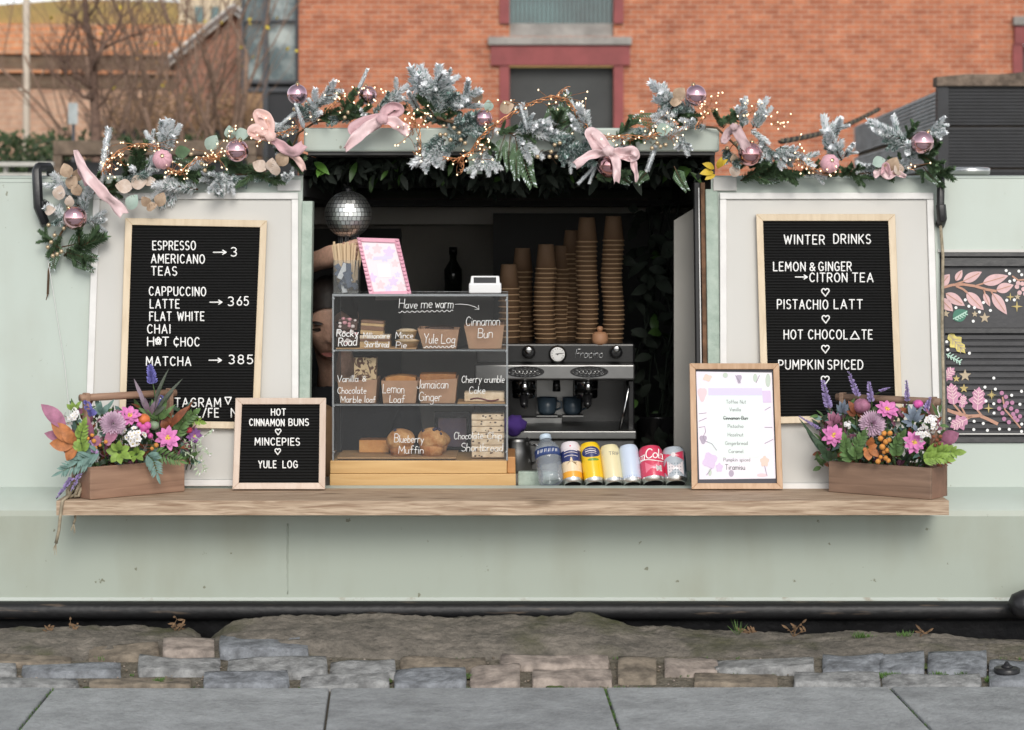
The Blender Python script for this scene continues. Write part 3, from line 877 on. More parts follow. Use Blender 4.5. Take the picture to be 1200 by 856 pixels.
# brushy trees
def brush(px, Yd, h_, n, seed, label, lean=0.0, nm='brushy_tree', lv=True):
    rg = random.Random(seed)
    t = thing(nm, label, 'tree', V((P(px, 0, Yd).x, Yd, .12)), 'leafless trees on the far bank')
    b = B(); lf = B()
    b0 = B()
    for k in range(n):
        a = rg.uniform(0, 6.28)
        d = V((math.cos(a) * .45 + lean, math.sin(a) * .4, 1)).normalized()
        if k == 0: b0.tube([V((0, 0, 0)), V((0, 0, .5))], [.12, .1], 8)
        grow(b, V((0, 0, rg.uniform(.0, .4))), d, .055, h_ * rg.uniform(.4, .6), 3, rg, .5, .25, lf if lv else None)
    b0.build('trunk', 'bark_pale', t)
    tag(b.build('twigs', 'bark_pale', t), kind='stuff')
    if lf.v: tag(lf.build('leaves', 'dead_leaf' if seed % 2 else 'yellow_leaf', t), kind='stuff')
brush(165, 24, 5.6, 4, 3, 'dense leafless tree with a few yellow leaves, next to the lone slender tree', .05)
brush(235, 22.5, 5.8, 5, 4, 'dark twiggy leafless tree close to the glazed tower', -.15)
brush(200, 30, 6.2, 4, 5, 'taller leafless tree with russet leaves in front of the white gable', .1)
brush(300, 33, 6.0, 3, 11, 'far leafless tree half hidden behind the glazed tower', -.3)
# lamp post
mat('pale_metal', (.55, .47, .38), .5, var=.1, vscale=5)
LY = 26.0
t = thing('lamp_post', 'tall pale lamp post standing before the brick viaduct', 'lamp post', P(31, 300, LY))
b = B(); o = t.location
b.lathe([(.075, 0), (.07, 1.2), (.055, 1.3), (.05, 6.0)], 12); b.build('pole', 'pale_metal', t)
b = B(); b.box(-.12, .04, -.08, .08, P(0, 107, LY).z - o.z, P(0, 104, LY).z - o.z); b.build('bracket', 'pale_metal', t)
b = B(); b.tube([V((0, 0, 6)), V((.1, 0, 6.4)), V((.5, 0, 6.6))], .035); b.box(.4, 1.0, -.12, .12, 6.55, 6.65); b.build('lamp_head', 'pale_metal', t)
# little grey sign on a post
t = thing('sign_post', 'small grey sign on a thin post among the hedges', 'sign', P(86, 300, 19.0))
mat('sign_grey', (.42, .46, .46), .5, var=.2, vscale=6)
o = t.location
b = B(); b.lathe([(.02, 0), (.02, P(0, 125, 19).z - o.z)], 8); b.build('pole', 'dark_steel', t)
b = B(); b.box(-.055, .055, -.03, -.021, P(0, 146, 19).z - o.z, P(0, 121, 19).z - o.z); b.build('plate', 'sign_grey', t, bevel=.004)
# hedge
mat('hedge_leaf', (.04, .07, .022), .6, var=.5, vscale=4)
mat('hedge_brown', (.27, .165, .09), .8, var=.4, vscale=6)
def hedge(px0, px1, py0, py1, Yd, depth, label, m, n, seed):
    rg = random.Random(seed); a, c = P(px0, py0, Yd), P(px1, py1, Yd)
    t = thing('hedge', label, 'hedge', V(((a.x + c.x) / 2, Yd, c.z)), 'hedges on the far bank')
    b = B()
    for _ in range(n):
        p = V((rg.uniform(a.x, c.x), Yd + rg.uniform(0, depth), c.z + (a.z - c.z) * rg.random() ** .8 * (1 + .12 * mn.noise(V((rg.random() * 9, 0, 0))))))
        e = p + V((rg.uniform(-1, 1), rg.uniform(-1, 1), rg.uniform(-.3, 1))).normalized() * rg.uniform(.06, .13)
        b.leaf(p, e, (rg.uniform(-1, 1), -1, rg.uniform(0, 1)), rg.uniform(.035, .06), 0, n=2)
    cb = B(); cb.box(a.x, c.x, Yd + depth * .35, Yd + depth * .9, c.z, c.z + (a.z - c.z) * .8)  # one near-black box behind the leaves, darkening the gaps between them
    tag(b.build('foliage', m, t, off=t.location), kind='stuff'); cb.build('dark_core', 'black_recess', t, off=t.location)
hedge(-60, 62, 160, 290, 20.5, 1.2, 'clipped green hedge at the far left above the boat roof', 'hedge_leaf', 2600, 2)
hedge(120, 300, 112, 300, 26.6, 1.2, 'brownish tall thicket under the leafless trees', 'hedge_brown', 4200, 3)
hedge(40, 300, 158, 300, 22.6, 1.2, 'low dark hedge in front of the brown thicket', 'hedge_leaf', 2600, 5)
# timber planter and pale bench on the far bank
mat('old_timber', (.17, .125, .09), .85, var=.3, vscale=14, bump=.4, bscale=30)
mat('pale_paint', (.5, .49, .45), .6, var=.1, vscale=9)
t = thing('timber_planter', 'brown timber box planter behind the frosted garland tip', 'planter', P(160, 260, 13.0)); o = t.location
def pb(b, x0, x1, y0, y1, Yd, d, mi=0):
    a, c = P(x0, y1, Yd), P(x1, y0, Yd); b.box(a.x, c.x, Yd, Yd + d, a.z, c.z, mi)
b = B(); pb(b, 62, 300, 165, 182, 13, .5); b.build('rail', 'old_timber', t, off=o, bevel=.01)
for a, c in ((62, 72), (150, 160), (290, 300)):
    b = B(); pb(b, a, c, 182.4, 260, 13, .1); b.build('post', 'old_timber', t, off=o)
b = B(); pb(b, 72, 300, 190, 262, 13.2, .3); b.build('panel', 'black_recess', t, off=o)
t = thing('garden_bench', 'pale painted slatted bench back at the far left behind the roof', 'bench', P(10, 280, 12.0)); o = t.location
b = B(); pb(b, -60, 62, 190, 195, 12, .06); pb(b, -60, 62, 203, 207, 12, .06); b.build('backrest', 'pale_paint', t, off=o)
b = B(); pb(b, -60, 62, 240, 244, 12 - .5, .5); b.build('seat', 'old_timber', t, off=o)
for a, c in ((4, 8), (56, 60), (-58, -54)):
    b = B(); pb(b, a, c, 195.2, 280, 12.07, .06); b.build('leg', 'pale_paint', t, off=o)

# ------------------------------------------------------------------ black decking-clad cabin across the water, right
mat('black_deck', (.020, .021, .025), .5, var=.25, vscale=10)
mat('grey_deck', (.50, .52, .525), .6, var=.25, vscale=10)
mat('rotten_wood', (.17, .13, .1), .95, var=.45, vscale=16, bump=.7, bscale=30)
DY0, DY1 = 6.4, 10.9
X0 = P(1101, 0, DY0).x
zt = P(0, 97, DY0).z
ck = thing('decking_cabin', 'black cabin clad in grooved decking boards with a rotten timber cap', 'cabin', V((X0 + 1.5, DY0, -.3)))
o = ck.location
def groove(b, fn, z0, z1, n, mi):            # grooved board faces as ridges
    for k in range(n):
        za, zb = z0 + (z1 - z0) * k / n, z0 + (z1 - z0) * (k + .55) / n
        b.hexa(fn(za, zb), mi)
fb = B(); rows = 6
zbot = -.25; bh = (zt - zbot) / 9
for r_ in range(9):
    z0, z1 = zbot + r_ * bh, zbot + (r_ + 1) * bh - .012
    fb.box(X0 + .05, X0 + 3.2, DY0 + .012, DY0 + .03, z0, z1)
    groove(fb, lambda a, c: [(X0 + .05, DY0, a), (X0 + 3.2, DY0, a), (X0 + 3.2, DY0 + .0119, a), (X0 + .05, DY0 + .0119, a), (X0 + .05, DY0, c), (X0 + 3.2, DY0, c), (X0 + 3.2, DY0 + .0119, c), (X0 + .05, DY0 + .0119, c)], z0, z1, 12, 0)
fb.build('front_boards', 'black_deck', ck, off=o)
sbd = B(); XL = X0 + .02
def xs_(y): return XL + .048 * (y - DY0)
for r_ in range(9):
    z0, z1 = zbot + r_ * bh, zbot + (r_ + 1) * bh - .03
    def sq(a, c, e0=.0, e1=.012): return [(xs_(DY0) + e0, DY0 + .06, a), (xs_(DY0) + e1, DY0 + .06, a), (xs_(DY1) + e1, DY1, a), (xs_(DY1) + e0, DY1, a), (xs_(DY0) + e0, DY0 + .06, c), (xs_(DY0) + e1, DY0 + .06, c), (xs_(DY1) + e1, DY1, c), (xs_(DY1) + e0, DY1, c)]
    sbd.hexa(sq(z0, z1, .0121, .03))
    groove(sbd, lambda a, c: sq(a, c), z0, z1, 9, 0)
sbd.build('side_boards', 'grey_deck', ck, off=o)
cb = B(); cb.hexa([(x_, y_, z_) for z_ in (zbot, zt - .02) for x_, y_ in ((X0 + .052, DY0 + .06), (X0 + 3.2, DY0 + .06), (X0 + 3.2, DY1), (X0 + .27, DY1))]); cb.build('core', 'old_timber', ck, off=o)
cb = B(); cb.box(X0 - .012, X0 + .048, DY0 - .012, DY0 + .055, zbot, zt + .004); cb.build('corner_post', 'black_deck', ck, off=o)
cb = B(); n = 14
top = [(X0 - .02, zt - .02)] + [(X0 - .02 + 2.4 * i / n, zt + .03 + .035 * math.sin(PI * min(1, i / n * 1.3)) + .006 * math.sin(i * 2.3)) for i in range(n + 1)] + [(X0 + 2.38, zt - .02)]
cb.poly([(x_, DY0 - .03, z_) for x_, z_ in top], (0, 1, 0), .12); cb.build('cap', 'rotten_wood', ck, off=o)
# taut rope to the cabin corner
mat('dark_rope', (.14, .12, .08), .9)
mat('rope_fleck', (.03, .03, .028), .9)
rp = B(); A_, C_ = P(915, 166, 4.2), P(1030, 128, 7.8)
n = 150
for ph, mi in ((0, 0), (PI, 1)):
    pts = []
    for i in range(n + 1):
        t_ = i / n; p = A_.lerp(C_, t_) - V((0, 0, .03 * math.sin(PI * t_)))
        a = t_ * 2 * PI * 22 + ph
        pts.append(p + V((math.cos(a), 0, math.sin(a))) * .007)
    rp.tube(pts, .0074, 6, mi)
tag(rp.build('mooring_rope', ['dark_rope', 'rope_fleck']), 'taut dark twisted rope running up to the black decking cabin', 'rope')
# ------------------------------------------------------------------ the narrowboat
paint('sage_paint', (.46, .52, .47), (.37, .39, .33), .6)
paint('hull_paint', (.385, .43, .37), (.28, .275, .20), .6)
paint('panel_grey', (.56, .55, .52), (.48, .47, .44), .4, rough=.5, scratch=False)
mat('trim_white', (.72, .71, .69), .5, var=.06, vscale=14, bump=.08, bscale=60)
mat('jamb_green', (.30, .38, .32), .6, col2=(.42, .50, .43), vscale=24, bump=.3, bscale=60)
mat('hull_black', (.010, .010, .011), .5, var=.5, vscale=12, bump=.35, bscale=40)
def hull_black_mat():
    m = mat('strake_black', (.016, .016, .017), .5, bump=.3, bscale=30)
    n, l, b = nodes_of(m)
    tc = n.new('ShaderNodeTexCoord'); mp = n.new('ShaderNodeMapping'); mp.inputs['Scale'].default_value = (3, 10, 26)
    l.new(tc.outputs['Object'], mp.inputs['Vector'])
    a = n.new('ShaderNodeTexNoise'); a.inputs['Scale'].default_value = 3; a.inputs['Detail'].default_value = 8
    l.new(mp.outputs[0], a.inputs['Vector'])
    r = n.new('ShaderNodeValToRGB'); r.color_ramp.elements[0].position = .6; r.color_ramp.elements[1].position = .72
    r.color_ramp.elements[0].color = (.009, .009, .010, 1); r.color_ramp.elements[1].color = (.085, .062, .045, 1)
    l.new(a.outputs['Fac'], r.inputs['Fac']); l.new(r.outputs['Color'], b.inputs['Base Color'])
hull_black_mat()
mat('worn_edge', (.47, .51, .47), .6, col2=(.30, .26, .2), vscale=16, thresh=(.58, .72))
mat('roof_paint', (.42, .47, .42), .6, var=.1, vscale=5)
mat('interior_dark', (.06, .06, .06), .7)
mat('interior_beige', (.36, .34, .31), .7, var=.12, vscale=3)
mat('interior_beam', (.60, .59, .56), .6)
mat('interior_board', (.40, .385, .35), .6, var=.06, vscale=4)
mat('floor_wood', (.20, .14, .10), .6)
mat('black_iron', (.012, .012, .014), .38, bump=.1, bscale=60)
mat('rust_wood', (.16, .085, .045), .85, var=.4, vscale=30, bump=.4, bscale=60)
mat('black_rubber', (.012, .012, .013), .6)

boat = thing('narrowboat', 'pale sage green narrowboat cafe with its serving hatch open at the quay', 'boat', (0, 1.0, -.4))
bo = boat.location
def bt(b, name, m, parent=boat, **k): return b.build(name, m, parent, off=bo, **k)
L = 4.2
XA, XB = PC(352, 400).x, PC(836, 400).x          # hatch opening
ROOF = 1.19
def cabp(x, z, off=0.0): return V((x, cab_y(z) + off, z))
def cab_quad(b, x0, x1, z0, z1, off=0.0, mi=0, th=None):
    if th is None:
        b.add([cabp(x0, z0, off), cabp(x1, z0, off), cabp(x1, z1, off), cabp(x0, z1, off)], [(0, 1, 2, 3)], mi)
    else:
        b.hexa([cabp(x0, z0, off), cabp(x1, z0, off), cabp(x1, z0, off + th), cabp(x0, z0, off + th), cabp(x0, z1, off), cabp(x1, z1, off), cabp(x1, z1, off + th), cabp(x0, z1, off + th)], mi)
# window opening on the right with a painted shutter
SX0 = PC(1104, 400).x; SX1 = SX0 + .62
SZ1, SZ0 = PC(1150, 296).z, PC(1150, 519).z
q = B()
cab_quad(q, -L, XA, SHELF, ROOF, 0, th=.02); cab_quad(q, XB, SX0, SHELF, ROOF, 0, th=.02)
cab_quad(q, SX0, SX1, SHELF, SZ0, 0, th=.02); cab_quad(q, SX0, SX1, SZ1, ROOF, 0, th=.02)
cab_quad(q, SX1, L, SHELF, ROOF, 0, th=.02)
bt(q, 'cabin_side', 'sage_paint')
q = B(); BYK = 1.98                                      # far side, ends
q.box(-L, L, BYK, BYK + .02, SHELF, ROOF); q.box(-L, -L + .02, .14, BYK, SHELF, ROOF); q.box(L - .02, L, .14, BYK, SHELF, ROOF)
bt(q, 'cabin_side', 'sage_paint')
# roof with the hatch cut out, rounded edge
q = B(); yr = cab_y(ROOF)
def roofbit(x0, x1):
    prof = [(yr - .002, ROOF - .002), (yr + .004, ROOF + .003), (yr + .02, ROOF + .006), (1.0, ROOF + .02), (1.95, ROOF + .015), (BYK + .018, ROOF)]
    k = len(prof)
    q.add([(x0, y, z) for y, z in prof] + [(x1, y, z) for y, z in prof], [(i, i + k, i + k + 1, i + 1) for i in range(k - 1)] + [tuple(range(k)), tuple(range(2 * k - 1, k - 1, -1))], 0, False)
roofbit(-L, XA); roofbit(XB, L)
q.add([(x_, y_, z_) for x_ in (XA, XB) for y_, z_ in ((1.5, ROOF + .0175), (1.95, ROOF + .015), (BYK + .018, ROOF), (1.5, ROOF))], [(0, 4, 5, 1), (1, 5, 6, 2), (3, 2, 6, 7), (0, 3, 7, 4)], 0)
bt(q, 'roof', 'roof_paint')
# raised hatch lid
LZ0, LZ1 = P(0, 178, .06).z, P(0, 150, .06).z
lx0, lx1 = P(356, 0, .06).x, P(843, 0, .06).x
lid = B(); lid.box(lx0, lx1, .06, 1.5, LZ0, LZ1); lo = bt(lid, 'hatch_lid', 'sage_paint', bevel=.006, seg=3)
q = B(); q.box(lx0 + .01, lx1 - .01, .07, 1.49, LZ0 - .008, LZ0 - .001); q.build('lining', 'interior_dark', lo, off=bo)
q = B()                                                  # upstands between roof and lid
q.box(XA - .012, XA + .0, yr + .02, 1.5, ROOF - .05, LZ0 - .0012); q.box(XB, XB + .012, yr + .02, 1.5, ROOF - .05, LZ0 - .0012); q.box(XA, XB, 1.49, 1.5, ROOF, LZ0 - .0012)
bt(q, 'coaming', 'interior_dark')
q = B()                                                  # small hook hanging off the lid
c = P(556, 184, .05)
q.poly([c + V((-.022, 0, .012)), c + V((.022, 0, .012)), c + V((.014, 0, -.02)), c + V((.022, 0, -.045)), c + V((-.022, 0, -.045)), c + V((-.014, 0, -.02))], (0, 1, 0), .02)
bt(q, 'lid_catch', 'jamb_green', bevel=.003)
# gunwale, hull, strake
def sweep(prof, x0, x1, name, m, mis=None, smooth=False, parent=boat):
    q = B(); k = len(prof)
    q.add([(x0, y, z) for y, z in prof] + [(x1, y, z) for y, z in prof], [], 0)
    for i in range(k - 1):
        q.f.append((i, i + k, i + k + 1, i + 1)); q.m.append(mis[i] if mis else 0); q.s.append(smooth)
    return bt(q, name, m)
sweep([(.02, SHELF + .004), (-.004, SHELF + .002), (-.05, SHELF - .012), (-.088, SHELF - .03), (-.1, SHELF - .046)], -L, L, 'gunwale', 'sage_paint', smooth=True)
sweep([(-.1, SHELF - .046), (-.104, SHELF - .06), (-.106, .2), (-.107, .112), (-.112, .106), (-.118, .1045)], -L, L, 'hull_side', ['hull_paint', 'worn_edge'], [0, 0, 0, 1, 1])
sweep([(-.118, .104), (-.138, .100), (-.146, .088), (-.144, .07), (-.134, .06), (-.112, .057), (-.108, .05), (-.108, -.8)], -L, L, 'rubbing_strake', ['strake_black', 'hull_black'], [0, 0, 0, 0, 0, 1, 1], smooth=True)
sweep([(BYK + .02, SHELF + .004), (2.1, SHELF - .046), (2.1, -.8)], -L, L, 'hull_side', 'hull_paint')
q = B(); q.box(-L, -L + .02, -.1, 2.1, -.8, SHELF - .05); q.box(L - .02, L, -.1, 2.1, -.8, SHELF - .05); bt(q, 'hull_end', 'hull_paint')
for px_ in (337,):
    q = B(); x_ = P(px_, 0, -.105).x; q.tube([(x_ + .001 * (k % 2), -.106, .12 + .012 * k) for k in range(16)], .0022, 5); bt(q, 'weld_seam', 'hull_paint')
# interior
FZ = -.62
q = B(); q.box(-2.2, 2.2, .03, 1.97, FZ - .02, FZ); bt(q, 'cabin_floor', 'floor_wood')
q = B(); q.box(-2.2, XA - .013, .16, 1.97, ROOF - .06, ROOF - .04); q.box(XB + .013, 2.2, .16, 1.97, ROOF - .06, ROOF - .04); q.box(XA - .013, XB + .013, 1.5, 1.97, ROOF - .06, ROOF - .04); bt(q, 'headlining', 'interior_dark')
q = B(); q.box(-2.2, 2.2, 1.94, 1.97, FZ, ROOF - .05); q.box(-2.22, -2.2, .03, 1.97, FZ, ROOF - .05); q.box(2.2, 2.22, .03, 1.97, FZ, ROOF - .05); bt(q, 'inner_wall', 'interior_beige')
def wbox(b, px0, px1, py0, py1, Y, d, mi=0):
    a, c = P(px0, py1, Y), P(px1, py0, Y); b.box(a.x, c.x, Y, Y + d, a.z, c.z, mi)
q = B(); wbox(q, 340, 760, 232, 263, 1.80, .1); bt(q, 'beam', 'interior_beam')
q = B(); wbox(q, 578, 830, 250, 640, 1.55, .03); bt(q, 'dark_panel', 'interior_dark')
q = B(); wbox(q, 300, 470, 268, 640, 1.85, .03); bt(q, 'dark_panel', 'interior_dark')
q = B(); wbox(q, 440, 577, 345, 352, 1.6, .25); bt(q, 'wall_ledge', 'interior_beige')
# inner lining board at the right of the hatch
a, c = P(790, 572, .30), P(820, 250, .30)
q = B(); q.poly([V((a.x, .30, a.z)), V((c.x + .03, .30, a.z)), V((c.x + .03, .30, c.z + .04)), V((a.x, .30, c.z - .02))], (0, 1, 0), .02); bt(q, 'lining_board', 'interior_board')
q = B(); q.box(c.x - .006, c.x + .006, .26, .30, a.z, c.z); bt(q, 'lining_trim', 'rust_wood')
# counter and sill
q = B(); q.box(XA - .3, XB + .3, .025, .95, SHELF - .045, SHELF - .006); bt(q, 'counter', 'interior_board')
q = B(); q.box(XA - .3, XB + .3, .025, .05, FZ, SHELF - .05); bt(q, 'counter_front', 'interior_dark')
q = B(); q.box(P(607, 0, .07).x, XB, .075, .10, SHELF - .004, SHELF + .034); bt(q, 'sill_lip', 'jamb_green', bevel=.003)
# jambs: green door edges, black seal, rusty strip
def strip_(px0, px1, py0, py1, off, th, name, m):
    q = B(); a, c = PC(px0, 400).x, PC(px1, 400).x
    cab_quad(q, a, c, PC(0, py1).z, PC(0, py0).z, off, th=th); return bt(q, name, m, bevel=.002)
strip_(352, 364.5, 236, 569, -.012, .05, 'hatch_jamb', 'jamb_green')
strip_(829, 843.5, 222, 570, -.006, .05, 'hatch_jamb', 'jamb_green')
strip_(823.5, 829, 214, 440, .004, .05, 'jamb_edge', 'rust_wood')
strip_(816, 823, 214, 440, .006, .04, 'jamb_seal', 'black_rubber')
strip_(820.5, 822, 220, 440, .0, .005, 'jamb_bead', 'trim_white')
strip_(1094.5, 1099, 236, 585, -.004, .008, 'hinge_strip', 'rust_wood')
# side doors folded back against the cabin: grey panel in a white frame
def door(xl_t, xr_t, yt, xl_b, xr_b, yb, w):
    def pc(px, py, off): return PC(px, py, off)
    q = B(); o1, o0 = -.012, -.001
    def plate(b, pts, oa, ob, mi=0):
        b.hexa([PC(*pts[0], oa), PC(*pts[1], oa), PC(*pts[1], ob), PC(*pts[0], ob), PC(*pts[3], oa), PC(*pts[2], oa), PC(*pts[2], ob), PC(*pts[3], ob)], mi)
    tl, tr, br, bl = (xl_t, yt), (xr_t, yt), (xr_b, yb), (xl_b, yb)
    plate(q, [(xl_b + w, yb - w), (xr_b - w, yb - w), (xr_t - w, yt + w), (xl_t + w, yt + w)], -.008, -.001)
    d = bt(q, 'hatch_door', 'panel_grey')
    f = B()
    plate(f, [(xl_t, yt + w - .3), (xr_t, yt + w - .3), (xr_t, yt), (xl_t, yt)], -.016, -.0012)
    plate(f, [(xl_b, yb), (xr_b, yb), (xr_b, yb - w + .3), (xl_b, yb - w + .3)], -.016, -.0012)
    plate(f, [(xl_b, yb - w), (xl_b + w, yb - w), (xl_t + w, yt + w), (xl_t, yt + w)], -.016, -.0012)
    plate(f, [(xr_b - w, yb - w), (xr_b, yb - w), (xr_t, yt + w), (xr_t - w, yt + w)], -.016, -.0012)
    f.build('door_frame', 'trim_white', d, off=bo, bevel=.002)
    return d
door(109, 349.5, 226, 98, 350, 570, 8)
door(843.5, 1094, 226, 844, 1104, 574, 8)
strip_(838, 866, 208, 224, -.01, .008, 'hinge_cover', 'panel_grey')
q = B(); c = PC(348, 221, -.004); 
strip_(322, 350, 211, 224, -.006, .004, 'foil_patch', 'trim_white')
# welded seams on the cabin: the coving line
q = B(); cab_quad(q, -L, XA - .6, PC(0, 214).z, PC(0, 212).z, -.0015, th=.003); bt(q, 'weld_seam', 'sage_paint')
# painted window shutter
sh = B(); cab_quad(sh, SX0, SX1, SZ0, SZ1, .012, th=.02)
mat('shutter_black', (.026, .026, .03), .5, var=.25, vscale=9, bump=.1, bscale=50)
sho = bt(sh, 'window_shutter', 'shutter_black')
f = B()
def zpc(py): return PC(1150, py).z
for z0, z1, o0, t_ in ((zpc(301), zpc(296), -.006, .02), (zpc(312.5), zpc(302), .0, .015), (zpc(519), zpc(512), -.006, .02), (zpc(391), zpc(384.5), -.002, .016)):
    cab_quad(f, SX0, SX1, z0, z1, o0, th=t_)
cab_quad(f, SX0, SX0 + .008, zpc(512) + .0005, zpc(302) - .0005, -.004, th=.018); cab_quad(f, SX1 - .01, SX1, zpc(512) + .0005, zpc(302) - .0005, -.004, th=.018)
f.build('window_frame', 'black_iron', sho, off=bo, bevel=.0015)
s_ = B()                                              # slatted lower half
for k in range(16):
    za = zpc(511.5) + (zpc(392) - zpc(511.5)) * (k + .12) / 16; zb = zpc(511.5) + (zpc(392) - zpc(511.5)) * (k + .9) / 16
    cab_quad(s_, SX0 + .0085, SX1 - .0105, za, zb, .0065, th=.005)
s_.build('slat_panel', 'shutter_black', sho, off=bo, bevel=.0012, seg=1)
q = B(); cab_quad(q, SX0, SX1, zpc(509.7), zpc(508.2), .0035, th=.002); q.build('silver_bead', 'panel_grey', sho, off=bo)
q = B(); cab_quad(q, SX0 - .004, SX1 + .01, zpc(295.8), zpc(292.5), -.006, th=.006); bt(q, 'drip_rail', 'panel_grey')
# the painted flowers
mat('paint_pink', (.66, .43, .43), .55, var=.08, vscale=60)
mat('paint_rose', (.55, .25, .38), .55, var=.15, vscale=60)
mat('paint_stem', (.48, .25, .17), .55)
mat('paint_vein', (.80, .55, .58), .55)
mat('paint_white', (.85, .85, .83), .5)
mat('paint_gold', (.47, .36, .12), .5, var=.15, vscale=60)
mat('paint_tan', (.45, .36, .24), .5)
mat('paint_teal', (.03, .17, .11), .5)
mat('paint_mint', (.45, .66, .55), .5)
mat('paint_yellow', (.62, .52, .14), .5, var=.2, vscale=60)
mat('paint_plum', (.42, .17, .30), .5)
PM = ['paint_pink', 'paint_rose', 'paint_stem', 'paint_vein', 'paint_white', 'paint_gold', 'paint_tan', 'paint_teal', 'paint_mint', 'paint_yellow', 'paint_plum']
pf = B()
OFF = {'hi': .0105, 'lo': .0055}
def zl(py): return OFF['hi'] if py < 388 else OFF['lo']
layer = [0]
def fp(px, py, lift=0.0): return PC(px, py, zl(py) - lift)
def flat(pts, mi, lift):
    vs = [fp(x_, y_, lift) for x_, y_ in pts]
    pf.add(vs, [tuple(range(len(vs)))], mi)
def leaf2(x0, y0, x1, y1, w, mi, vein=2, lobed=0, lift=.0006):
    d = math.hypot(x1 - x0, y1 - y0); ux, uy = (x1 - x0) / d, (y1 - y0) / d; nx, ny = -uy, ux
    L_, R_ = [], []
    n = 14
    for i in range(n + 1):
        t = i / n
        ww = w * .5 * math.sin(PI * t ** .8) ** .9
        if lobed: ww *= 1 + .28 * math.sin(t * PI * 2 * lobed)
        L_.append((x0 + ux * d * t + nx * ww, y0 + uy * d * t + ny * ww)); R_.append((x0 + ux * d * t - nx * ww, y0 + uy * d * t - ny * ww))
    for i in range(n):
        vs = [fp(*L_[i], lift), fp(*L_[i + 1], lift), fp(*R_[i + 1], lift), fp(*R_[i], lift)]
        pf.add(vs, [(0, 1, 2, 3)], mi)
    line([(x0, y0), (x0 + ux * d * .85, y0 + uy * d * .85)], .5, vein, lift + .0006)
    if lobed:
        for t in (.25, .4, .55, .7):
            for s_ in (-1, 1):
                cx, cy = x0 + ux * d * t, y0 + uy * d * t
                line([(cx, cy), (cx + ux * d * .16 + nx * w * .3 * s_, cy + uy * d * .16 + ny * w * .3 * s_)], .55, vein, lift + .0006)
def line(pts, w, mi, lift=.0003):
    k = len(pts)
    for i in range(k - 1):
        (xa, ya), (xb, yb) = pts[i], pts[i + 1]
        d = math.hypot(xb - xa, yb - ya) or 1; nx, ny = -(yb - ya) / d * w, (xb - xa) / d * w
        e = .15
        pf.add([fp(xa + nx, ya + ny, lift), fp(xb + nx, yb + ny, lift), fp(xb - nx, yb - ny, lift), fp(xa - nx, ya - ny, lift)], [(0, 1, 2, 3)], mi)
def dot(x_, y_, r, mi=4, lift=.0009):
    r *= .85; flat([(x_ + r * math.cos(2 * PI * i / 12), y_ + r * math.sin(2 * PI * i / 12)) for i in range(12)], mi, lift)
def star(x_, y_, r, k, mi, inner=.42, lift=.0008, a0=-90):
    pts = [(x_ + (r if i % 2 == 0 else r * inner) * math.cos(R(a0 + 180 * i / k)), y_ + (r if i % 2 == 0 else r * inner) * math.sin(R(a0 + 180 * i / k))) for i in range(2 * k)]
    c = fp(x_, y_, lift); vs = [fp(*p_, lift) for p_ in pts]
    pf.add([c] + vs, [(0, 1 + i, 1 + (i + 1) % len(vs)) for i in range(len(vs))], mi)
z6 = lambda X_, Y_: (1095 + X_ / 7.133, 290 + Y_ / 7.133)
z7 = lambda X_, Y_: (1095 + X_ / 6.581, 400 + Y_ / 6.581)
line([z6(*p_) for p_ in [(60, 340), (150, 315), (240, 310), (340, 325), (430, 352), (520, 368)]], 1.5, 2)
line([z6(*p_) for p_ in [(180, 325), (240, 350), (275, 380)]], 1.2, 2); line([z6(350, 320), z6(415, 300)], .9, 2); line([z6(410, 350), z6(425, 390)], .8, 2); line([z6(470, 360), z6(490, 395)], .9, 2); line([z6(170, 310), z6(245, 285)], .9, 2)
for a, c, w_ in [((180, 280), (232, 190), 8), ((240, 285), (398, 205), 11), ((405, 300), (618, 238), 13), ((518, 360), (662, 315), 12), ((485, 385), (606, 562), 12), ((415, 385), (465, 495), 7), ((270, 378), (412, 525), 13), ((95, 385), (255, 490), 12), ((50, 430), (155, 535), 12), ((50, 320), (128, 225), 12)]:
    leaf2(*z6(*a), *z6(*c), w_, 0)
leaf2(*z6(155, 600), *z6(280, 530), 15, 7, vein=8, lobed=0)
for t in range(5):
    a = z6(175 + t * 20, 600 - t * 11); line([a, (a[0] + 2.2, a[1] - 3.2)], .6, 8, .0013); line([a, (a[0] + 3.6, a[1] + 1.2)], .6, 8, .0013)
for p_ in [(600, 195), (628, 220), (668, 275), (630, 285), (706, 200), (730, 230), (605, 443), (668, 440), (410, 462), (468, 528), (377, 541), (335, 505), (288, 493), (258, 440), (180, 505), (325, 618)]: dot(*z6(*p_), 2.1)
star(*z6(338, 558), 4, 5, 6); star(*z6(420, 590), 6.5, 5, 6); star(*z6(95, 555), 5, 5, 6); star(*z6(635, 415), 5, 4, 5, .25); star(*z6(690, 495), 7, 4, 5, .22); star(*z6(695, 415), 4, 5, 6)
line([z6(650, 240), z6(700, 275), z6(760, 270), z6(830, 330), z6(900, 340)], .9, 2)
for p_ in [(690, 330), (700, 300), (712, 380), (745, 350), (735, 305), (760, 390), (780, 330)]: dot(*z6(*p_), 3.2, 0)
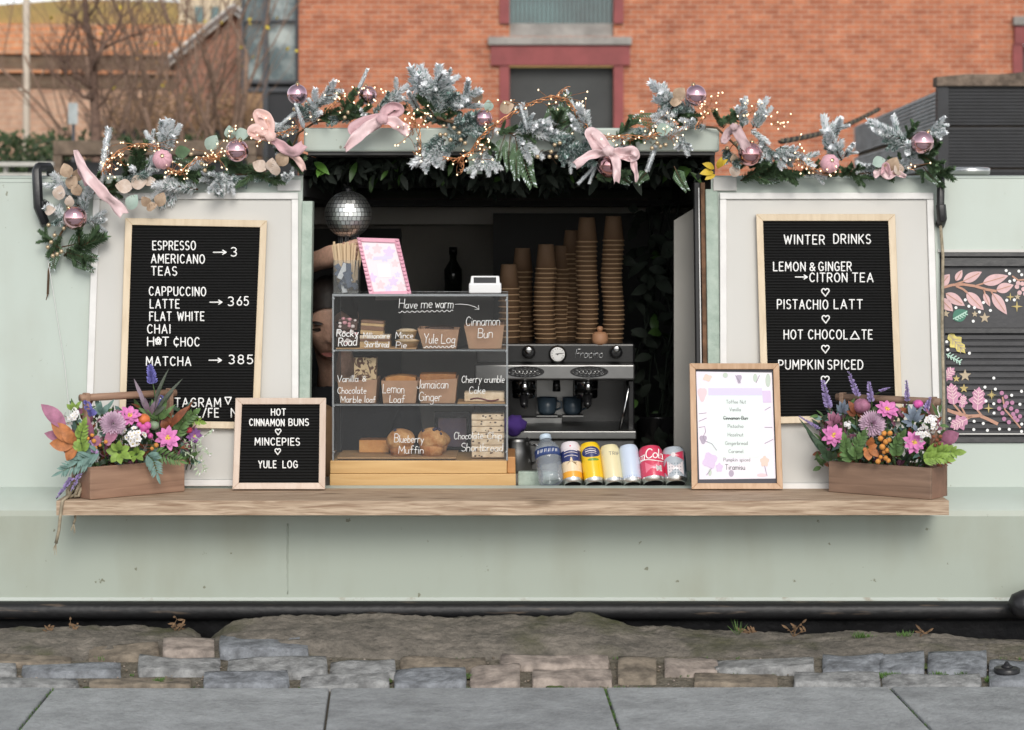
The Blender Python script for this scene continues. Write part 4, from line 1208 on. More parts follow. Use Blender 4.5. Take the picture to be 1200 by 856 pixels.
# lower half
leaf2(*z7(110, -55), *z7(240, 95), 14, 9, vein=6, lobed=3); 
for t in range(5):
    a = z7(100 + t * 22, 105 + t * 13); line([a, (a[0] + 4, a[1] - 2.6)], .6, 8, .0009); line([a, (a[0] + 1.5, a[1] + 4)], .6, 8, .0009)
line([z7(92, 100), z7(205, 165)], .7, 8)
line([z7(60, 515), z7(150, 550), z7(260, 580), z7(350, 575), z7(420, 605), z7(490, 640)], 1.9, 2)
line([z7(210, 560), z7(150, 490)], 1.1, 2); line([z7(240, 570), z7(210, 510)], 1, 2); line([z7(370, 580), z7(330, 530)], 1.1, 2); line([z7(290, 580), z7(240, 605)], 1.1, 2)
for a, c, w_ in [((150, 490), (128, 320), 17), ((210, 515), (228, 410), 10), ((330, 535), (345, 350), 18), ((255, 600), (120, 665), 16), ((60, 300), (155, 205), 14)]:
    leaf2(*z7(*a), *z7(*c), w_, 1, vein=3, lobed=3)
star(*z7(237, 265), 7.5, 5, 6); star(*z7(170, 290), 4.5, 5, 5, .4); star(*z7(228, 365), 5.5, 5, 5); star(*z7(442, 415), 6, 4, 5, .22); star(*z7(418, 518), 6, 4, 5, .22); star(*z7(442, 415), 4, 4, 5, .22, .0011, -45)
line([z7(665, 670), z7(600, 590), z7(545, 530), z7(525, 430)], .9, 2)
for p_ in [(520, 400), (552, 430), (500, 462), (560, 478), (500, 520), (525, 555), (538, 600), (575, 625), (600, 475), (592, 520), (608, 562), (636, 540), (660, 580), (620, 590), (640, 610), (545, 500)]: dot(*z7(*p_), 3.0, 10)
for p_ in [(458, 285), (390, 355), (470, 370), (398, 462), (458, 483), (460, 555), (596, 418), (660, 487), (672, 387), (306, 618), (377, 635), (304, 682), (409, 688), (502, 678), (577, 680), (672, 697), (674, 640), (270, 93), (103, 66), (95, 5), (82, 555), (82, 480), (118, 597), (93, 622), (70, 345)]: dot(*z7(*p_), 2.1)
line([z7(95, 625), z7(97, 670)], .9, 4)
# the rest of the shutter, outside the frame, goes on in the same way
rg = random.Random(4)
for k in range(14):
    x_, y_ = 1215 + 200 * rg.random(), 315 + 60 * rg.random(); leaf2(x_, y_, x_ + rg.uniform(-14, 14), y_ + rg.uniform(-14, 14), 9, 0)
for k in range(24): dot(1205 + 215 * rg.random(), 400 + 105 * rg.random(), 2.1)
pf.build('painted_flowers', PM, sho, off=bo)
# black handrail hooks at the cabin top
def hook(px, name='rail_hook'):
    q = B()
    def bar(a, c, w=.013, d=.02):
        A_, C_ = PC(*a, -.03), PC(*c, -.03); q.tube([A_, C_], w, 4)
    pts = [PC(px + 18, 207, .03), PC(px + 14, 196, -.01), PC(px + 2, 196, -.045), PC(px, 200, -.05), PC(px + 2, 243, -.05), PC(px + 9, 260, -.03), PC(px + 9, 262, -.008)]
    q.tube(pts, .013, 6); q.tube([PC(px + 3, 240, -.052), PC(px + 10, 240, -.02)], .014, 6)
    bt(q, name, 'black_iron', bevel=.002)
hook(43)
q = B(); q.tube([PC(1103, 192, -.02), PC(1102.5, 215, -.035), PC(1102, 246, -.04)], .011, 6); q.tube([PC(1102.5, 240, -.04), PC(1104, 257, -.035), PC(1102, 263, -.004)], .014, 6); bt(q, 'rail_hook', 'black_iron', bevel=.002)

# ------------------------------------------------------------------ the plank shelf hung on ropes
def shelf_wood():
    m = wood('shelf_wood', (.27, .175, .11), (.56, .43, .31), 'x', .7, 2.2, .5)
    n, l, b = nodes_of(m)
    src = b.inputs['Base Color'].links[0].from_socket
    tc = n.new('ShaderNodeTexCoord'); mp = n.new('ShaderNodeMapping'); mp.inputs['Scale'].default_value = (3, 9, 9)
    l.new(tc.outputs['Object'], mp.inputs['Vector'])
    v = n.new('ShaderNodeTexVoronoi'); v.inputs['Scale'].default_value = 1.25
    l.new(mp.outputs[0], v.inputs['Vector'])
    r = n.new('ShaderNodeValToRGB'); r.color_ramp.elements[0].position = .06; r.color_ramp.elements[1].position = .17
    r.color_ramp.elements[0].color = (.3, .25, .2, 1); r.color_ramp.elements[1].color = (1, 1, 1, 1)
    l.new(v.outputs['Distance'], r.inputs['Fac'])
    mx = n.new('ShaderNodeMix'); mx.data_type = 'RGBA'; mx.blend_type = 'MULTIPLY'; mx.inputs['Factor'].default_value = .8
    l.new(src, mx.inputs['A']); l.new(r.outputs['Color'], mx.inputs['B']); l.new(mx.outputs['Result'], b.inputs['Base Color'])
shelf_wood()
mat('sisal', (.33, .28, .2), .95, var=.3, vscale=60)
SY0 = -.268
sx0, sx1 = P(66, 0, SY0).x, P(1112, 0, SY0).x
sh_ = thing('serving_shelf', 'long weathered timber plank shelf below the hatch, hung on rope', 'shelf', ((sx0 + sx1) / 2, -.13, SHELF - .036))
q = B(); n = 60
for k in range(1):
    vs = []; prof = [(SY0, SHELF - .036), (SY0, SHELF - .002), (SY0 + .003, SHELF), (-.006, SHELF), (-.006, SHELF - .036)]
    for i in range(n + 1):
        x_ = sx0 + (sx1 - sx0) * i / n; w_ = .0018 * mn.noise(V((x_ * 4, 1, 0)))
        vs += [(x_, y_ + (w_ if y_ < -.2 else 0), z_ + .001 * mn.noise(V((x_ * 2.2, y_ * 9, 3)))) for y_, z_ in prof]
    fs = []
    for i in range(n):
        for j in range(5): a = i * 5 + j; c = i * 5 + (j + 1) % 5; fs.append((a, c, c + 5, a + 5))
    fs += [tuple(range(4, -1, -1)), tuple(n * 5 + j for j in range(5))]
    q.add(vs, fs)
q.build('plank', 'shelf_wood', sh_, off=sh_.location)
def ropey(pts, r=.004, name='rope', par=sh_):
    b = B(); b.tube(pts, r, 6)
    for k in range(8): 
        p = V(pts[-1]); b.tube([p, p + V((random.uniform(-.008, .008), random.uniform(-.004, .004), -random.uniform(.012, .03)))], [.0014, .0006], 3)
    return b.build(name, 'sisal', par, off=par.location)
x_ = sx0 + .012
ropey([(x_ + .02, -.2, SHELF + .006), (x_ + .012, -.235, SHELF + .008), (x_ + .004, SY0 - .004, SHELF), (x_, SY0 - .006, SHELF - .03), (x_ - .004, SY0 - .006, SHELF - .07), (x_ - .012, SY0 - .004, SHELF - .105)])
ropey([(x_ + .03, -.24, SHELF - .036), (x_ + .03, -.245, SHELF - .05), (x_ + .026, -.245, SHELF - .06)], .003)
# knot and the hanging cords
kb = B(); c = V((x_ + .022, -.215, SHELF + .022))
for k in range(5):
    a = k * 1.2; kb.tube([c + V((.018 * math.cos(a + t), .014 * math.sin(a + t), .02 * math.sin(2 * t + k))) for t in [0, .7, 1.4, 2.1, 2.8, 3.5]], .0042, 6)
kb.build('knot', 'sisal', sh_, off=sh_.location)
kb = B(); c = P(1102, 572, -.03)
for k in range(5):
    a = k * 1.2; kb.tube([c + V((.014 * math.cos(a + t), .012 * math.sin(a + t), .02 * math.sin(2 * t + k))) for t in [0, .7, 1.4, 2.1, 2.8, 3.5]], .004, 6)
kb.build('knot', 'sisal', sh_, off=sh_.location)
kb = B(); kb.tube([PC(1102, 262, -.02), PC(1105, 300, -.018), PC(1104, 380, -.02), PC(1106, 470, -.02), PC(1106, 545, -.022), P(1103, 572, -.03)], .0042, 6); kb.build('rope', 'sisal', sh_, off=sh_.location)
kb = B(); kb.tube([PC(56, 305, -.03), PC(62, 340, -.012), PC(76, 430, -.012), PC(85, 520, -.014), PC(84, 576, -.02), c * 0 + V((x_ + .022, -.2, SHELF + .02))], .0008, 5); kb.build('cord', 'trim_white', sh_, off=sh_.location)

# fender, iron stud
mat('fender_black', (.014, .014, .016), .45, bump=.3, bscale=50)
fc = P(1206, 707, -.19)
t = thing('boat_fender', 'rounded black fender on the hull at the lower right', 'fender', fc)
b = B(); b.lathe([(0, -.05), (.018, -.048), (.032, -.035), (.036, -.01), (.036, .12), (.02, .17), (0, .18)], 20, M=Matrix.Rotation(R(75), 4, 'Y')); b.build('body', 'fender_black', t)
b = B(); b.tube([V((.1, 0, .02)), V((.12, .06, .2)), V((.13, .1, .4))], .007, 6); b.build('rope', 'dark_rope', t)
c = on_g(1180, 784, .010)
t = thing('iron_mooring_stud', 'dark iron stud on a plate set among the stone setts', 'stud', c)
b = B(); b.lathe([(.030, -.02), (.030, .001), (.027, .003), (.012, .004)], 20); b.build('plate', 'black_iron', t)
b = B(); b.lathe([(.014, .003), (.012, .008), (.008, .010), (.006, .013), (.003, .017), (0, .018)], 16); b.build('knob', 'black_iron', t)
b = B(); b.lathe([(.05, 0), (.058, .004), (.06, .02), (.052, .023), (.05, .018), (.035, .008), (0, .007)], 28)
mat('steel_bowl', (.62, .62, .6), .25, metal=1.0)
o = b.build('metal_bowl', 'steel_bowl'); c = P(1135, 206, .4); o.location = (c.x, .4, ROOF + .012); tag(o, 'shallow steel bowl on the boat roof before the black decking cabin', 'bowl')
# ------------------------------------------------------------------ boards with lettering
class Plane:                                     # a leaning plane; off < 0 is towards the viewer
    def __init__(s, p0, slope): s.p0 = V(p0); s.n = V((0, 1, -slope)).normalized()
    def __call__(s, px, py, off=0.0):
        e = V((0, CY, EZ)); d = P(px, py, 0) - e
        p0 = s.p0 + s.n * off
        return e + d * ((p0 - e).dot(s.n) / d.dot(s.n))
def plate(b, fn, pts, oa, ob, mi=0):             # pts: bl, br, tr, tl in photo pixels
    b.hexa([fn(*pts[0], oa), fn(*pts[1], oa), fn(*pts[1], ob), fn(*pts[0], ob), fn(*pts[3], oa), fn(*pts[2], oa), fn(*pts[2], ob), fn(*pts[3], ob)], mi)
def inset(q, w):                                  # q: tl, tr, br, bl
    (a, b), (c, d), (e, f), (g, h) = q
    return [(a + w, b + w), (c - w, d + w), (e - w, f - w), (g + w, h - w)]
def framed(t, fn, q, w, fm, d0, d1):
    i = inset(q, w); o = t.location
    b = B()
    for k in range(4):
        a, c = k, (k + 1) % 4
        b.hexa([fn(*q[a], d0), fn(*q[c], d0), fn(*q[c], d1), fn(*q[a], d1), fn(*i[a], d0 + .002), fn(*i[c], d0 + .002), fn(*i[c], d1), fn(*i[a], d1)])
    b.build('frame', fm, t, off=o, bevel=.0012, seg=1)
    return i
wood('pale_frame', (.60, .48, .33), (.70, .58, .42), 'z', .5, 1.0, .08)
wood('beige_frame', (.58, .45, .36), (.66, .54, .45), 'z', .5, 1.0, .08)
wood('oak_frame', (.47, .29, .17), (.58, .39, .25), 'z', .5, 1.2, .1)
def felt_mat():
    m = mat('black_felt', (.011, .011, .012), .95, sheen=.0, spec=.2)
    n, l, b = nodes_of(m)
    tc = n.new('ShaderNodeTexCoord'); sx = n.new('ShaderNodeSeparateXYZ'); l.new(tc.outputs['Object'], sx.inputs[0])
    mu = n.new('ShaderNodeMath'); mu.operation = 'MULTIPLY'; mu.inputs[1].default_value = 2 * PI / .0075; l.new(sx.outputs['Z'], mu.inputs[0])
    si = n.new('ShaderNodeMath'); si.operation = 'SINE'; l.new(mu.outputs[0], si.inputs[0])
    bp = n.new('ShaderNodeBump'); bp.inputs['Strength'].default_value = 1.0; bp.inputs['Distance'].default_value = .0022; l.new(si.outputs[0], bp.inputs['Height']); l.new(bp.outputs['Normal'], b.inputs['Normal'])
    mr = n.new('ShaderNodeMapRange'); mr.inputs['From Min'].default_value = -1; mr.inputs['To Min'].default_value = .006; mr.inputs['To Max'].default_value = .016; l.new(si.outputs[0], mr.inputs['Value'])
    cc = n.new('ShaderNodeCombineColor'); 
    for k in range(3): l.new(mr.outputs[0], cc.inputs[k])
    l.new(cc.outputs[0], b.inputs['Base Color'])
felt_mat()
mat('letter_white', (.86, .86, .84), .45)
def letter_board(name, label, fn, q, w, fm, lines, r, d0=-.022, d1=-.002, cat='letter board'):
    t = thing(name, label, cat, (fn(*q[3]) + fn(*q[2])) / 2)
    o = t.location
    i = framed(t, fn, q, w, fm, d0, d1)
    b = B(); i2 = inset(q, w - .6); plate(b, fn, [i2[3], i2[2], i2[1], i2[0]], d0 + .009, d1); b.build('felt', 'black_felt', t, off=o)
    lb = B(); rg = random.Random(len(lines))
    for ln in lines:
        s, x0, x1, yt, yb = ln[:5]
        rot = ln[5] if len(ln) > 5 else rg.uniform(-.006, .012)
        write(lb, s, x0, x1, yt, yb, lambda px, py: fn(px, py, d0 + .0075), r, gap=.3, slope=rot, jit=.0, flat=.6, n=6)
    lb.build('lettering', 'letter_white', t, off=o)
    return t
door_fn = lambda px, py, off=0.0: PC(px, py, off - .0085)
letter_board('letter_board', 'tall drinks price letter board starting with ESPRESSO, in a pale wood frame', door_fn,
    [(146.7, 255.7), (313, 258.5), (303.5, 503), (139, 501)], 8.2, 'pale_frame',
    [('ESPRESSO', 179, 229, 283, 293), ('AMERICANO', 177.5, 239.5, 298.3, 308.3), ('TEAS', 177.5, 207, 312.7, 322.7), ('>', 250, 265, 291, 301, 0), ('3', 271, 277, 290.5, 300.5),
     ('CAPPUCCINO', 175, 241, 336.4, 346.4), ('LATTE', 176, 210, 351.3, 361.3), ('>', 246, 260, 349.5, 359.5, 0), ('3', 267.5, 273.5, 348.5, 358.5), ('65', 278, 291, 348, 358),
     ('FLAT WHITE', 175.5, 239, 366, 376), ('CHAI', 173, 199.5, 380.8, 390.8), ('H', 173, 180, 395.5, 405.5), ('*', 181.5, 189.5, 395, 405, 0), ('T', 190.5, 197.5, 395.5, 405.5), ('¢HOC', 204, 233.5, 396, 406),
     ('MATCHA', 171.5, 223.5, 418.5, 428.5), ('>', 245, 259.5, 417.5, 427.5, 0), ('3', 268.5, 274.5, 416.5, 426.5), ('8', 279, 285.5, 416.5, 426.5), ('5', 290, 296, 416.5, 426.5),
     ('INSTAGRAM', 184, 258.5, 467, 477, .0), ('^', 263.5, 271, 475, 466, 0), ('L/FE', 230.5, 256, 479, 489), ('N', 271, 278, 479, 489)], .00185)
H = '<3'
letter_board('letter_board', 'tall WINTER DRINKS letter board in a pale wood frame', door_fn,
    [(886, 251), (1049, 251), (1058, 494), (893, 497)], 8.2, 'pale_frame',
    [('WINTER', 919, 966, 275.6, 286), ('DRINKS', 977, 1020, 275, 285.4), ('LEMON', 906.5, 943.5, 307.5, 317.6), ('&', 949, 955, 308.5, 317.5), ('GINGER', 959.5, 997.5, 307.5, 317.6), ('>', 932, 946, 320, 330, 0), ('CITRON', 949, 992.5, 320.3, 330.4), ('TEA', 999, 1023, 320.3, 330.4),
     (H, 962.5, 972, 338.5, 347.5, 0), ('PISTACHIO', 911, 970, 351.5, 362), ('LATT', 977.5, 1010.5, 351.5, 362), (H, 963, 972.3, 370, 379, 0), ('HOT', 918.8, 940.5, 387.2, 397.5), ('CHOCOL', 947.5, 993, 387, 397.5), ('^', 996.5, 1007, 387.5, 397.5, 0), ('TE', 1010, 1022, 387, 397.5),
     (H, 962.5, 972, 405, 414, 0), ('PUMPKIN', 912.5, 964.5, 422.5, 433), ('SPICED', 970, 1011, 422.5, 433), (H, 962, 972, 441, 450.5, 0)], .0019)
small_fn = Plane((0, -.042, SHELF + .001), .16)
letter_board('letter_board', 'small square letter board listing HOT CINNAMON BUNS, leaning on the shelf', small_fn,
    [(276, 466.5), (382.2, 466.5), (381, 573.6), (272.3, 573.6)], 7.6, 'beige_frame',
    [('HOT', 318, 334.5, 479.5, 487), ('CINNAMON', 292.5, 333, 491.3, 499), ('BUNS', 338.5, 361.5, 491.3, 499), (H, 322.5, 329.5, 503, 510, 0), ('MINCEPIES', 299, 351, 513.6, 521.8), (H, 322, 329, 526, 533, 0), ('YULE', 303, 323.5, 540.5, 548.5), ('LOG', 331.5, 348.5, 540.5, 548.5)], .0017)

# the printed flavour list
mat('print_lilac', (.78, .74, .84), .5, col2=(.86, .82, .86), vscale=9)
mat('print_mint', (.74, .82, .80), .5)
mat('print_band', (.66, .60, .80), .5)
mat('ink', (.03, .03, .035), .5)
mat('ink_soft', (.42, .36, .46), .5)
mat('ink_grey', (.13, .13, .14), .5)
mat('mount_grey', (.055, .055, .07), .6)
mat('print_pink', (.82, .58, .62), .5)
mat('print_mauve', (.68, .55, .76), .5)
mat('print_peach', (.80, .60, .52), .5)
mat('print_sage', (.52, .60, .52), .5)
fr_fn = Plane((0, -.038, SHELF + .001), .15)
t = thing('framed_list', 'flavour list on lilac paper in a light oak frame, standing on the shelf', 'picture frame', fr_fn(863, 573))
o = t.location
q = [(808, 426), (913, 426), (917.5, 573.5), (810.5, 573.5)]
i_ = framed(t, fr_fn, q, 7, 'oak_frame', -.02, -.001)
b = B(); i2 = inset(q, 6.4); plate(b, fr_fn, [i2[3], i2[2], i2[1], i2[0]], -.009, -.002); b.build('mount', 'mount_grey', t, off=o)
b = B(); pp = [(815.8, 435.6), (904.5, 437), (909, 561), (819.5, 562)]
def fl_(pts, off): return [fr_fn(x_, y_, off) for x_, y_ in pts]
b.add(fl_([pp[3], pp[2], pp[1], pp[0]], -.0094), [(0, 1, 2, 3)], 0)
def blob(cx, cy, rx, ry, mi, off, n=14, k=0, ph=0):
    b.add(fl_([(cx + rx * (1 + .18 * math.sin(k * a)) * math.cos(a), cy - ry * (1 + .18 * math.sin(k * a)) * math.sin(a)) for a in [2 * PI * j / n + ph for j in range(n)]], off), [tuple(range(n))], mi)
rp_ = [(829, 457), (894, 457), (895, 527), (889, 537), (840, 537), (829, 520)]
b.add(fl_(list(reversed(rp_)), -.0098), [tuple(range(6))], 1)
b.add(fl_([(830, 463.5), (893, 463.5), (893, 455), (830, 455)], -.0102), [(0, 1, 2, 3)], 2)
b.add(fl_([(894, 472), (904, 472), (903, 458), (893, 458)], -.0101), [(0, 1, 2, 3)], 5)
for cx, cy, rx, ry, mi, k in [(832, 540, 8, 9, 5, 4), (896, 541, 5, 6, 6, 5), (823, 462, 5, 8, 7, 3), (829, 443, 5, 4, 6, 4), (900, 446, 3, 8, 8, 0), (866, 444, 3, 5, 4, 3), (850, 440, 3, 3, 8, 0), (885, 443, 2.5, 5, 8, 0), (857, 555, 3, 4, 4, 0), (832, 554, 2, 4, 8, 0), (893, 557, 6, 2, 7, 0), (843, 548, 4, 5, 5, 5), (824, 515, 4, 5, 4, 3)]:
    blob(cx, cy, rx, ry, mi, -.0101 - .0001 * (mi % 3), k=k, n=18)
pr = b.build('print', ['print_lilac', 'print_mint', 'print_band', 'ink', 'ink_soft', 'print_mauve', 'print_peach', 'print_pink', 'print_sage'], t, off=o)
lb = B()
for s, x0, x1, y_, hh, r_, mi in [('Toffee Nut', 851, 874, 469, 4, .0004, 1), ('Vanilla', 855, 868, 478, 4, .0004, 1), ('Cinnamon Bun', 848, 876, 488, 4, .0006, 0), ('Pistachio', 853, 871, 497.5, 4, .0004, 1), ('Hazelnut', 853, 871, 507.5, 4, .0004, 1),
                                  ('Gingerbread', 850, 876, 517.5, 4, .0004, 1), ('Caramel', 854, 871, 527, 4, .0004, 1), ('Pumpkin spiced', 848, 879, 536.8, 4, .0004, 1), ('Tiramisu', 850, 873, 544.5, 6, .0006, 0)]:
    write(lb, s, x0, x1, y_, y_ + hh, lambda px, py: fr_fn(px, py, -.0104), r_, gap=.16, mi=mi, n=4, flat=.4)
lb.tube([fr_fn(847.5, 490.6, -.0105), fr_fn(877, 490.2, -.0105)], .0005, 4, 0)
for pts in [[(819, 501), (826, 500), (827, 506), (824, 512), (826, 517), (834, 520), (840, 528)], [(819, 485), (828, 484)], [(819, 494), (828, 490)], [(896, 481), (903, 477)], [(896, 501), (905, 501)], [(896, 520), (906, 515)], [(896, 546), (899, 558)], [(862, 440), (868, 449)], [(886, 449), (890, 440)], [(828, 557), (834, 549)]]:
    lb.tube([fr_fn(x_, y_, -.0104) for x_, y_ in pts], .0008, 4, 2)
lb.build('lettering', ['ink', 'ink_grey', 'ink_soft'], pr, off=o)

# ------------------------------------------------------------------ cake display case
clear('acrylic', (.99, .992, .992), .04, 1.38, .9, .022, (.62, .64, .66))  # pale diffuse share stands in for the veil of reflections on the case
clear('acrylic_edge', (.72, .76, .78), .08, 1.6, 1.0, .38, (.62, .65, .67))
wood('base_wood', (.55, .33, .13), (.66, .43, .19), 'x', .5, .8, .1)
wood('base_wood_end', (.42, .19, .06), (.52, .26, .09), 'x', .5, .8, .1)
CFY, CBY = .046, .27
CT = SHELF - .0055
def cz(py): return P(0, py, CFY).z
def cx_(px): return P(px, 0, CFY).x
dc = thing('display_case', 'clear acrylic three tier cake display case on a pine base', 'display case', (cx_(492), .2, CT))
o = dc.location
b = B(); b.box(cx_(386.5), cx_(604.5), CFY - .004, CBY + .012, CT, cz(555.5)); b.box(cx_(386.8), cx_(594), CFY - .002, CBY, cz(555.2), cz(540), 0); b.build('base', ['base_wood'], dc, off=o, bevel=.002)
b = B(); b.box(cx_(594.3), cx_(604), CFY + .01, CBY, cz(555.2), cz(536)); b.build('base_end', 'base_wood_end', dc, off=o, bevel=.002)
b = B(); ZC0, ZC1 = cz(539.8), cz(347); th = .004
xl, xr = cx_(389.5), cx_(595)
b.box(xl, xr, CFY, CFY + th, ZC0, ZC1); b.build('front_panel', 'acrylic', dc, off=o)
b = B(); b.box(xl, xl + th, CFY + th + .0005, CBY, ZC0, ZC1); b.build('side_panel', 'acrylic', dc, off=o)
b = B(); b.box(xr - th, xr, CFY + th + .0005, CBY, ZC0, ZC1); b.build('side_panel', 'acrylic', dc, off=o)
b = B(); b.box(xl, xr, CFY, CBY, ZC1 + .0005, ZC1 + .0045); b.build('top_panel', 'acrylic', dc, off=o)
ZS = [cz(538.5), cz(474), cz(410)]
for k, z in enumerate(ZS[1:]):
    b = B(); b.box(xl + th + .0005, xr - th - .0005, CFY + th + .0005, CBY - .003, z - .004, z); b.build('shelf', 'acrylic', dc, off=o)
b = B()                                            # bright polished edges
for x_ in (xl, xr - .0035): b.box(x_ - .0004, x_ + .0039, CFY - .0012, CFY + .0058, ZC0, ZC1)
b.box(xl - .0004, xr + .0004, CFY - .0012, CFY + .0058, ZC1 - .001, ZC1 + .0052)
b.box(xl - .0004, xr + .0004, CBY - .003, CBY + .001, ZC1 - .001, ZC1 + .0052)
for z in ZS[1:]: b.box(xl + .004, xr - .004, CFY + .0059, CFY + .0075, z - .0045, z + .0003)
b.box(xr - .0045, xr + .0006, CBY - .003, CBY + .001, ZC0, ZC1); b.box(xl - .0006, xl + .0045, CBY - .003, CBY + .001, ZC0, ZC1)
b.build('edge', 'acrylic_edge', dc, off=o)
b = B()
for px, py in [(391, 350), (391, 412), (391, 476), (593.5, 412), (593.5, 476), (593.5, 352), (391, 530), (593.5, 530)]:
    b.ball((cx_(px), CFY - .0014, cz(py)), .0034, 0, 8, 6, (1, .4, 1))
b.build('fixing', 'acrylic_edge', dc, off=o)
lb = B(); cf = lambda px, py: P(px, py, CFY - .0016)
rr = .00092
for s, x0, x1, yt, yb in [('Have', 467.5, 489, 351.5, 361.5), ('me', 493.5, 506.5, 350.5, 361.3), ('warm', 510, 531, 350, 361), ('Cinnamon', 546, 585.5, 371.5, 382), ('Bun', 560, 577, 385.5, 396.3), ('Yule', 496.5, 513, 392, 402.5), ('Log', 517, 533, 392.5, 402.5),
    ('Rocky', 394.5, 419.5, 386, 394.5), ('Road', 396.5, 418, 396, 405.8), ('Millionaire', 425.5, 456.5, 390, 396.8), ('Shortbread', 427, 455.5, 399.7, 407), ('Mince', 463.5, 484, 389.8, 396.8), ('Pie', 464, 476.5, 400.5, 408),
    ('Vanilla', 395, 419.5, 440.5, 448), ('&', 424.5, 429, 441, 447), ('Chocolate', 395.5, 429, 453.5, 461.5), ('Marble', 399, 423.5, 464.5, 472), ('loaf', 427, 439.5, 464.5, 472), ('Lemon', 448.5, 473.5, 450, 460.8), ('Loaf', 456.5, 473.8, 463.5, 472),
    ('Jamaican', 488.5, 525, 445.5, 455.5), ('Ginger', 490.8, 517, 460, 470), ('Cherry', 541, 564, 440.5, 449), ('crumble', 567.5, 591, 440.5, 448.5), ('Cake', 549.8, 568.5, 453.5, 461.5),
    ('Blueberry', 462, 496, 509.5, 518.5), ('Muffin', 467, 496, 522.5, 531.5), ('Chocolate', 532, 566, 506.5, 515), ('Chip', 571, 588, 506.8, 515), ('Shortbread', 540.5, 589, 520, 529)]:
    write(lb, s, x0, x1, yt, yb, cf, rr * (1.45 if s in ('Rocky', 'Road') else 1), gap=.12, jit=.08, skew=.08, slope=random.uniform(-.03, .02), n=5, flat=.5, seed=len(s) + int(x0))
wav = lambda x0, x1, y0, y1, n: [cf(x0 + (x1 - x0) * i / 60, y0 + (y1 - y0) * i / 60 + 1.1 * math.sin(2 * PI * n * i / 60)) for i in range(61)]
lb.tube(wav(467, 531, 366, 364.6, 11), rr * .9, 5); lb.tube(wav(496.5, 534, 407, 407, 8), rr, 5)
lb.tube([cf(533, 357), cf(540, 356.6), cf(549, 357.6), cf(556, 359.6), cf(561, 362.5)], rr * .8, 5); lb.tube([cf(560.6, 358), cf(561.4, 363), cf(556, 362.8)], rr * .8, 5)
lb.build('lettering', 'letter_white', dc, off=o)

# what lies in the case
mat('kraft', (.50, .30, .19), .8, var=.06, vscale=30, bump=.05, bscale=90)
mat('kraft_inner', (.48, .30, .19), .8)
mat('sponge', (.62, .40, .2), .85, col2=(.5, .3, .11), vscale=40, bump=.4, bscale=90)
mat('crust', (.30, .11, .03), .6, col2=(.42, .19, .06), vscale=30, bump=.3, bscale=80)
mat('choc', (.055, .022, .012), .45, var=.3, vscale=30)
mat('milk_choc', (.22, .11, .06), .4, var=.1, vscale=20)
mat('marshmallow', (.86, .78, .76), .7)
mat('marsh_pink', (.72, .36, .40), .7)
mat('biscuit', (.66, .47, .26), .85, col2=(.55, .36, .17), vscale=60, bump=.3, bscale=120)
mat('pastry', (.74, .58, .36), .75, col2=(.62, .42, .2), vscale=30, bump=.3, bscale=70)
mat('shortbread', (.84, .70, .52), .85, col2=(.68, .52, .34), vscale=60, bump=.3, bscale=120)
mat('muffin_top', (.70, .42, .18), .75, col2=(.42, .17, .05), vscale=34, bump=.6, bscale=60)
mat('muffin_side', (.38, .12, .03), .7, col2=(.62, .34, .14), vscale=30, bump=.3, bscale=60)
mat('blueberry', (.02, .018, .05), .4)
mat('jam', (.12, .01, .02), .3)
mat('gold_sponge', (.60, .32, .11), .85, col2=(.46, .18, .05), vscale=18, bump=.3, bscale=90)
def marble_mat():
    m = mat('marble_cake', (.6, .45, .26), .85, bump=.3, bscale=90)
    n, l, bs = nodes_of(m)
    tc = n.new('ShaderNodeTexCoord'); w = n.new('ShaderNodeTexNoise'); w.inputs['Scale'].default_value = 38; w.inputs['Detail'].default_value = 1.5; w.inputs['Distortion'].default_value = 2.2
    l.new(tc.outputs['Object'], w.inputs['Vector'])
    r = n.new('ShaderNodeValToRGB'); r.color_ramp.elements[0].position = .46; r.color_ramp.elements[1].position = .52
    r.color_ramp.elements[0].color = (.1, .045, .025, 1); r.color_ramp.elements[1].color = (.62, .47, .28, 1)
    l.new(w.outputs['Fac'], r.inputs['Fac']); l.new(r.outputs['Color'], bs.inputs['Base Color'])
marble_mat()
IY = .075
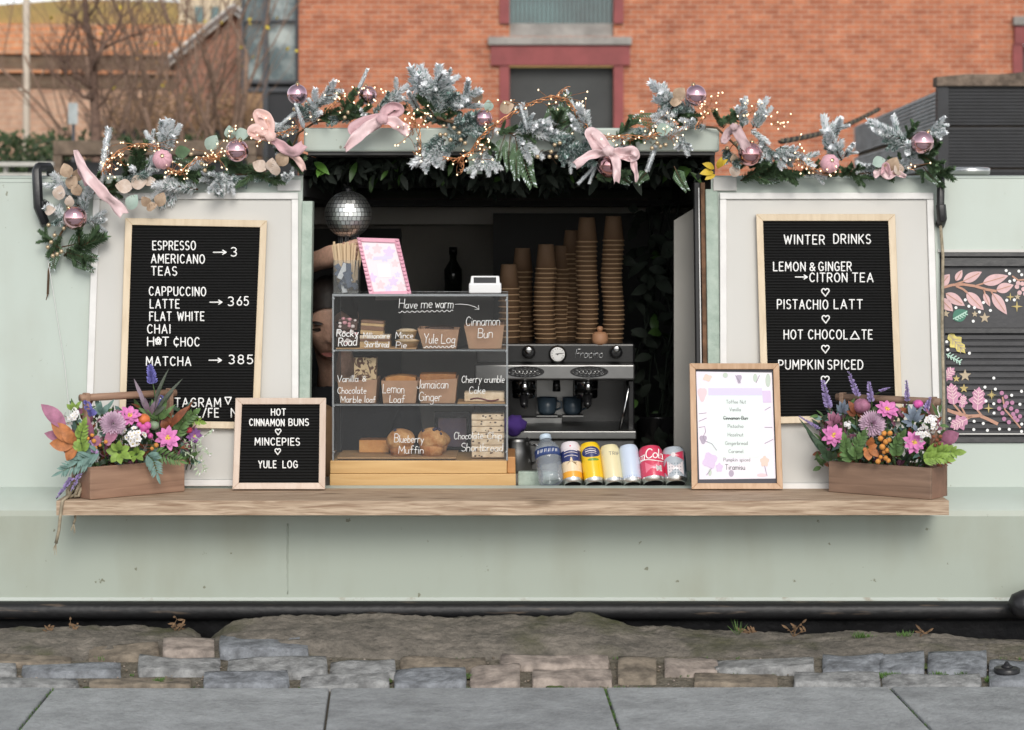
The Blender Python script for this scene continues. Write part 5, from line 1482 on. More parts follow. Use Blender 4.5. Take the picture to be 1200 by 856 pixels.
def tray(label, x0t, x1t, x0b, x1b, yt0, yt1, z, y=IY, dep=.13):
    t = thing('kraft_box', label, 'cake box', (P((x0b + x1b) / 2, 0, y).x, y, z), 'kraft boxes in the display case'); o = t.location
    a = [P(x0b, 0, y).x, P(x1b, 0, y).x, P(x1t, 0, y).x, P(x0t, 0, y).x]; z0 = z + .001; zl, zr = P(0, yt0, y).z, P(0, yt1, y).z
    fl = .012
    b = B()
    b.hexa([(a[0], y, z0), (a[1], y, z0), (a[1], y + .002, z0), (a[0], y + .002, z0), (a[3], y - fl, zl), (a[2], y - fl, zr), (a[2], y - fl + .002, zr), (a[3], y - fl + .002, zl)])
    b.hexa([(a[0], y + dep, z0), (a[1], y + dep, z0), (a[1], y + dep + .002, z0), (a[0], y + dep + .002, z0), (a[3], y + dep + fl, zl), (a[2], y + dep + fl, zr), (a[2], y + dep + fl + .002, zr), (a[3], y + dep + fl + .002, zl)])
    for s_, (xb, xt, zz) in ((1, (a[0], a[3], zl)), (-1, (a[1], a[2], zr))):
        e = .0015 * s_
        b.hexa([(xb, y + .002, z0), (xb + e, y + .002, z0), (xb + e, y + dep, z0), (xb, y + dep, z0), (xt, y - fl + .002, zz), (xt + e, y - fl + .002, zz), (xt + e, y + dep + fl, zz), (xt, y + dep + fl, zz)])
    b.box(a[0] + .002, a[1] - .002, y + .002, y + dep, z0, z0 + .002)
    b.build('body', 'kraft', t, off=o)
    w = a[1] - a[0]
    f = B()                                          # folded gusset lines on the front
    m_ = .18 * w
    f.hexa([(a[0], y - .0004, z0), (a[0] + m_, y - .0004, z0), (a[0] + m_, y - .0003, z0), (a[0], y - .0003, z0), (a[3], y - fl - .001, zl), (a[3] + .0015, y - fl - .001, zl), (a[3] + .0015, y - fl - .0003, zl), (a[3], y - fl - .0003, zl)])
    f.hexa([(a[1] - m_, y - .0004, z0), (a[1], y - .0004, z0), (a[1], y - .0003, z0), (a[1] - m_, y - .0003, z0), (a[2] - .0015, y - fl - .001, zr), (a[2], y - fl - .001, zr), (a[2], y - fl - .0003, zr), (a[2] - .0015, y - fl - .0003, zr)])
    f.build('fold', 'kraft_inner', t, off=o)
    return t
z1, z2, z3 = ZS[2], ZS[1], ZS[0]
tray('kraft paper box lettered Yule Log with a scalloped underline, top tier', 489.5, 538, 496, 534.5, 385, 386.5, z1)
tray('kraft paper box lettered Cinnamon Bun at the end of the top tier', 543.8, 591, 549.5, 587.5, 382, 380.5, z1)
tray('kraft paper box lettered Vanilla and Chocolate Marble loaf, middle tier', 396, 442, 399, 440, 446, 445, z2)
tray('kraft paper box lettered Lemon Loaf between the marble and ginger boxes', 447, 490, 449, 487, 446, 446, z2)
tray('kraft paper box lettered Jamaican Ginger in the middle tier', 490.5, 536, 493, 533, 446, 443.5, z2)
def loaf(label, x0, x1, yt, yb, z, y, dep, m, top=None, dome=.3, name='loaf_cake', zb=None):
    X0_, X1_, ZT_ = P(x0, 0, y).x, P(x1, 0, y).x, P(0, yt, y).z
    zb = z if zb is None else zb
    t = thing(name, label, 'cake', ((X0_ + X1_) / 2, y, zb)); o = t.location
    b = B(); n = 16; prof = []
    for i in range(n + 1):
        u = i / n; prof.append((X0_ + (X1_ - X0_) * u, ZT_ - (1 - math.sin(PI * (.12 + .76 * u))) * dome * (X1_ - X0_) * .5 + .0012 * mn.noise(V((u * 9, x0, 0)))))
    vs = []
    for yy in (y, y + dep): vs += [(x_, yy, z_) for x_, z_ in prof] + [(X1_, yy, zb + .002), (X0_, yy, zb + .002)]
    k = n + 3
    b.add(vs, [tuple(range(k - 1, -1, -1)), tuple(range(k, 2 * k))], 0)
    for i in range(k): b.f.append((i, (i + 1) % k, k + (i + 1) % k, k + i)); b.m.append(1 if i < n else 0); b.s.append(False)
    b.build('crumb', [m, top or m], t, off=o)
    return t
loaf('slice of swirled marble cake standing above its kraft box', 415, 441, 419, 440, z2, IY + .03, .05, 'marble_cake', 'choc', .05, zb=z2 + .003)
loaf('golden lemon loaf showing above its kraft box', 452, 487, 440.5, 460, z2, IY + .03, .09, 'gold_sponge', 'gold_sponge', .22, zb=z2 + .003)
loaf('dark topped ginger loaf above the Jamaican Ginger box', 492, 534, 438.5, 460, z2, IY + .025, .09, 'crust', 'crust', .05, zb=z2 + .003)
loaf('orange crusted loaf lying on the bottom tier next to the muffins', 421, 456, 516, 529, z3, IY + .08, .07, 'gold_sponge', 'crust', .02, zb=z3 + .0045)
loaf('chocolate yule log showing over its kraft box', 498, 531, 383, 395, z1, IY + .03, .08, 'choc', 'choc', .15, zb=z1 + .003)
# boards under the cakes
mat('ply', (.47, .29, .14), .7, var=.12, vscale=20)
def board(x0, x1, z, label, y0=IY - .02, dep=.2):
    b = B(); a, c = P(x0, 0, y0).x, P(x1, 0, y0).x
    b.box(a, c, y0, y0 + dep, z + .0005, z + .004); o = b.build('serving_board', 'ply', bevel=.001, off=V(((a + c) / 2, y0, z)), loc=V(((a + c) / 2, y0, z))); return tag(o, label, 'board')
# millionaire slices, rocky road, mince pies, cherry slice
board(393.6, 488, z1, 'thin wooden board under the rocky road on the top tier', IY - .02, .09)
board(536, 592, z2, 'thin wooden board under the cherry crumble slice', IY - .02, .12)
board(395, 535, z3, 'large board under the muffins on the bottom tier', IY - .022, .19)
def mslice(label, x0, x1, yt, yb, layers, y, rot):
    A_, C_ = P(x0, 0, y).x, P(x1, 0, y).x; za, zb = P(0, yb, y).z, P(0, yt, y).z
    t = thing('caramel_shortbread', label, 'cake', ((A_ + C_) / 2, y + .02, za)); t.rotation_euler = (0, rot, 0)
    w = (C_ - A_) / 2; h = zb - za; zz = 0
    for nm, m, fr in layers:
        b = B(); b.box(-w, w, -.02, .05, zz + .0002, zz + h * fr - .0002); b.build(nm, m, t, bevel=.0012); zz += h * fr
LY_ = [('biscuit_layer', 'biscuit', .5), ('caramel_layer', 'milk_choc', .22), ('icing_layer', 'shortbread', .28)]
mslice('lower caramel shortbread slice beside the rocky road', 421.5, 457, 393, 408, LY_, IY, 0)
mslice('upper caramel shortbread slice with a chocolate top', 422, 449, 376, 392.6, [('biscuit_layer', 'biscuit', .3), ('chocolate_layer', 'milk_choc', .3), ('biscuit_layer', 'biscuit', .2), ('chocolate_layer', 'milk_choc', .2)], IY + .002, R(4))
def rocky(label, x0, x1, yt, yb, y, seed):
    A_, C_ = P(x0, 0, y).x, P(x1, 0, y).x; za, zb = P(0, yb, y).z, P(0, yt, y).z
    t = thing('rocky_road', label, 'cake', ((A_ + C_) / 2, y + .02, za + .003)); o = t.location; rg = random.Random(seed)
    b = B(); b.box(A_, C_, y, y + .05, za + .0035, zb); b.build('chocolate', 'choc', t, off=o, bevel=.003)
    for k in range(26):
        b = B(); b.ball((rg.uniform(A_ + .004, C_ - .004), y + rg.uniform(-.002, .012), rg.uniform(za + .009, zb + .004)), rg.uniform(.004, .0065), 0, 8, 6, (1, 1, .8)); b.build('marshmallow', 'marshmallow' if rg.random() < .65 else 'marsh_pink', t, off=o)
rocky('lower chunk of rocky road studded with marshmallows', 394.5, 420, 390, 407.5, IY - .005, 1)
rocky('upper chunk of rocky road heaped with pink marshmallows', 396, 419, 374, 389, IY, 2)
def pie(label, x0, x1, yt, yb, y):
    A_, C_ = P(x0, 0, y).x, P(x1, 0, y).x; za, zb = P(0, yb, y).z, P(0, yt, y).z; r = (C_ - A_) / 2; h = zb - za
    t = thing('mince_pie', label, 'pie', ((A_ + C_) / 2, y + r, za))
    b = B(); b.lathe([(r * .72, .001), (r * .95, h * .7), (r, h * .72), (r * .98, h * .8), (r * .9, h * .82)], 24); b.build('case', 'pastry', t)
    b = B(); b.lathe([(r * .9, h * .8), (r * .6, h * .95), (0, h)], 24); b.build('lid', 'shortbread', t)
pie('lower mince pie on the top tier', 462, 492, 397.5, 408, IY - .01)
pie('upper mince pie stacked on another one', 463.5, 489, 385.5, 397.5, IY - .005)
t = thing('cherry_slice', 'pale crumble slice with a dark cherry line', 'cake', (P(567, 0, IY).x, IY, z2 + .0045)); o = t.location
b = B(); A_, C_ = P(544, 0, IY).x, P(591, 0, IY).x; b.box(A_, C_, IY, IY + .06, z2 + .0046, P(0, 460, IY).z); b.build('crumb', 'shortbread', t, off=o, bevel=.003)
b = B(); b.tube([P(551 + 4.2 * i, 468.5 - 1.6 * math.sin(i * .8), IY - .0006) for i in range(9)], .0022, 5, flat=.4); b.build('cherry_line', 'jam', t, off=o)
def muffin(label, x0, x1, yt, yb, y, seed, berries):
    A_, C_ = P(x0, 0, y).x, P(x1, 0, y).x; za, zb = z3 + .0045, P(0, yt, y).z; r = (C_ - A_) / 2; h = zb - za
    t = thing('muffin', label, 'muffin', ((A_ + C_) / 2, y + r, za)); rg = random.Random(seed)
    b = B(); b.lathe([(r * .7, 0), (r * .9, h * .5)], 22); b.build('base', 'muffin_side', t)
    b = B(); b.ball((0, 0, h * .56), 1, 0, 22, 14, (r, r, h * .44), fn=lambda d: 1 + .07 * mn.noise(d * .004 + V((0, 0, seed)) + d * 40)); b.build('dome', 'muffin_top', t)
    for k in range(berries):
        a = rg.uniform(-2.6, -.5); u = rg.uniform(.3, .85)
        b = B(); b.ball((r * .97 * math.cos(a) * (1 - u * .55), r * .97 * math.sin(a) * (1 - u * .55), h * (.56 + .43 * math.sin(u * 1.5))), .0048, 0, 8, 6); b.build('berry', 'blueberry', t)
muffin('plain golden muffin lettered over by Blueberry', 452, 486, 504, 533, IY, 1, 1)
muffin('blueberry muffin with dark berries on its dome', 488, 523, 502.5, 534, IY - .005, 5, 6)
muffin('third muffin half hidden behind the blueberry one', 496, 527, 506, 530, IY + .09, 9, 2)
for k in range(7):
    y_ = IY + .002; A_, C_ = P(552.5, 0, y_).x, P(591, 0, y_).x; h = (P(0, 485.5, y_).z - z3 - .0008) / 7
    z0 = z3 + .0008 + k * h; rg = random.Random(k + 30)
    pos = ['bottom', 'second from the bottom', 'third from the bottom', 'middle', 'third from the top', 'second from the top', 'topmost'][k]
    t = thing('shortbread_biscuit', f'{pos} chocolate chip shortbread of the biscuit stack', 'biscuit', ((A_ + C_) / 2 + rg.uniform(-.001, .001), y_ + .03, z0), 'chocolate chip shortbread stack'); w = (C_ - A_) / 2
    b = B(); b.box(-w, w, -.03, .04, .0004, h - .0006); b.build('crumb', 'shortbread', t, bevel=.0028)
    b = B()
    for j in range(6): b.ball((rg.uniform(-w * .9, w * .9), -.0305, rg.uniform(.003, h - .003)), rg.uniform(.0012, .0024), 0, 6, 4, (1.5, .4, 1))
    b.build('chocolate_chips', 'choc', t)

# on top of the case
TZ = ZC1 + .005
mat('print_blush', (.80, .70, .74), .5)
pk_m = mat('pink_gloss', (.72, .36, .46), .4, var=.06, vscale=20)
pfn = Plane(P(458, 345, .10), .30)
t = thing('pink_photo_frame', 'pink ridged photo frame with a floral sheet, leaning on top of the cake case', 'picture frame', P(460, 346, .10)); o = t.location
q = [(418, 278.5), (467.5, 280), (482.5, 346), (433, 347)]
i_ = framed(t, pfn, q, 5, 'pink_gloss', -.014, -.0)
b = B()
for (a, c) in ((q[0], q[3]), (q[1], q[2])):
    for k in range(15):
        u = (k + .5) / 15; x_ = a[0] + (c[0] - a[0]) * u + (2.4 if a == q[0] else -2.4); y_ = a[1] + (c[1] - a[1]) * u
        b.ball(pfn(x_, y_, -.0145), .0055, 0, 8, 5, (1, .5, .55))
b.build('ridge', 'pink_gloss', t, off=o)
b = B(); i2 = inset(q, 4.6); plate(b, pfn, [i2[3], i2[2], i2[1], i2[0]], -.008, -.001, 0)
rg = random.Random(6)
def pfl(pts, off): return [pfn(x_, y_, off) for x_, y_ in pts]
def flower_patch(cx, cy, r, mi, off, k=5):
    n = 20; b.add(pfl([(cx + r * (1 + .3 * math.sin(k * a)) * math.cos(a), cy - r * (1 + .3 * math.sin(k * a)) * math.sin(a)) for a in [2 * PI * j / n for j in range(n)]], off), [tuple(range(n))], mi)
for j, (cx, cy, r, mi) in enumerate([(442, 292, 5, 1), (456, 296, 6, 2), (433, 300, 3.5, 1), (451, 303, 4, 3), (463, 309, 4, 1), (436, 326, 5, 2), (446, 334, 4.5, 1), (461, 330, 5, 2), (470, 336, 4.5, 1), (455, 338, 4, 3), (430, 290, 3, 3), (466, 322, 3, 3)]):
    flower_patch(cx, cy, r, mi, -.0084 - .00003 * j)
b.add(pfl([(437, 305), (459, 303.5), (460, 300), (438, 301)], -.0089), [(0, 1, 2, 3)], 3)
b.add(pfl([(444, 325), (458.5, 325), (456.5, 309.5), (442, 309.5)], -.0089), [(0, 1, 2, 3)], 4)
b.build('print', ['print_blush', 'print_pink', 'print_mauve', 'print_band', 'print_lilac'], t, off=o)
# card reader
mat('white_plastic', (.80, .80, .80), .35)
mat('black_glass', (.008, .008, .009), .12, spec=.6)
rfn = Plane(P(569, 345, .09), .45)
t = thing('card_reader', 'white card reader on a dock at the corner of the case top', 'card reader', P(569, 346, .09)); o = t.location
b = B(); A_, C_ = P(549.3, 0, .08).x, P(587.5, 0, .08).x; b.box(A_, C_, .082, .15, TZ, P(0, 332, .08).z); b.build('dock', 'white_plastic', t, off=o, bevel=.004, seg=3)
b = B(); plate(b, rfn, [(551, 333.5), (586, 333.5), (585, 323.5), (552, 323.5)], -.012, .004); s_ = b.build('reader', 'white_plastic', t, off=o, bevel=.003, seg=3)
b = B(); plate(b, rfn, [(555, 335), (581.5, 335), (581.5, 325.2), (555, 325.2)], -.0127, -.0118); b.build('screen', 'black_glass', s_, off=o)
# clear cup with sachets and stirrers
clear('clear_plastic', (.95, .96, .96), .05, 1.45, 1.0, .05)
mat('sachet_white', (.75, .76, .79), .5, var=.1, vscale=90)
mat('sachet_blue', (.10, .13, .2), .5, var=.2, vscale=60)
wood('stirrer_wood', (.62, .45, .27), (.7, .54, .36), 'z', .7, 1, .05)
SYc = .13
A_, C_ = P(392, 0, SYc), P(421, 0, SYc)
cx0 = (A_.x + C_.x) / 2; cw = (C_.x - A_.x) / 2
cup_c = V((cx0, SYc, TZ)); hcup = P(0, 305, SYc).z - TZ
t = thing('clear_holder', 'clear plastic holder of sugar sachets on the case top', 'holder', cup_c)
b = B()
for sx_, sy_ in ((1, 0), (-1, 0), (0, 1), (0, -1)):
    if sx_: b.box(sx_ * cw - .001, sx_ * cw + .001, -cw, cw, 0, hcup)
    else: b.box(-cw + .0012, cw - .0012, sy_ * cw - .001, sy_ * cw + .001, 0, hcup)
b.box(-cw + .001, cw - .001, -cw + .001, cw - .001, 0.0002, .002); b.build('wall', 'clear_plastic', t)
rg = random.Random(8)
for k in range(15):
    white = k % 3 == 0
    b = B(); w_, h_ = .007, .022
    b.box(-w_, w_, -.0011, .0011, -h_, h_)
    o2 = b.build('sugar_sachet', 'sachet_white' if white else 'sachet_blue', bevel=.0008, seg=1)
    o2.location = cup_c + V((rg.uniform(-1, 1) * (cw - .016), -cw + .006 + (k % 5) * .009, .022 + rg.random() * (hcup - .05)))
    o2.rotation_euler = (rg.uniform(-.2, .2), rg.uniform(-1.0, 1.0), rg.uniform(-.15, .15))
    tag(o2, 'white paper sugar sachet in the clear holder' if white else 'dark blue sugar sachet in the clear holder', 'sachet', 'white sugar sachets' if white else 'dark sugar sachets')
b = B(); b.box(-.0028, .0028, -.0006, .0006, 0, .1); st_ = b.build('coffee_stirrer', 'stirrer_wood')
for k in range(22):
    o2 = st_ if k == 0 else st_.copy()
    if k: COL.objects.link(o2)
    x_ = -1 + 2 * (k % 11) / 10
    o2.location = cup_c + V((x_ * (cw - .008), .004 + .012 * (k // 11), .028 + rg.uniform(0, .01)))
    o2.rotation_euler = (rg.uniform(-.06, .06), x_ * .14 + rg.uniform(-.05, .05), rg.uniform(-.6, .6))
    tag(o2, 'flat wooden coffee stirrer standing in the clear holder', 'stirrer', 'wooden coffee stirrers')
# black straws behind, under the mirror ball
mat('straw_black', (.02, .02, .022), .35)
sc_ = P(408, 300, .205); sc_.z = TZ
t = thing('straw_tumbler', 'slim tumbler of black straws behind the stirrers', 'tumbler', sc_)
b = B(); b.lathe([(.028, 0), (.033, .10), (.031, .10), (.027, .003), (0, .003)], 20); b.build('glass', 'clear_plastic', t)
b = B(); b.tube([(0, 0, 0), (0, 0, .170)], .0026, 7); s0 = b.build('drinking_straw', 'straw_black')
for k in range(11):
    o2 = s0 if k == 0 else s0.copy()
    if k: COL.objects.link(o2)
    x_ = -1 + k / 5
    o2.location = sc_ + V((x_ * .02, rg.uniform(-.012, .012), .004)); o2.rotation_euler = (rg.uniform(-.05, .05), x_ * .05, 0)
    tag(o2, 'black drinking straw standing under the mirror ball', 'straw', 'black drinking straws')

# ------------------------------------------------------------------ mirror ball
mat('mirror', (.86, .88, .86), .38, metal=1.0)
mat('mirror_gap', (.05, .05, .055), .4)
MBc = P(408, 251.5, .22); mr_ = 27.5 / sc(.22)
t = thing('mirror_ball', 'hanging mirror ball covered in small square mirrors', 'mirror ball', MBc)
b = B(); b.ball((0, 0, 0), mr_ * .975, 0, 32, 20); b.build('core', 'mirror_gap', t)
b = B(); rg = random.Random(2); nb = 17
for i in range(nb):
    th0 = PI * (i + .06) / nb; th1 = PI * (i + .94) / nb; tm = (th0 + th1) / 2
    n = max(6, int(2 * PI * math.sin(tm) / (PI / nb)))
    for j in range(n):
        a0, a1 = 2 * PI * (j + .05) / n, 2 * PI * (j + .95) / n; am = (a0 + a1) / 2
        nn = V((math.sin(tm) * math.cos(am), math.sin(tm) * math.sin(am), math.cos(tm)))
        jt = V((rg.uniform(-1, 1), rg.uniform(-1, 1), rg.uniform(-1, 1))) * .06
        n2 = (nn + jt).normalized()
        vs = []
        for th_, a in ((th1, a0), (th1, a1), (th0, a1), (th0, a0)):
            d = V((math.sin(th_) * math.cos(a), math.sin(th_) * math.sin(a), math.cos(th_)))
            p = d * mr_; p = p - n2 * ((p - nn * mr_).dot(n2)); vs.append(p)
        b.add(vs, [(0, 1, 2, 3)])
b.build('mirror_tiles', 'mirror', t)
b = B(); b.lathe([(.012, mr_ - .002), (.012, mr_ + .008), (.004, mr_ + .012)], 12); b.tube([(0, 0, mr_ + .01), (0, 0, LZ0 - .01 - MBc.z)], .001, 5); b.build('cord', 'black_iron', t)

# ------------------------------------------------------------------ drinks: leaning cans and a bottle
mat('can_silver', (.62, .62, .60), .3, metal=1.0)
mat('can_dark', (.03, .03, .03), .5)
for nm, c in [('can_white', (.72, .66, .68)), ('can_navy', (.02, .03, .13)), ('can_cream', (.78, .62, .42)), ('can_orange', (.78, .36, .03)), ('can_yellow', (.80, .52, .01)), ('can_green', (.16, .30, .03)),
              ('can_pale_yellow', (.74, .66, .40)), ('can_pale_blue', (.55, .63, .76)), ('can_red', (.62, .05, .11)), ('can_pink', (.72, .17, .25)), ('can_steel', (.42, .47, .52)), ('can_blue_ink', (.28, .36, .58)), ('can_teal', (.05, .10, .14))]:
    mat(nm, c, .28, coat=.3)
def can(label, x0, x1, xtop, xbot, ybot, ytop, bands, marks, sleek):
    r = (x1 - x0) / 2 / 449; zt = CT + .0005
    tilt = R(27); yaw = math.atan2((xtop - xbot), (ybot - ytop))
    h = (ybot - ytop - 5) / 449 / math.cos(tilt)
    base = P(xbot, 0, .02); base = V((base.x, .018, zt + r * math.sin(tilt) * 0.93))
    M = Matrix.Translation(base) @ Matrix.Rotation(yaw, 4, 'Y') @ Matrix.Rotation(-tilt, 4, 'X')
    t = thing('drink_can', label, 'can', base, 'drinks leaning along the hatch sill', M=M)
    nk = .85
    prof = [(0, .010), (r * .55, .009), (r * .78, .0), (r * .84, .0), (r * .88, .003), (r * .99, .008), (r, .012)]
    mats_ = ['can_dark', 'can_silver']; mis = [0, 0, 1, 1, 1, 1]
    for zf, m in bands:
        if m not in mats_: mats_.append(m)
        prof.append((r, zf * (h - .02) + .01)); mis.append(mats_.index(m))
    prof += [(r * .985, h - .008), (r * nk, h), (r * nk, h + .001), (r * (nk - .06), h + .001), (r * (nk - .08), h - .002), (0, h - .002)]
    mis += [mis[-1], mis[-1], 1, 1, 1, 1]
    mis = mis[:len(prof) - 1]
    b = B(); b.lathe(prof, 32, mis=mis); b.build('body', mats_, t)
    b = B(); b.lathe([(0, h - .0015), (r * .3, h - .001), (r * .3, h - .0003), (0, h)], 12); b.build('ring_pull', 'can_silver', t)
    def cyl(u, z, lift=.0003):                        # u: arc length from the front centre
        a = -PI / 2 + u / r; return V(((r + lift) * math.cos(a), (r + lift) * math.sin(a), z))
    if marks: marks(t, r, h, cyl)
    return t
def patch(b, cyl, outline, mi=0, lift=.0003, n=10):   # fan patch on the can
    c = (sum(u for u, z in outline) / len(outline), sum(z for u, z in outline) / len(outline))
    rings = 4; vs = [cyl(*c, lift)]; k = len(outline)
    for q in range(1, rings + 1):
        for u, z in outline: vs.append(cyl(c[0] + (u - c[0]) * q / rings, c[1] + (z - c[1]) * q / rings, lift))
    fs = [(0, 1 + i, 1 + (i + 1) % k) for i in range(k)]
    for q in range(rings - 1):
        for i in range(k): a = 1 + q * k + i; c_ = 1 + q * k + (i + 1) % k; fs.append((a, a + k, c_ + k, c_))
    b.add(vs, fs, mi, True)
def ell(cu, cz_, a, c, n=24): return [(cu + a * math.cos(2 * PI * i / n), cz_ + c * math.sin(2 * PI * i / n)) for i in range(n)]
def ctext(b, s, u0, u1, zb, hh, cyl, r, mi=0, skew=0, gap=.15, bow=0):
    st, w = layout(s, gap)
    for q in st: b.tube([cyl(u0 + (u1 - u0) * u / w + skew * v * hh, zb + v * hh + bow * (1 - (2 * u / w - 1) ** 2), .0004) for u, v in q], r, 4, mi, flat=.4, round_end=True)
def m_orange(t, r, h, cyl):
    b = B()
    patch(b, cyl, [(-r * 1.2, .52 * h), (r * 1.2, .52 * h), (r * .5, .40 * h), (0, .60 * h), (-r * .5, .42 * h)], 1)
    for k, zf in enumerate((.80, .76, .70, .62)):
        n = 12; b.tube([cyl(-r * .7 + 1.4 * r * i / n, h * (zf + .02 * math.sin(i / n * PI)), .0006) for i in range(n + 1)], .0008 if k != 1 else .0014, 4, 0, flat=.4)
    star_ = ell(0, .87 * h, .0022, .0022, 8); patch(b, cyl, star_, 2, .0004)
    b.build('label_print', ['can_white', 'can_cream', 'can_red'], t)
def m_lemon(t, r, h, cyl):
    b = B(); patch(b, cyl, ell(.003, .74 * h, r * 1.05, .135 * h), 0); patch(b, cyl, ell(.006, .545 * h, r * .6, .035 * h), 1)
    for k, zf in enumerate((.80, .75, .70)):
        n = 12; b.tube([cyl(-r * .5 + 1.1 * r * i / n, h * (zf + .02 * math.sin(i / n * PI) - .01 * i / n), .0008) for i in range(n + 1)], .0007 if k != 1 else .0013, 4, 2, flat=.4)
    b.build('label_print', ['can_navy', 'can_green', 'can_white'], t)
def m_trip(t, r, h, cyl):
    b = B(); ctext(b, 'TRIP', -r * .1, r * .95, .70 * h, .085 * h, cyl, .0006, gap=.3); b.build('lettering', 'ink_grey', t)
def m_blue(t, r, h, cyl):
    b = B()
    for k in range(9):
        u = -r * .9 + 1.8 * r * k / 8; b.tube([cyl(u, h * .13), cyl(u + .0006, h * .175)], .0005, 4, flat=.4)
    for k in range(4): b.tube([cyl(-r * .5, h * (.5 + .08 * k)), cyl(r * .6, h * (.5 + .08 * k))], .00025, 4, flat=.3)
    b.build('label_print', 'can_blue_ink', t)
def m_cola(t, r, h, cyl):
    b = B(); ctext(b, 'Coca', -r * 1.9, -r * .62, .60 * h, .26 * h, cyl, .0014, skew=.15, gap=.06); ctext(b, 'Cola', -r * .5, r * 1.15, .62 * h, .26 * h, cyl, .0015, skew=.15, gap=.06)
    n = 14; b.tube([cyl(-r * 1.4 + 2.6 * r * i / n, h * (.565 + .03 * math.sin(i / n * 2 * PI)), .0005) for i in range(n + 1)], .0011, 4, 0, flat=.4)
    patch(b, cyl, [(-r * .62, .22 * h), (r * .62, .22 * h), (r * .62, .53 * h), (-r * .62, .53 * h)], 1, .0003)
    patch(b, cyl, [(r * .3, .25 * h), (r * .82, .25 * h), (r * .82, .42 * h), (r * .3, .42 * h)], 0, .0006)
    for k in range(6): u = r * (.36 + .08 * k); b.tube([cyl(u, .27 * h, .0008), cyl(u, .40 * h, .0008)], .0004, 4, 2, flat=.4)
    b.build('lettering', ['letter_white', 'can_pink', 'ink'], t)
def m_steel(t, r, h, cyl):
    b = B()
    patch(b, cyl, [(-r * 1.5, .60 * h), (r * .9, .60 * h), (r * .9, .88 * h), (-r * 1.5, .88 * h)], 0, .0003)
    patch(b, cyl, [(-r * 1.5, .15 * h), (-r * .75, .15 * h), (-r * .75, .60 * h), (-r * 1.5, .60 * h)], 0, .0003)
    patch(b, cyl, [(-r * .7, .17 * h), (r * .75, .17 * h), (r * .75, .57 * h), (-r * .7, .57 * h)], 1, .0003)
    patch(b, cyl, ell(-r * .1, .74 * h, r * .2, .07 * h), 1, .0006); patch(b, cyl, [(r * .8, .1 * h), (r * 1.6, .1 * h), (r * 1.6, .9 * h), (r * 1.0, .9 * h)], 2, .0004)
    for k in range(4):
        zf = .50 - .09 * k
        for j in range(5): u = -r * .55 + .24 * r * j; b.tube([cyl(u, zf * h, .0006), cyl(u + .0012, (zf - .04) * h, .0006), cyl(u + .0024, zf * h, .0006)], .0005, 4, 2, flat=.4)
    b.build('label_print', ['can_red', 'can_white', 'can_teal'], t)
can('slim can with a navy band and an orange foot, next to the water bottle', 658.5, 682.5, 668, 671.5, 571, 521, [(.20, 'can_orange'), (.36, 'can_cream'), (.50, 'can_cream'), (.84, 'can_navy'), (1, 'can_white')], m_orange, True)
can('yellow slim can with a navy oval emblem', 684, 708, 690.5, 696.5, 571, 521.5, [(.5, 'can_yellow'), (.84, 'can_yellow'), (1, 'can_yellow')], m_lemon, True)
can('pale yellow slim can lettered TRIP', 708, 731.5, 714, 719.5, 571, 524, [(1, 'can_pale_yellow')], m_trip, True)
can('plain pale blue slim can', 730, 753.5, 736.5, 741, 571, 524, [(1, 'can_pale_blue')], m_blue, True)
can('pinkish red cola can with white script', 752, 780.5, 762.5, 766, 571, 527, [(1, 'can_red')], m_cola, False)
can('steel grey can with a red panel and a white label, nearest the framed list', 779.5, 807, 790, 792, 571, 528, [(1, 'can_steel')], m_steel, False)
# bottle
mat('water_blue', (.80, .88, .95), .04, trans=1.0, spec=.5); MATS['water_blue'].node_tree.nodes['Principled BSDF'].inputs['IOR'].default_value = 1.2
clear('bottle_plastic', (.90, .93, .95), .08, 1.5, 1.0, .22, (.72, .78, .83))
mat('label_navy', (.03, .06, .19), .4)
mat('bottle_cap', (.5, .6, .7), .4)
r = 15.2 / 449; tilt = R(27); yaw = math.atan2(-7, 50)
base = V((P(646.5, 0, .02).x, .018, CT + r * math.sin(tilt) * .95))
t = thing('water_bottle', 'small clear water bottle with a navy label', 'bottle', base, 'drinks leaning along the hatch sill', M=Matrix.Translation(base) @ Matrix.Rotation(yaw, 4, 'Y') @ Matrix.Rotation(-tilt, 4, 'X'))
b = B(); prof = [(0, .006), (r * .5, .004), (r * .7, 0), (r * .9, .003), (r, .012)]
for k in range(6): z_ = .016 + k * .0085; prof += [(r * 1.0, z_), (r * .93, z_ + .004)]
prof += [(r, .068), (r, .0685)]
prof2 = [(r, .091), (r * .97, .097), (r * .75, .108), (r * .45, .118), (r * .40, .122)]
b.lathe(prof + prof2, 28); b.build('body', 'bottle_plastic', t)
b = B(); b.lathe([(r * 1.012, .069), (r * 1.012, .0908)], 28); lb_ = b.build('label', 'label_navy', t)
b = B()
def cyl(u, z, lift=.0006): a = -PI / 2 + u / r; return V(((r * 1.012 + lift) * math.cos(a), (r * 1.012 + lift) * math.sin(a), z))
for k in range(6):
    u = -r * .8 + .3 * r * k; b.tube([cyl(u, .077), cyl(u + .001, .086), cyl(u + .004, .078), cyl(u + .005, .086)], .0008, 4, flat=.4)
b.build('label_print', 'letter_white', lb_)
b = B(); b.lathe([(r * .46, .122), (r * .46, .134), (r * .42, .136), (0, .136)], 20); b.build('cap', 'bottle_cap', t)

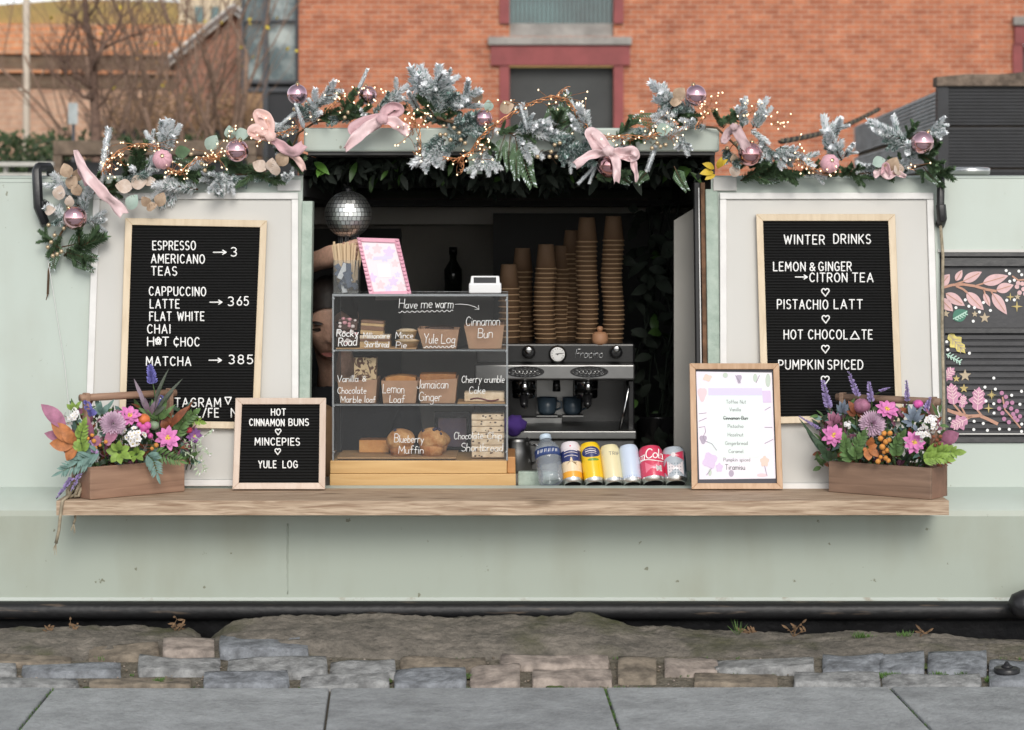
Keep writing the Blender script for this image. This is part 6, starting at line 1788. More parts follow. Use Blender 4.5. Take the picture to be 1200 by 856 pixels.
# ------------------------------------------------------------------ espresso machine
mat('chrome', (.45, .45, .45), .12, metal=1.0)
mat('steel', (.20, .20, .197), .36, metal=1.0, var=.08, vscale=10)
mat('black_gloss', (.012, .012, .013), .25)
mat('gauge_face', (.78, .78, .76), .4)
mat('cup_blue', (.06, .09, .12), .3)
MY = .50; s0 = sc(MY)
def mx(px, y=MY): return P(px, 0, y).x
def mz(py, y=MY): return P(0, py, y).z
em = thing('espresso_machine', 'two group espresso machine in steel and black behind the drinks', 'coffee machine', (mx(650), MY + .2, CT)); o = em.location
def mb_(b, px0, px1, py0, py1, y, d, mi=0): b.box(mx(px0, y), mx(px1, y), y, y + d, mz(py1, y), mz(py0, y), mi)
b = B(); mb_(b, 558, 744, 403, 426.4, MY + .01, .38); b.build('top_housing', 'black_gloss', em, off=o, bevel=.006)
b = B(); mb_(b, 556, 744.5, 427, 446, MY - .03, .40); b.build('front_panel', 'steel', em, off=o, bevel=.006, seg=3)
b = B(); b.box(mx(556), mx(745), MY + .24, MY + .38, CT + .02, mz(446.3)); b.build('back_panel', 'black_gloss', em, off=o)
b = B(); b.box(mx(630), mx(674), MY + .22, MY + .238, mz(494), mz(449)); b.build('splash_plate', 'steel', em, off=o)
b = B(); b.box(mx(597), mx(660), MY + .20, MY + .219, mz(506, MY + .2), mz(490, MY + .2)); b.build('splash_plate', 'steel', em, off=o)
for px0, px1 in ((556, 563), (736, 744)):
    b = B(); b.box(mx(px0), mx(px1), MY + .02, MY + .239, CT + .02, mz(446.3)); b.build('side_panel', 'black_gloss', em, off=o, bevel=.004)
b = B(); mb_(b, 556, 746, 505.5, 515, MY - .06, .299); b.build('drip_tray', 'steel', em, off=o, bevel=.003)
b = B(); mb_(b, 558, 744, 515.6, 552, MY - .04, .279); b.build('tray_front', 'steel', em, off=o, bevel=.004)
for px in (575, 730):
    b = B(); b.lathe([(.016, 0), (.016, .02)], 14, M=Matrix.Translation((mx(px), MY + .1, CT))); b.build('foot', 'black_rubber', em, off=o)
for px in (615.5, 690.5):                           # vents
    b = B(); c = V((mx(px, MY - .03), MY - .0315, mz(436, MY - .03)))
    b.add([c + V((.054 * math.cos(2 * PI * i / 40), 0, .0165 * math.sin(2 * PI * i / 40))) for i in range(40)], [tuple(range(40))])
    v_ = b.build('vent', 'black_gloss', em, off=o)
    b = B(); b.tube([c + V((.046 * math.cos(2 * PI * i / 40), -.001, .0125 * math.sin(2 * PI * i / 40))) for i in range(41)], .0009, 4)
    for k in range(7):
        u = -.033 + .011 * k; b.tube([c + V((u + .005 * math.cos(a), -.001, .0055 * math.sin(a) * (1.2 - abs(u) * 16))) for a in [2 * PI * i / 12 for i in range(13)]], .0009, 4)
    b.build('vent_tracery', 'chrome', v_, off=o)
def disc(px, py, r, y, d, m, name, par=em, n=24):
    M = Matrix.Translation((mx(px, y), y, mz(py, y))) @ Matrix.Rotation(R(90), 4, 'X')
    b = B(); b.lathe([(r, -d), (r, d * .4), (r * .9, d), (r * .55, d * 1.05), (0, d * 1.1)], n, M=M); return b.build(name, m, par, off=o)
disc(619.5, 413, .019, MY - .01, .02, 'black_gloss', 'steam_knob'); disc(619.5, 410.5, .011, MY - .033, .008, 'chrome', 'knob_cap')
disc(722, 413, .018, MY - .01, .02, 'black_gloss', 'steam_knob'); disc(722.5, 409, .010, MY - .033, .008, 'chrome', 'knob_cap')
g_ = disc(653.5, 415.5, .0255, MY + .0, .012, 'chrome', 'pressure_gauge')
f_ = disc(653.5, 415.5, .0205, MY - .0125, .0015, 'gauge_face', 'face', g_)
b = B(); c = V((mx(653.5, MY - .015), MY - .0155, mz(415.5, MY - .015)))
for k in range(11):
    a = R(-40 + 26 * k); d = V((math.cos(a), 0, math.sin(a))); b.tube([c + d * .0145, c + d * .018], .0006, 4)
b.tube([c - V((.006, 0, -.001)), c + V((.014, 0, .003))], .0009, 4); b.ball(c, .0022, 0, 8, 6); b.build('dial_marks', 'ink', g_, off=o)
b = B(); write(b, 'Fracino', 674, 706, 409.5, 419.5, lambda px, py: P(px, py, MY + .0085), .0013, gap=.1, skew=.2, n=5, flat=.5); b.build('lettering', 'chrome', em, off=o)
for px in (614, 688):                                # group heads and filter holders
    c = V((mx(px), MY + .08, mz(456)))
    b = B(); b.lathe([(.034, -.004), (.034, .022), (.026, .03), (.02, .045)], 24, M=Matrix.Translation(c)); gh = b.build('group_head', 'chrome', em, off=o)
    b = B(); b.lathe([(.030, -.032), (.033, -.026), (.033, -.006)], 24, M=Matrix.Translation(c)); fh = b.build('filter_holder', 'chrome', em, off=o)
    b = B(); b.tube([c + V((0, -.03, -.018)), c + V((.0, -.075, -.026)), c + V((.0, -.125, -.040))], [.010, .013, .011], 12, round_end=True); b.build('handle', 'black_gloss', fh, off=o)
    b = B(); b.tube([c + V((0, 0, -.03)), c + V((0, -.002, -.05)), c + V((.008, -.004, -.06))], .006, 8); b.build('spout', 'chrome', fh, off=o)
    b = B(); b.lathe([(.012, 0), (.014, .01), (.008, .024), (0, .026)], 14, M=Matrix.Translation(c + V((.002, -.10, -.002)))); b.build('knob_cap', 'chrome', fh, off=o)
b = B(); b.tube([V((mx(735), MY, mz(447))), V((mx(736), MY - .03, mz(455))), V((mx(731), MY - .03, mz(480))), V((mx(725), MY - .03, mz(506)))], .0042, 8); b.build('steam_wand', 'chrome', em, off=o)
b = B(); b.tube([V((mx(653), MY + .1, mz(447))), V((mx(653), MY + .1, mz(462)))], [.009, .012], 10); b.build('water_spout', 'black_gloss', em, off=o)
# little things on and by the machine
for px, lab in ((641, 'small blue cup hanging by the left filter holder of the machine'), (671, 'small blue cup nearer the middle water spout of the machine')):
    c = V((mx(px, MY + .16), MY + .16, mz(486, MY + .16)))
    t = thing('espresso_cup', lab, 'cup', c)
    b = B(); b.lathe([(.02, 0), (.027, .01), (.030, .05), (.028, .05), (.025, .012), (0, .008)], 20); b.build('body', 'cup_blue', t)
    b = B(); b.tube([V((.028, 0, .04)), V((.042, 0, .036)), V((.042, 0, .02)), V((.027, 0, .014))], .003, 6); b.build('handle', 'cup_blue', t)
    dz = .0
    b = B(); b.box(-.03, .03, -.03, .03, -.004, -.0005); b.build('stand', 'steel', t)
t = thing('steel_jug', 'steel milk jug with a big round handle beside the case', 'jug', V((mx(606, .42), .42, CT)))
b = B(); b.lathe([(.04, 0), (.043, .01), (.04, .06), (.034, .085), (.036, .095), (.033, .095), (.03, .08), (0, .01)], 24); b.build('body', 'steel', t)
b = B(); b.tube([V((.036, -.01, .08)), V((.062, -.015, .074)), V((.068, -.016, .05)), V((.06, -.015, .03)), V((.04, -.01, .024))], .0042, 8); b.build('handle', 'chrome', t)
mat('purple_cloth', (.05, .02, .16), .9)
b = B(); b.ball((0, 0, 0), 1, 0, 18, 12, (.035, .03, .028), fn=lambda d: 1 + .3 * mn.noise(d * 60)); o2 = b.build('cleaning_cloth', 'purple_cloth', loc=V((mx(602, .44), .44, mz(505.5) + .022))); tag(o2, 'crumpled purple cloth on the machine drip tray', 'cloth')

# ------------------------------------------------------------------ paper cup towers on the machine
mat('cup_kraft', (.14, .08, .042), .75, var=.05, vscale=40)
mat('cup_rim', (.36, .235, .13), .6)
def cup_proto(name, label, group, rt, rb, h):
    t = thing(name, label, 'paper cup', (0, 0, 0), group)
    b = B(); b.lathe([(rt, .0015), (rb, h - .003), (rb - .001, h), (rb - .003, h), (rb - .004, h - .006), (0, h - .006)], 24); b.build('wall', 'cup_kraft', t)
    b = B(); b.lathe([(rt, .0), (rt + .0016, .0008), (rt + .002, .002), (rt + .0016, .0032), (rt - .0003, .004)], 24); b.build('rim', 'cup_rim', t)
    return t
proto = None
stacks = [(596, 310, 10, 585.5, 'shortest cup tower, its foot beside the cake case'), (613, 291, 15, 22, 'second cup tower from the cake case'), (638.5, 286.5, 17, 25, 'front cup tower left of the pressure gauge'), (658, 288, 17, 22, 'dim cup tower directly above the pressure gauge'),
          (672, 270, 19, 22, 'half hidden cup tower behind the lettering on the machine'), (688, 255, 22, 25, 'tall cup tower left of the right hand steam knob'), (718, 253.5, 23, 26, 'tallest cup tower nearest the dark plant')]
ZM = mz(403, MY + .1) + .001
for i, (px, ytop, n, wpx, lab) in enumerate(stacks):
    Yc = MY + .09 + (.11 if i in (1, 3, 4) else 0) ; s_ = sc(Yc)
    rt = 12.2 / s_
    H_ = P(0, ytop, Yc).z - ZM; hc = .072; pitch = (H_ - hc) / (n - 1)
    X_ = P(px, 0, Yc).x
    for k in range(n):
        grp = f'paper cups of the {lab}'
        text = f'brown paper cup nested upside down in the {lab}' if k < n - 1 else f'topmost upturned paper cup of the {lab}'
        text = ' '.join(text.split()[:16])
        loc = V((X_ + random.uniform(-.0008, .0008) + .003 * math.sin(k * .35 + i), Yc, ZM + k * pitch))
        if proto is None:
            proto = cup_proto('paper_cup', text, grp, rt, rt * .76, hc); pk_ = kids(proto); proto.location = loc; o2 = proto
        else: o2 = dup(proto, text, grp, loc, ks=pk_)
        if k == n - 1 and 'group' in o2: del o2['group']
t = thing('cork_figure', 'small tan lidded pot in front of the cup towers', 'pot', P(703, 404, MY + .03) * 1)
t.location.z = ZM
mat('tan_pot', (.42, .22, .12), .6)
b = B(); b.lathe([(.020, 0), (.024, .012), (.022, .03), (.015, .036), (.0, .038)], 20); b.build('body', 'tan_pot', t)
b = B(); b.lathe([(.006, .037), (.010, .046), (.006, .052), (0, .053)], 12); b.build('lid_knob', 'tan_pot', t)
t.name = 'lidded_pot'
# ------------------------------------------------------------------ dim things inside
mat('dark_glass', (.012, .014, .012), .12)
c = P(531, 345, 1.55); c.z = P(0, 352, 1.6).z if False else mz(345, 1.6) + .0
t = thing('dark_bottle', 'dark slim bottle standing on the inner wall ledge', 'bottle', V((P(531, 0, 1.65).x, 1.65, P(0, 345, 1.6).z + .002)))
b = B(); b.lathe([(.03, 0), (.03, .08), (.012, .11), (.012, .15), (0, .15)], 18); b.build('body', 'dark_glass', t)
b = B(); b.lathe([(.014, .13), (.014, .155), (0, .156)], 14); b.build('cap', 'black_gloss', t)
t = thing('lilac_picture', 'dark framed lilac picture seen through the cake case', 'picture frame', V((mx(530, .62), .62, CT))); o = t.location
b = B(); wbox(b, 509, 551, 483, 490, .62, .015); wbox(b, 509, 551, 524, 545, .62, .015); wbox(b, 509, 513.5, 490.1, 523.9, .62, .015); wbox(b, 546.5, 551, 490.1, 523.9, .62, .015); b.build('frame', 'black_gloss', t, off=o)
mat('lilac_print', (.36, .29, .40), .6, col2=(.48, .33, .36), vscale=16)
b = B(); wbox(b, 513.6, 546.4, 490.1, 523.9, .627, .004); b.build('print', 'lilac_print', t, off=o)
mat('paper_bag', (.40, .25, .14), .85, var=.15, vscale=12)
# dark houseplant by the inner lining board
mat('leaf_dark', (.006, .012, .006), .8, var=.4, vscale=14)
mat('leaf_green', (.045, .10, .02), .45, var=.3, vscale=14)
t = thing('house_plant', 'dark broad leaved trailing plant inside, right of the cup towers', 'plant', P(770, 470, .8)); o = t.location
rg = random.Random(17)
b = B()
for k in range(7): 
    x0 = rg.uniform(745, 785); b.tube([P(x0 + rg.uniform(-14, 14), 240 + 45 * q, .8 + rg.uniform(-.05, .05)) for q in range(7)], .003, 5)
b.build('stem', 'leaf_dark', t, off=o)
b = B(); big = [(786, 283, 803, 310, 22), (775, 300, 800, 285, 20), (770, 330, 788, 345, 16)]
for x0, y0, x1, y1, w in big: b.leaf(P(x0, y0, .62), P(x1, y1, .56), (0, -1, .3), w / 420, 0, n=8)
for k in range(130):
    x0, y0 = rg.uniform(740, 800), rg.uniform(245, 520); p = P(x0, y0, rg.uniform(.68, .95)); b.leaf(p, p + V((rg.uniform(-.06, .06), rg.uniform(-.05, .02), rg.uniform(-.06, .02))), (rg.uniform(-1, 1), -1, .4), .03, 0 if rg.random() < .93 else 1, n=4)
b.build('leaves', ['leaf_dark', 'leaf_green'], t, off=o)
t = thing('plant_pot', 'dark pot holding the trailing houseplant', 'pot', V((P(772, 0, .8).x, .8, CT)))
b = B(); b.lathe([(.05, 0), (.07, .12), (.074, .125), (.066, .125), (.06, .11), (0, .11)], 20); b.build('body', 'black_gloss', t)
# hanging greenery lining the hatch
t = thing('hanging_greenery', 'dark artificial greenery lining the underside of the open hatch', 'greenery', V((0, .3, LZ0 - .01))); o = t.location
b = B(); rg = random.Random(23)
for k in range(1500):
    X_ = rg.uniform(XA + .01, XB - .01); Y_ = rg.uniform(.14, .6); edge = .030 + .055 * (.5 + .5 * math.sin(X_ * 9 + 1.3)) * rg.random() + .02 * rg.random()
    z_ = LZ0 - .012 - rg.random() * edge * (1.0 if Y_ > .2 else .8)
    p = V((X_, Y_, z_)); d = V((rg.uniform(-1, 1), rg.uniform(-.6, .4), rg.uniform(-1.2, .1))).normalized()
    b.leaf(p, p + d * rg.uniform(.025, .055), (rg.uniform(-1, 1), -.6, .8), rg.uniform(.010, .022), 0 if rg.random() < .96 else 1, n=3)
for x0, y0, x1, y1, w, mi in [(368, 190, 386, 205, 9, 2), (372, 206, 384, 201, 8, 2), (376, 196, 372, 208, 7, 2), (455, 200, 446, 212, 5, 1), (500, 190, 498, 206, 7, 1), (418, 190, 410, 214, 8, 1), (640, 205, 655, 222, 8, 0), (700, 210, 690, 230, 9, 0), (610, 205, 600, 226, 9, 0), (560, 205, 548, 224, 8, 0), (740, 205, 752, 230, 9, 0), (520, 205, 512, 220, 8, 0), (470, 205, 478, 224, 8, 0)]:
    b.leaf(P(x0, y0, .16), P(x1, y1, .13), (0, -1, .4), w / 440, mi, n=6)
mat('leaf_bright', (.10, .24, .03), .45)
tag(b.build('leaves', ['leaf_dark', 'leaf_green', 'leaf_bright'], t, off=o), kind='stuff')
b = B(); b.tube([V((XA + .01, .3, LZ0 - .014)), V((0, .32, LZ0 - .016)), V((XB - .01, .3, LZ0 - .014))], .006, 6); b.build('vine', 'leaf_dark', t, off=o)
# ------------------------------------------------------------------ winter garland
mat('frost', (.86, .89, .92), .85, col2=(.95, .96, .97), vscale=60)
mat('frost_mid', (.58, .66, .65), .85, var=.25, vscale=50)
mat('fir_green', (.095, .16, .075), .7, var=.35, vscale=40)
mat('fir_teal', (.17, .27, .24), .75, var=.3, vscale=40)
mat('cedar_green', (.085, .15, .075), .7, var=.3, vscale=40)
mat('twig_brown', (.11, .065, .035), .85, var=.3, vscale=30)
mat('gold_leaf', (.50, .37, .26), .55, col2=(.36, .25, .17), vscale=70, metal=.15)
mat('pale_leaf', (.62, .52, .45), .55, col2=(.5, .38, .3), vscale=70)
mat('sage_leaf', (.33, .44, .38), .6, col2=(.42, .52, .46), vscale=40)
mat('gold_berry', (.55, .43, .28), .3, metal=.6)
def sprig_mesh(kind, seed):
    """one sprig, 0.12 m long, up +Z"""
    rg = random.Random(seed); b = B(); Ls = .12
    if kind in ('F', 'G', 'T'):
        mats_ = {'F': ['twig_brown', 'frost', 'frost_mid', 'fir_teal'], 'G': ['twig_brown', 'fir_green', 'cedar_green', 'fir_green'], 'T': ['twig_brown', 'fir_teal', 'frost_mid', 'frost']}[kind]
        axes = [(V((0, 0, 0)), V((.012 * rg.uniform(-1, 1), .012 * rg.uniform(-1, 1), Ls)), 1.0)]
        for k in range(3):
            a = rg.uniform(0, 6.28); p0 = V((0, 0, Ls * (.22 + .2 * k))); d = V((math.cos(a) * .75, math.sin(a) * .75, .75)).normalized()
            axes.append((p0, p0 + d * Ls * rg.uniform(.3, .45), .75))
        for p0, p1, k in axes:
            b.tube([p0, (p0 + p1) / 2 + V((rg.uniform(-.003, .003), rg.uniform(-.003, .003), 0)), p1], [.0026 * k, .0022 * k, .001], 5, 0)
            d = (p1 - p0); L_ = d.length; d.normalize()
            u = d.orthogonal().normalized(); w = d.cross(u)
            N = int(400 * L_ / Ls)
            for i in range(N):
                t = rg.random() ** .85; a = rg.uniform(0, 6.28)
                c = p0 + d * (L_ * t)
                out = (u * math.cos(a) + w * math.sin(a))
                fw = .75 + .7 * t
                nd = (out + d * fw).normalized()
                nl = rg.uniform(.016, .026) * k * (1.0 if t < .85 else .8)
                s_ = nd.cross(d); s_ = s_.normalized() if s_.length > 1e-4 else u
                wd = rg.uniform(.0011, .0018)
                tip = c + nd * nl + V((0, 0, -.002))
                if kind == 'F': mi = 1 if rg.random() < .45 + .5 * t else (2 if rg.random() < .6 else 3)
                elif kind == 'T': mi = 1 if rg.random() < .6 else (2 if rg.random() < .7 else 3)
                else: mi = 1 if rg.random() < .65 else 2
                b.add([c - s_ * wd, c + s_ * wd, c + nd * nl * .7 + s_ * wd, tip, c + nd * nl * .7 - s_ * wd], [(0, 1, 2, 3, 4)], mi)
    elif kind == 'C':                           # flat cedar frond
        mats_ = ['twig_brown', 'cedar_green', 'fir_green', 'frost_mid']
        b.tube([(0, 0, 0), (.004, .004, Ls * .5), (0, .012, Ls)], [.0022, .0016, .0008], 5, 0)
        for k in range(13):
            t = .15 + .82 * k / 12
            for s_ in (-1, 1):
                c = V((.004 * math.sin(t * 3), .012 * t * t, Ls * t)); l_ = .034 * (1.1 - t) + .008
                e = c + V((s_ * l_ * .75, rg.uniform(-.004, .004), l_ * .75)); b.leaf(c, e, (0, -1, 0), .0042, rg.choice([1, 1, 2]), n=4)
                for q in (.4, .7):
                    p = c.lerp(e, q); b.leaf(p, p + V((s_ * .004, -.002, .010)), (0, -1, 0), .0045, rg.choice([1, 2, 3]), n=3)
    elif kind == 'L':                           # single stiff frosted feather tip
        mats_ = ['twig_brown', 'frost', 'frost_mid', 'frost']
        b.tube([(0, 0, 0), (0, 0, Ls)], [.006, .004], 6, 1)
        for i in range(420):
            t = rg.random(); a = rg.uniform(0, 6.28); c = V((0, 0, Ls * t)); out = V((math.cos(a), math.sin(a), .9 + .4 * t)).normalized()
            s_ = out.cross(V((0, 0, 1))).normalized(); nl = rg.uniform(.012, .017); wd = .0014
            b.add([c - s_ * wd, c + s_ * wd, c + out * nl * .8 + s_ * wd, c + out * nl, c + out * nl * .8 - s_ * wd], [(0, 1, 2, 3, 4)], rg.choice([1, 1, 1, 2]))
    me = b.build('frosted_sprig', mats_)
    d = me.data; bpy.data.objects.remove(me)
    return d
SP = {k: [sprig_mesh(k, 10 * i + ord(k)) for i in range(n)] for k, n in (('F', 4), ('G', 3), ('T', 2), ('C', 2), ('L', 2))}
SPN = {'F': 'frosted_sprig', 'G': 'fir_sprig', 'T': 'blue_fir_sprig', 'C': 'cedar_frond', 'L': 'flocked_tip'}
gar = thing('winter_garland', 'frosted fir and cedar garland draped along the boat roof', 'garland', P(590, 190, .08)); go = gar.location
rgG = random.Random(99)
def gy(px, py):
    if 352 < px < 846: return .02 if py > 148 else .05
    return .07 if py < 205 else cab_y(EZ - (py - 270) / 446) - .035
def place(kind, a, c, dy=0.0, fat=1.0):
    ya = gy(*a) + dy + rgG.uniform(-.015, .015); yc = gy(*a) + dy + rgG.uniform(-.05, .02)
    if kind == 'C': yc = ya - .01
    p, q = P(*a, ya), P(*c, yc)
    o = bpy.data.objects.new(SPN[kind], rgG.choice(SP[kind])); COL.objects.link(o); o.parent = gar
    d = q - p; L_ = d.length
    rot = d.to_track_quat('Z', 'Y').to_matrix().to_4x4() @ Matrix.Rotation(rgG.uniform(0, 6.28) if kind != 'C' else 0, 4, 'Z')
    s = L_ / .12; f = max(s * fat * 1.2, .36 * fat) if kind != 'C' else s
    if kind == 'C':                              # keep the frond facing the viewer
        z = d.normalized(); y = V((0, -1, 0)) - z * V((0, -1, 0)).dot(z); y = -y.normalized(); x = y.cross(z); rot = Matrix((x, y, z)).transposed().to_4x4()
    o.matrix_local = Matrix.Translation(p - go) @ rot @ Matrix.Diagonal((max(f, .62), max(f, .62), s, 1))
S_ = [('L', 118, 216, 127, 154, 0, .9), ('F', 185, 182, 191, 141), ('F', 188, 184, 212, 150), ('F', 186, 182, 170, 156), ('F', 190, 180, 206, 145), ('L', 166, 217, 186, 190, 0, .7), ('F', 152, 212, 182, 181), ('G', 148, 216, 170, 168), ('G', 142, 214, 162, 180), ('T', 160, 214, 180, 196),
      ('F', 232, 222, 182, 221), ('F', 228, 214, 180, 228), ('F', 264, 204, 244, 224), ('F', 262, 204, 276, 225), ('F', 262, 202, 261, 230), ('T', 262, 206, 252, 226), ('T', 270, 206, 288, 220), ('F', 92, 242, 65, 204), ('F', 86, 262, 52, 244), ('F', 98, 252, 106, 222), ('F', 100, 262, 124, 250), ('T', 84, 250, 60, 262), ('T', 100, 240, 84, 210),
      ('G', 75, 300, 118, 278), ('G', 78, 296, 108, 305), ('C', 72, 290, 120, 276), ('C', 78, 292, 112, 302), ('C', 80, 300, 108, 316), ('G', 66, 288, 46, 272), ('G', 72, 276, 56, 300), ('F', 108, 260, 124, 273), ('C', 70, 280, 62, 314),
      ('G', 312, 206, 262, 190), ('G', 300, 206, 332, 214), ('C', 240, 205, 205, 188), ('G', 220, 208, 250, 196), ('C', 285, 205, 250, 210), ('T', 325, 205, 300, 214), ('F', 332, 214, 345, 206), ('G', 200, 206, 232, 200), ('T', 140, 215, 170, 208),
      ('F', 350, 152, 321, 147), ('L', 346, 132, 328, 147, 0, .8), ('L', 356, 150, 347, 124, 0, .9), ('F', 368, 144, 371, 108), ('F', 374, 124, 393, 96), ('F', 366, 130, 386, 110), ('T', 362, 138, 352, 126), ('G', 372, 140, 396, 128), ('T', 356, 130, 372, 118),
      ('L', 417, 112, 430, 83, 0, .8), ('G', 398, 142, 412, 104), ('G', 406, 142, 426, 116), ('G', 396, 138, 418, 126), ('G', 412, 140, 436, 128), ('F', 446, 126, 476, 101), ('F', 450, 128, 472, 112), ('T', 438, 134, 462, 112),
      ('F', 512, 138, 480, 82), ('F', 512, 136, 500, 79), ('F', 515, 136, 508, 80), ('F', 506, 108, 534, 88), ('F', 498, 106, 528, 94), ('F', 504, 120, 484, 94), ('G', 516, 138, 488, 118), ('G', 508, 136, 536, 124), ('T', 510, 128, 516, 100), ('F', 490, 130, 478, 110),
      ('F', 522, 124, 562, 104), ('F', 530, 130, 560, 114), ('T', 518, 126, 538, 112), ('F', 538, 124, 566, 122), ('T', 524, 152, 562, 130), ('T', 524, 146, 572, 136), ('T', 540, 156, 575, 146), ('F', 522, 164, 486, 196), ('F', 520, 166, 500, 198), ('F', 532, 168, 512, 192), ('T', 520, 158, 492, 182), ('T', 548, 160, 526, 176), ('F', 566, 178, 576, 204), ('F', 564, 178, 554, 206), ('F', 562, 176, 588, 196), ('G', 560, 160, 582, 172),
      ('F', 618, 150, 614, 122), ('L', 618, 152, 610, 124, 0, .8), ('F', 606, 150, 652, 148), ('F', 604, 152, 644, 164), ('F', 600, 158, 634, 182), ('F', 608, 160, 622, 186), ('F', 622, 152, 662, 160), ('T', 640, 162, 668, 158), ('F', 628, 150, 646, 140), ('C', 592, 158, 584, 188), ('C', 598, 160, 597, 198), ('C', 604, 162, 612, 194), ('C', 608, 164, 624, 216), ('C', 606, 170, 606, 208), ('C', 640, 158, 646, 122), ('C', 650, 160, 664, 112), ('G', 645, 160, 660, 130), ('C', 656, 162, 670, 134),
      ('L', 678, 138, 664, 107, 0, .9), ('F', 692, 164, 676, 126), ('F', 686, 160, 670, 134), ('T', 656, 172, 692, 192), ('T', 664, 168, 658, 194), ('T', 654, 180, 692, 170), ('T', 668, 174, 680, 196), ('F', 664, 186, 672, 194), ('L', 702, 190, 679, 214, 0, .9), ('L', 700, 190, 691, 214, 0, .8), ('G', 698, 208, 736, 198), ('C', 728, 206, 738, 214), ('G', 722, 160, 748, 142),
      ('F', 800, 130, 761, 104), ('F', 816, 132, 768, 120), ('F', 802, 134, 766, 134), ('F', 814, 136, 778, 112), ('G', 786, 138, 818, 136), ('T', 780, 128, 806, 132), ('T', 770, 130, 794, 118), ('L', 768, 172, 759, 198, 0, 1.0), ('F', 797, 158, 806, 182), ('F', 800, 160, 794, 176), ('G', 752, 160, 736, 168), ('C', 790, 195, 805, 222), ('C', 760, 200, 748, 215), ('C', 785, 145, 740, 140), ('F', 772, 160, 792, 152),
      ('F', 870, 150, 876, 116), ('F', 882, 150, 896, 115), ('F', 886, 150, 904, 128), ('F', 876, 146, 862, 128), ('G', 856, 148, 866, 128), ('G', 842, 146, 866, 138), ('G', 848, 150, 838, 132), ('F', 880, 152, 902, 166), ('F', 890, 162, 902, 188), ('F', 908, 178, 928, 196), ('F', 906, 178, 914, 198), ('F', 908, 176, 936, 182), ('T', 890, 170, 912, 184), ('G', 876, 208, 918, 204), ('G', 868, 212, 900, 195), ('G', 892, 204, 928, 202), ('F', 914, 172, 952, 196), ('C', 880, 206, 912, 212), ('G', 900, 200, 940, 204), ('T', 848, 176, 866, 190),
      ('F', 976, 184, 967, 136), ('F', 986, 188, 974, 152), ('F', 990, 184, 1000, 168), ('F', 976, 166, 984, 142), ('T', 980, 184, 972, 160), ('F', 1064, 166, 1018, 144), ('F', 1062, 172, 1026, 156), ('F', 1056, 166, 1034, 148), ('T', 1066, 170, 1038, 164), ('F', 1086, 160, 1106, 138), ('F', 1086, 162, 1106, 154), ('G', 1062, 162, 1076, 144), ('F', 1068, 188, 1060, 168), ('F', 1038, 206, 1002, 200), ('F', 1032, 200, 1004, 193), ('G', 1090, 184, 1102, 168), ('G', 1084, 188, 1112, 212), ('G', 1092, 196, 1107, 218), ('G', 1072, 200, 1092, 208), ('G', 1000, 194, 984, 206), ('G', 1076, 180, 1096, 192), ('G', 990, 206, 1012, 196), ('F', 1050, 190, 1066, 196), ('C', 1082, 196, 1100, 214)]
for (xa, ya), (xb, yb) in zip([(110, 226)] + [(150, 212), (200, 208), (250, 206), (300, 204), (340, 180), (370, 146), (420, 140), (470, 136), (520, 146), (560, 156), (610, 160), (660, 170), (710, 180), (760, 160), (800, 148), (840, 152), (870, 180), (900, 198), (950, 205), (1000, 205), (1050, 203)], [(150, 212), (200, 208), (250, 206), (300, 204), (340, 180), (370, 146), (420, 140), (470, 136), (520, 146), (560, 156), (610, 160), (660, 170), (710, 180), (760, 160), (800, 148), (840, 152), (870, 180), (900, 198), (950, 205), (1000, 205), (1050, 203), (1090, 196)]):
    for k in range(2):
        u = rgG.random(); x_, y_ = xa + (xb - xa) * u, ya + (yb - ya) * u; g_ = rgG.choice([-1, 1])
        S_.append((rgG.choice('GGTF'), x_, y_, x_ + g_ * rgG.uniform(16, 30), y_ + rgG.uniform(-16, 7), .015))
for s in S_: place(s[0], s[1:3], s[3:5], *(s[5:]))
print('sprigs', len(S_))
# the garland's woody cord
b = B()
pts = [(56, 345), (57, 318), (62, 298), (70, 276), (84, 254), (100, 236), (120, 218), (150, 212), (200, 208), (250, 206), (300, 204), (335, 190), (350, 156), (370, 143), (420, 138), (470, 130), (520, 142), (560, 152), (610, 158), (660, 168), (710, 178), (760, 158), (800, 146), (840, 150), (870, 178), (900, 196), (950, 204), (1000, 204), (1050, 202), (1090, 192), (1102, 208)]
b.tube([P(x_, y_, gy(x_, y_) + .02) for x_, y_ in pts], .003, 7)
b.tube([P(56, 345, -.03), P(54, 352, -.03)], [.002, .001], 5)
b.tube([P(512, 138, .03), P(532, 144, .02)], .0045, 6)
b.build('cord', 'twig_brown', gar, off=go)
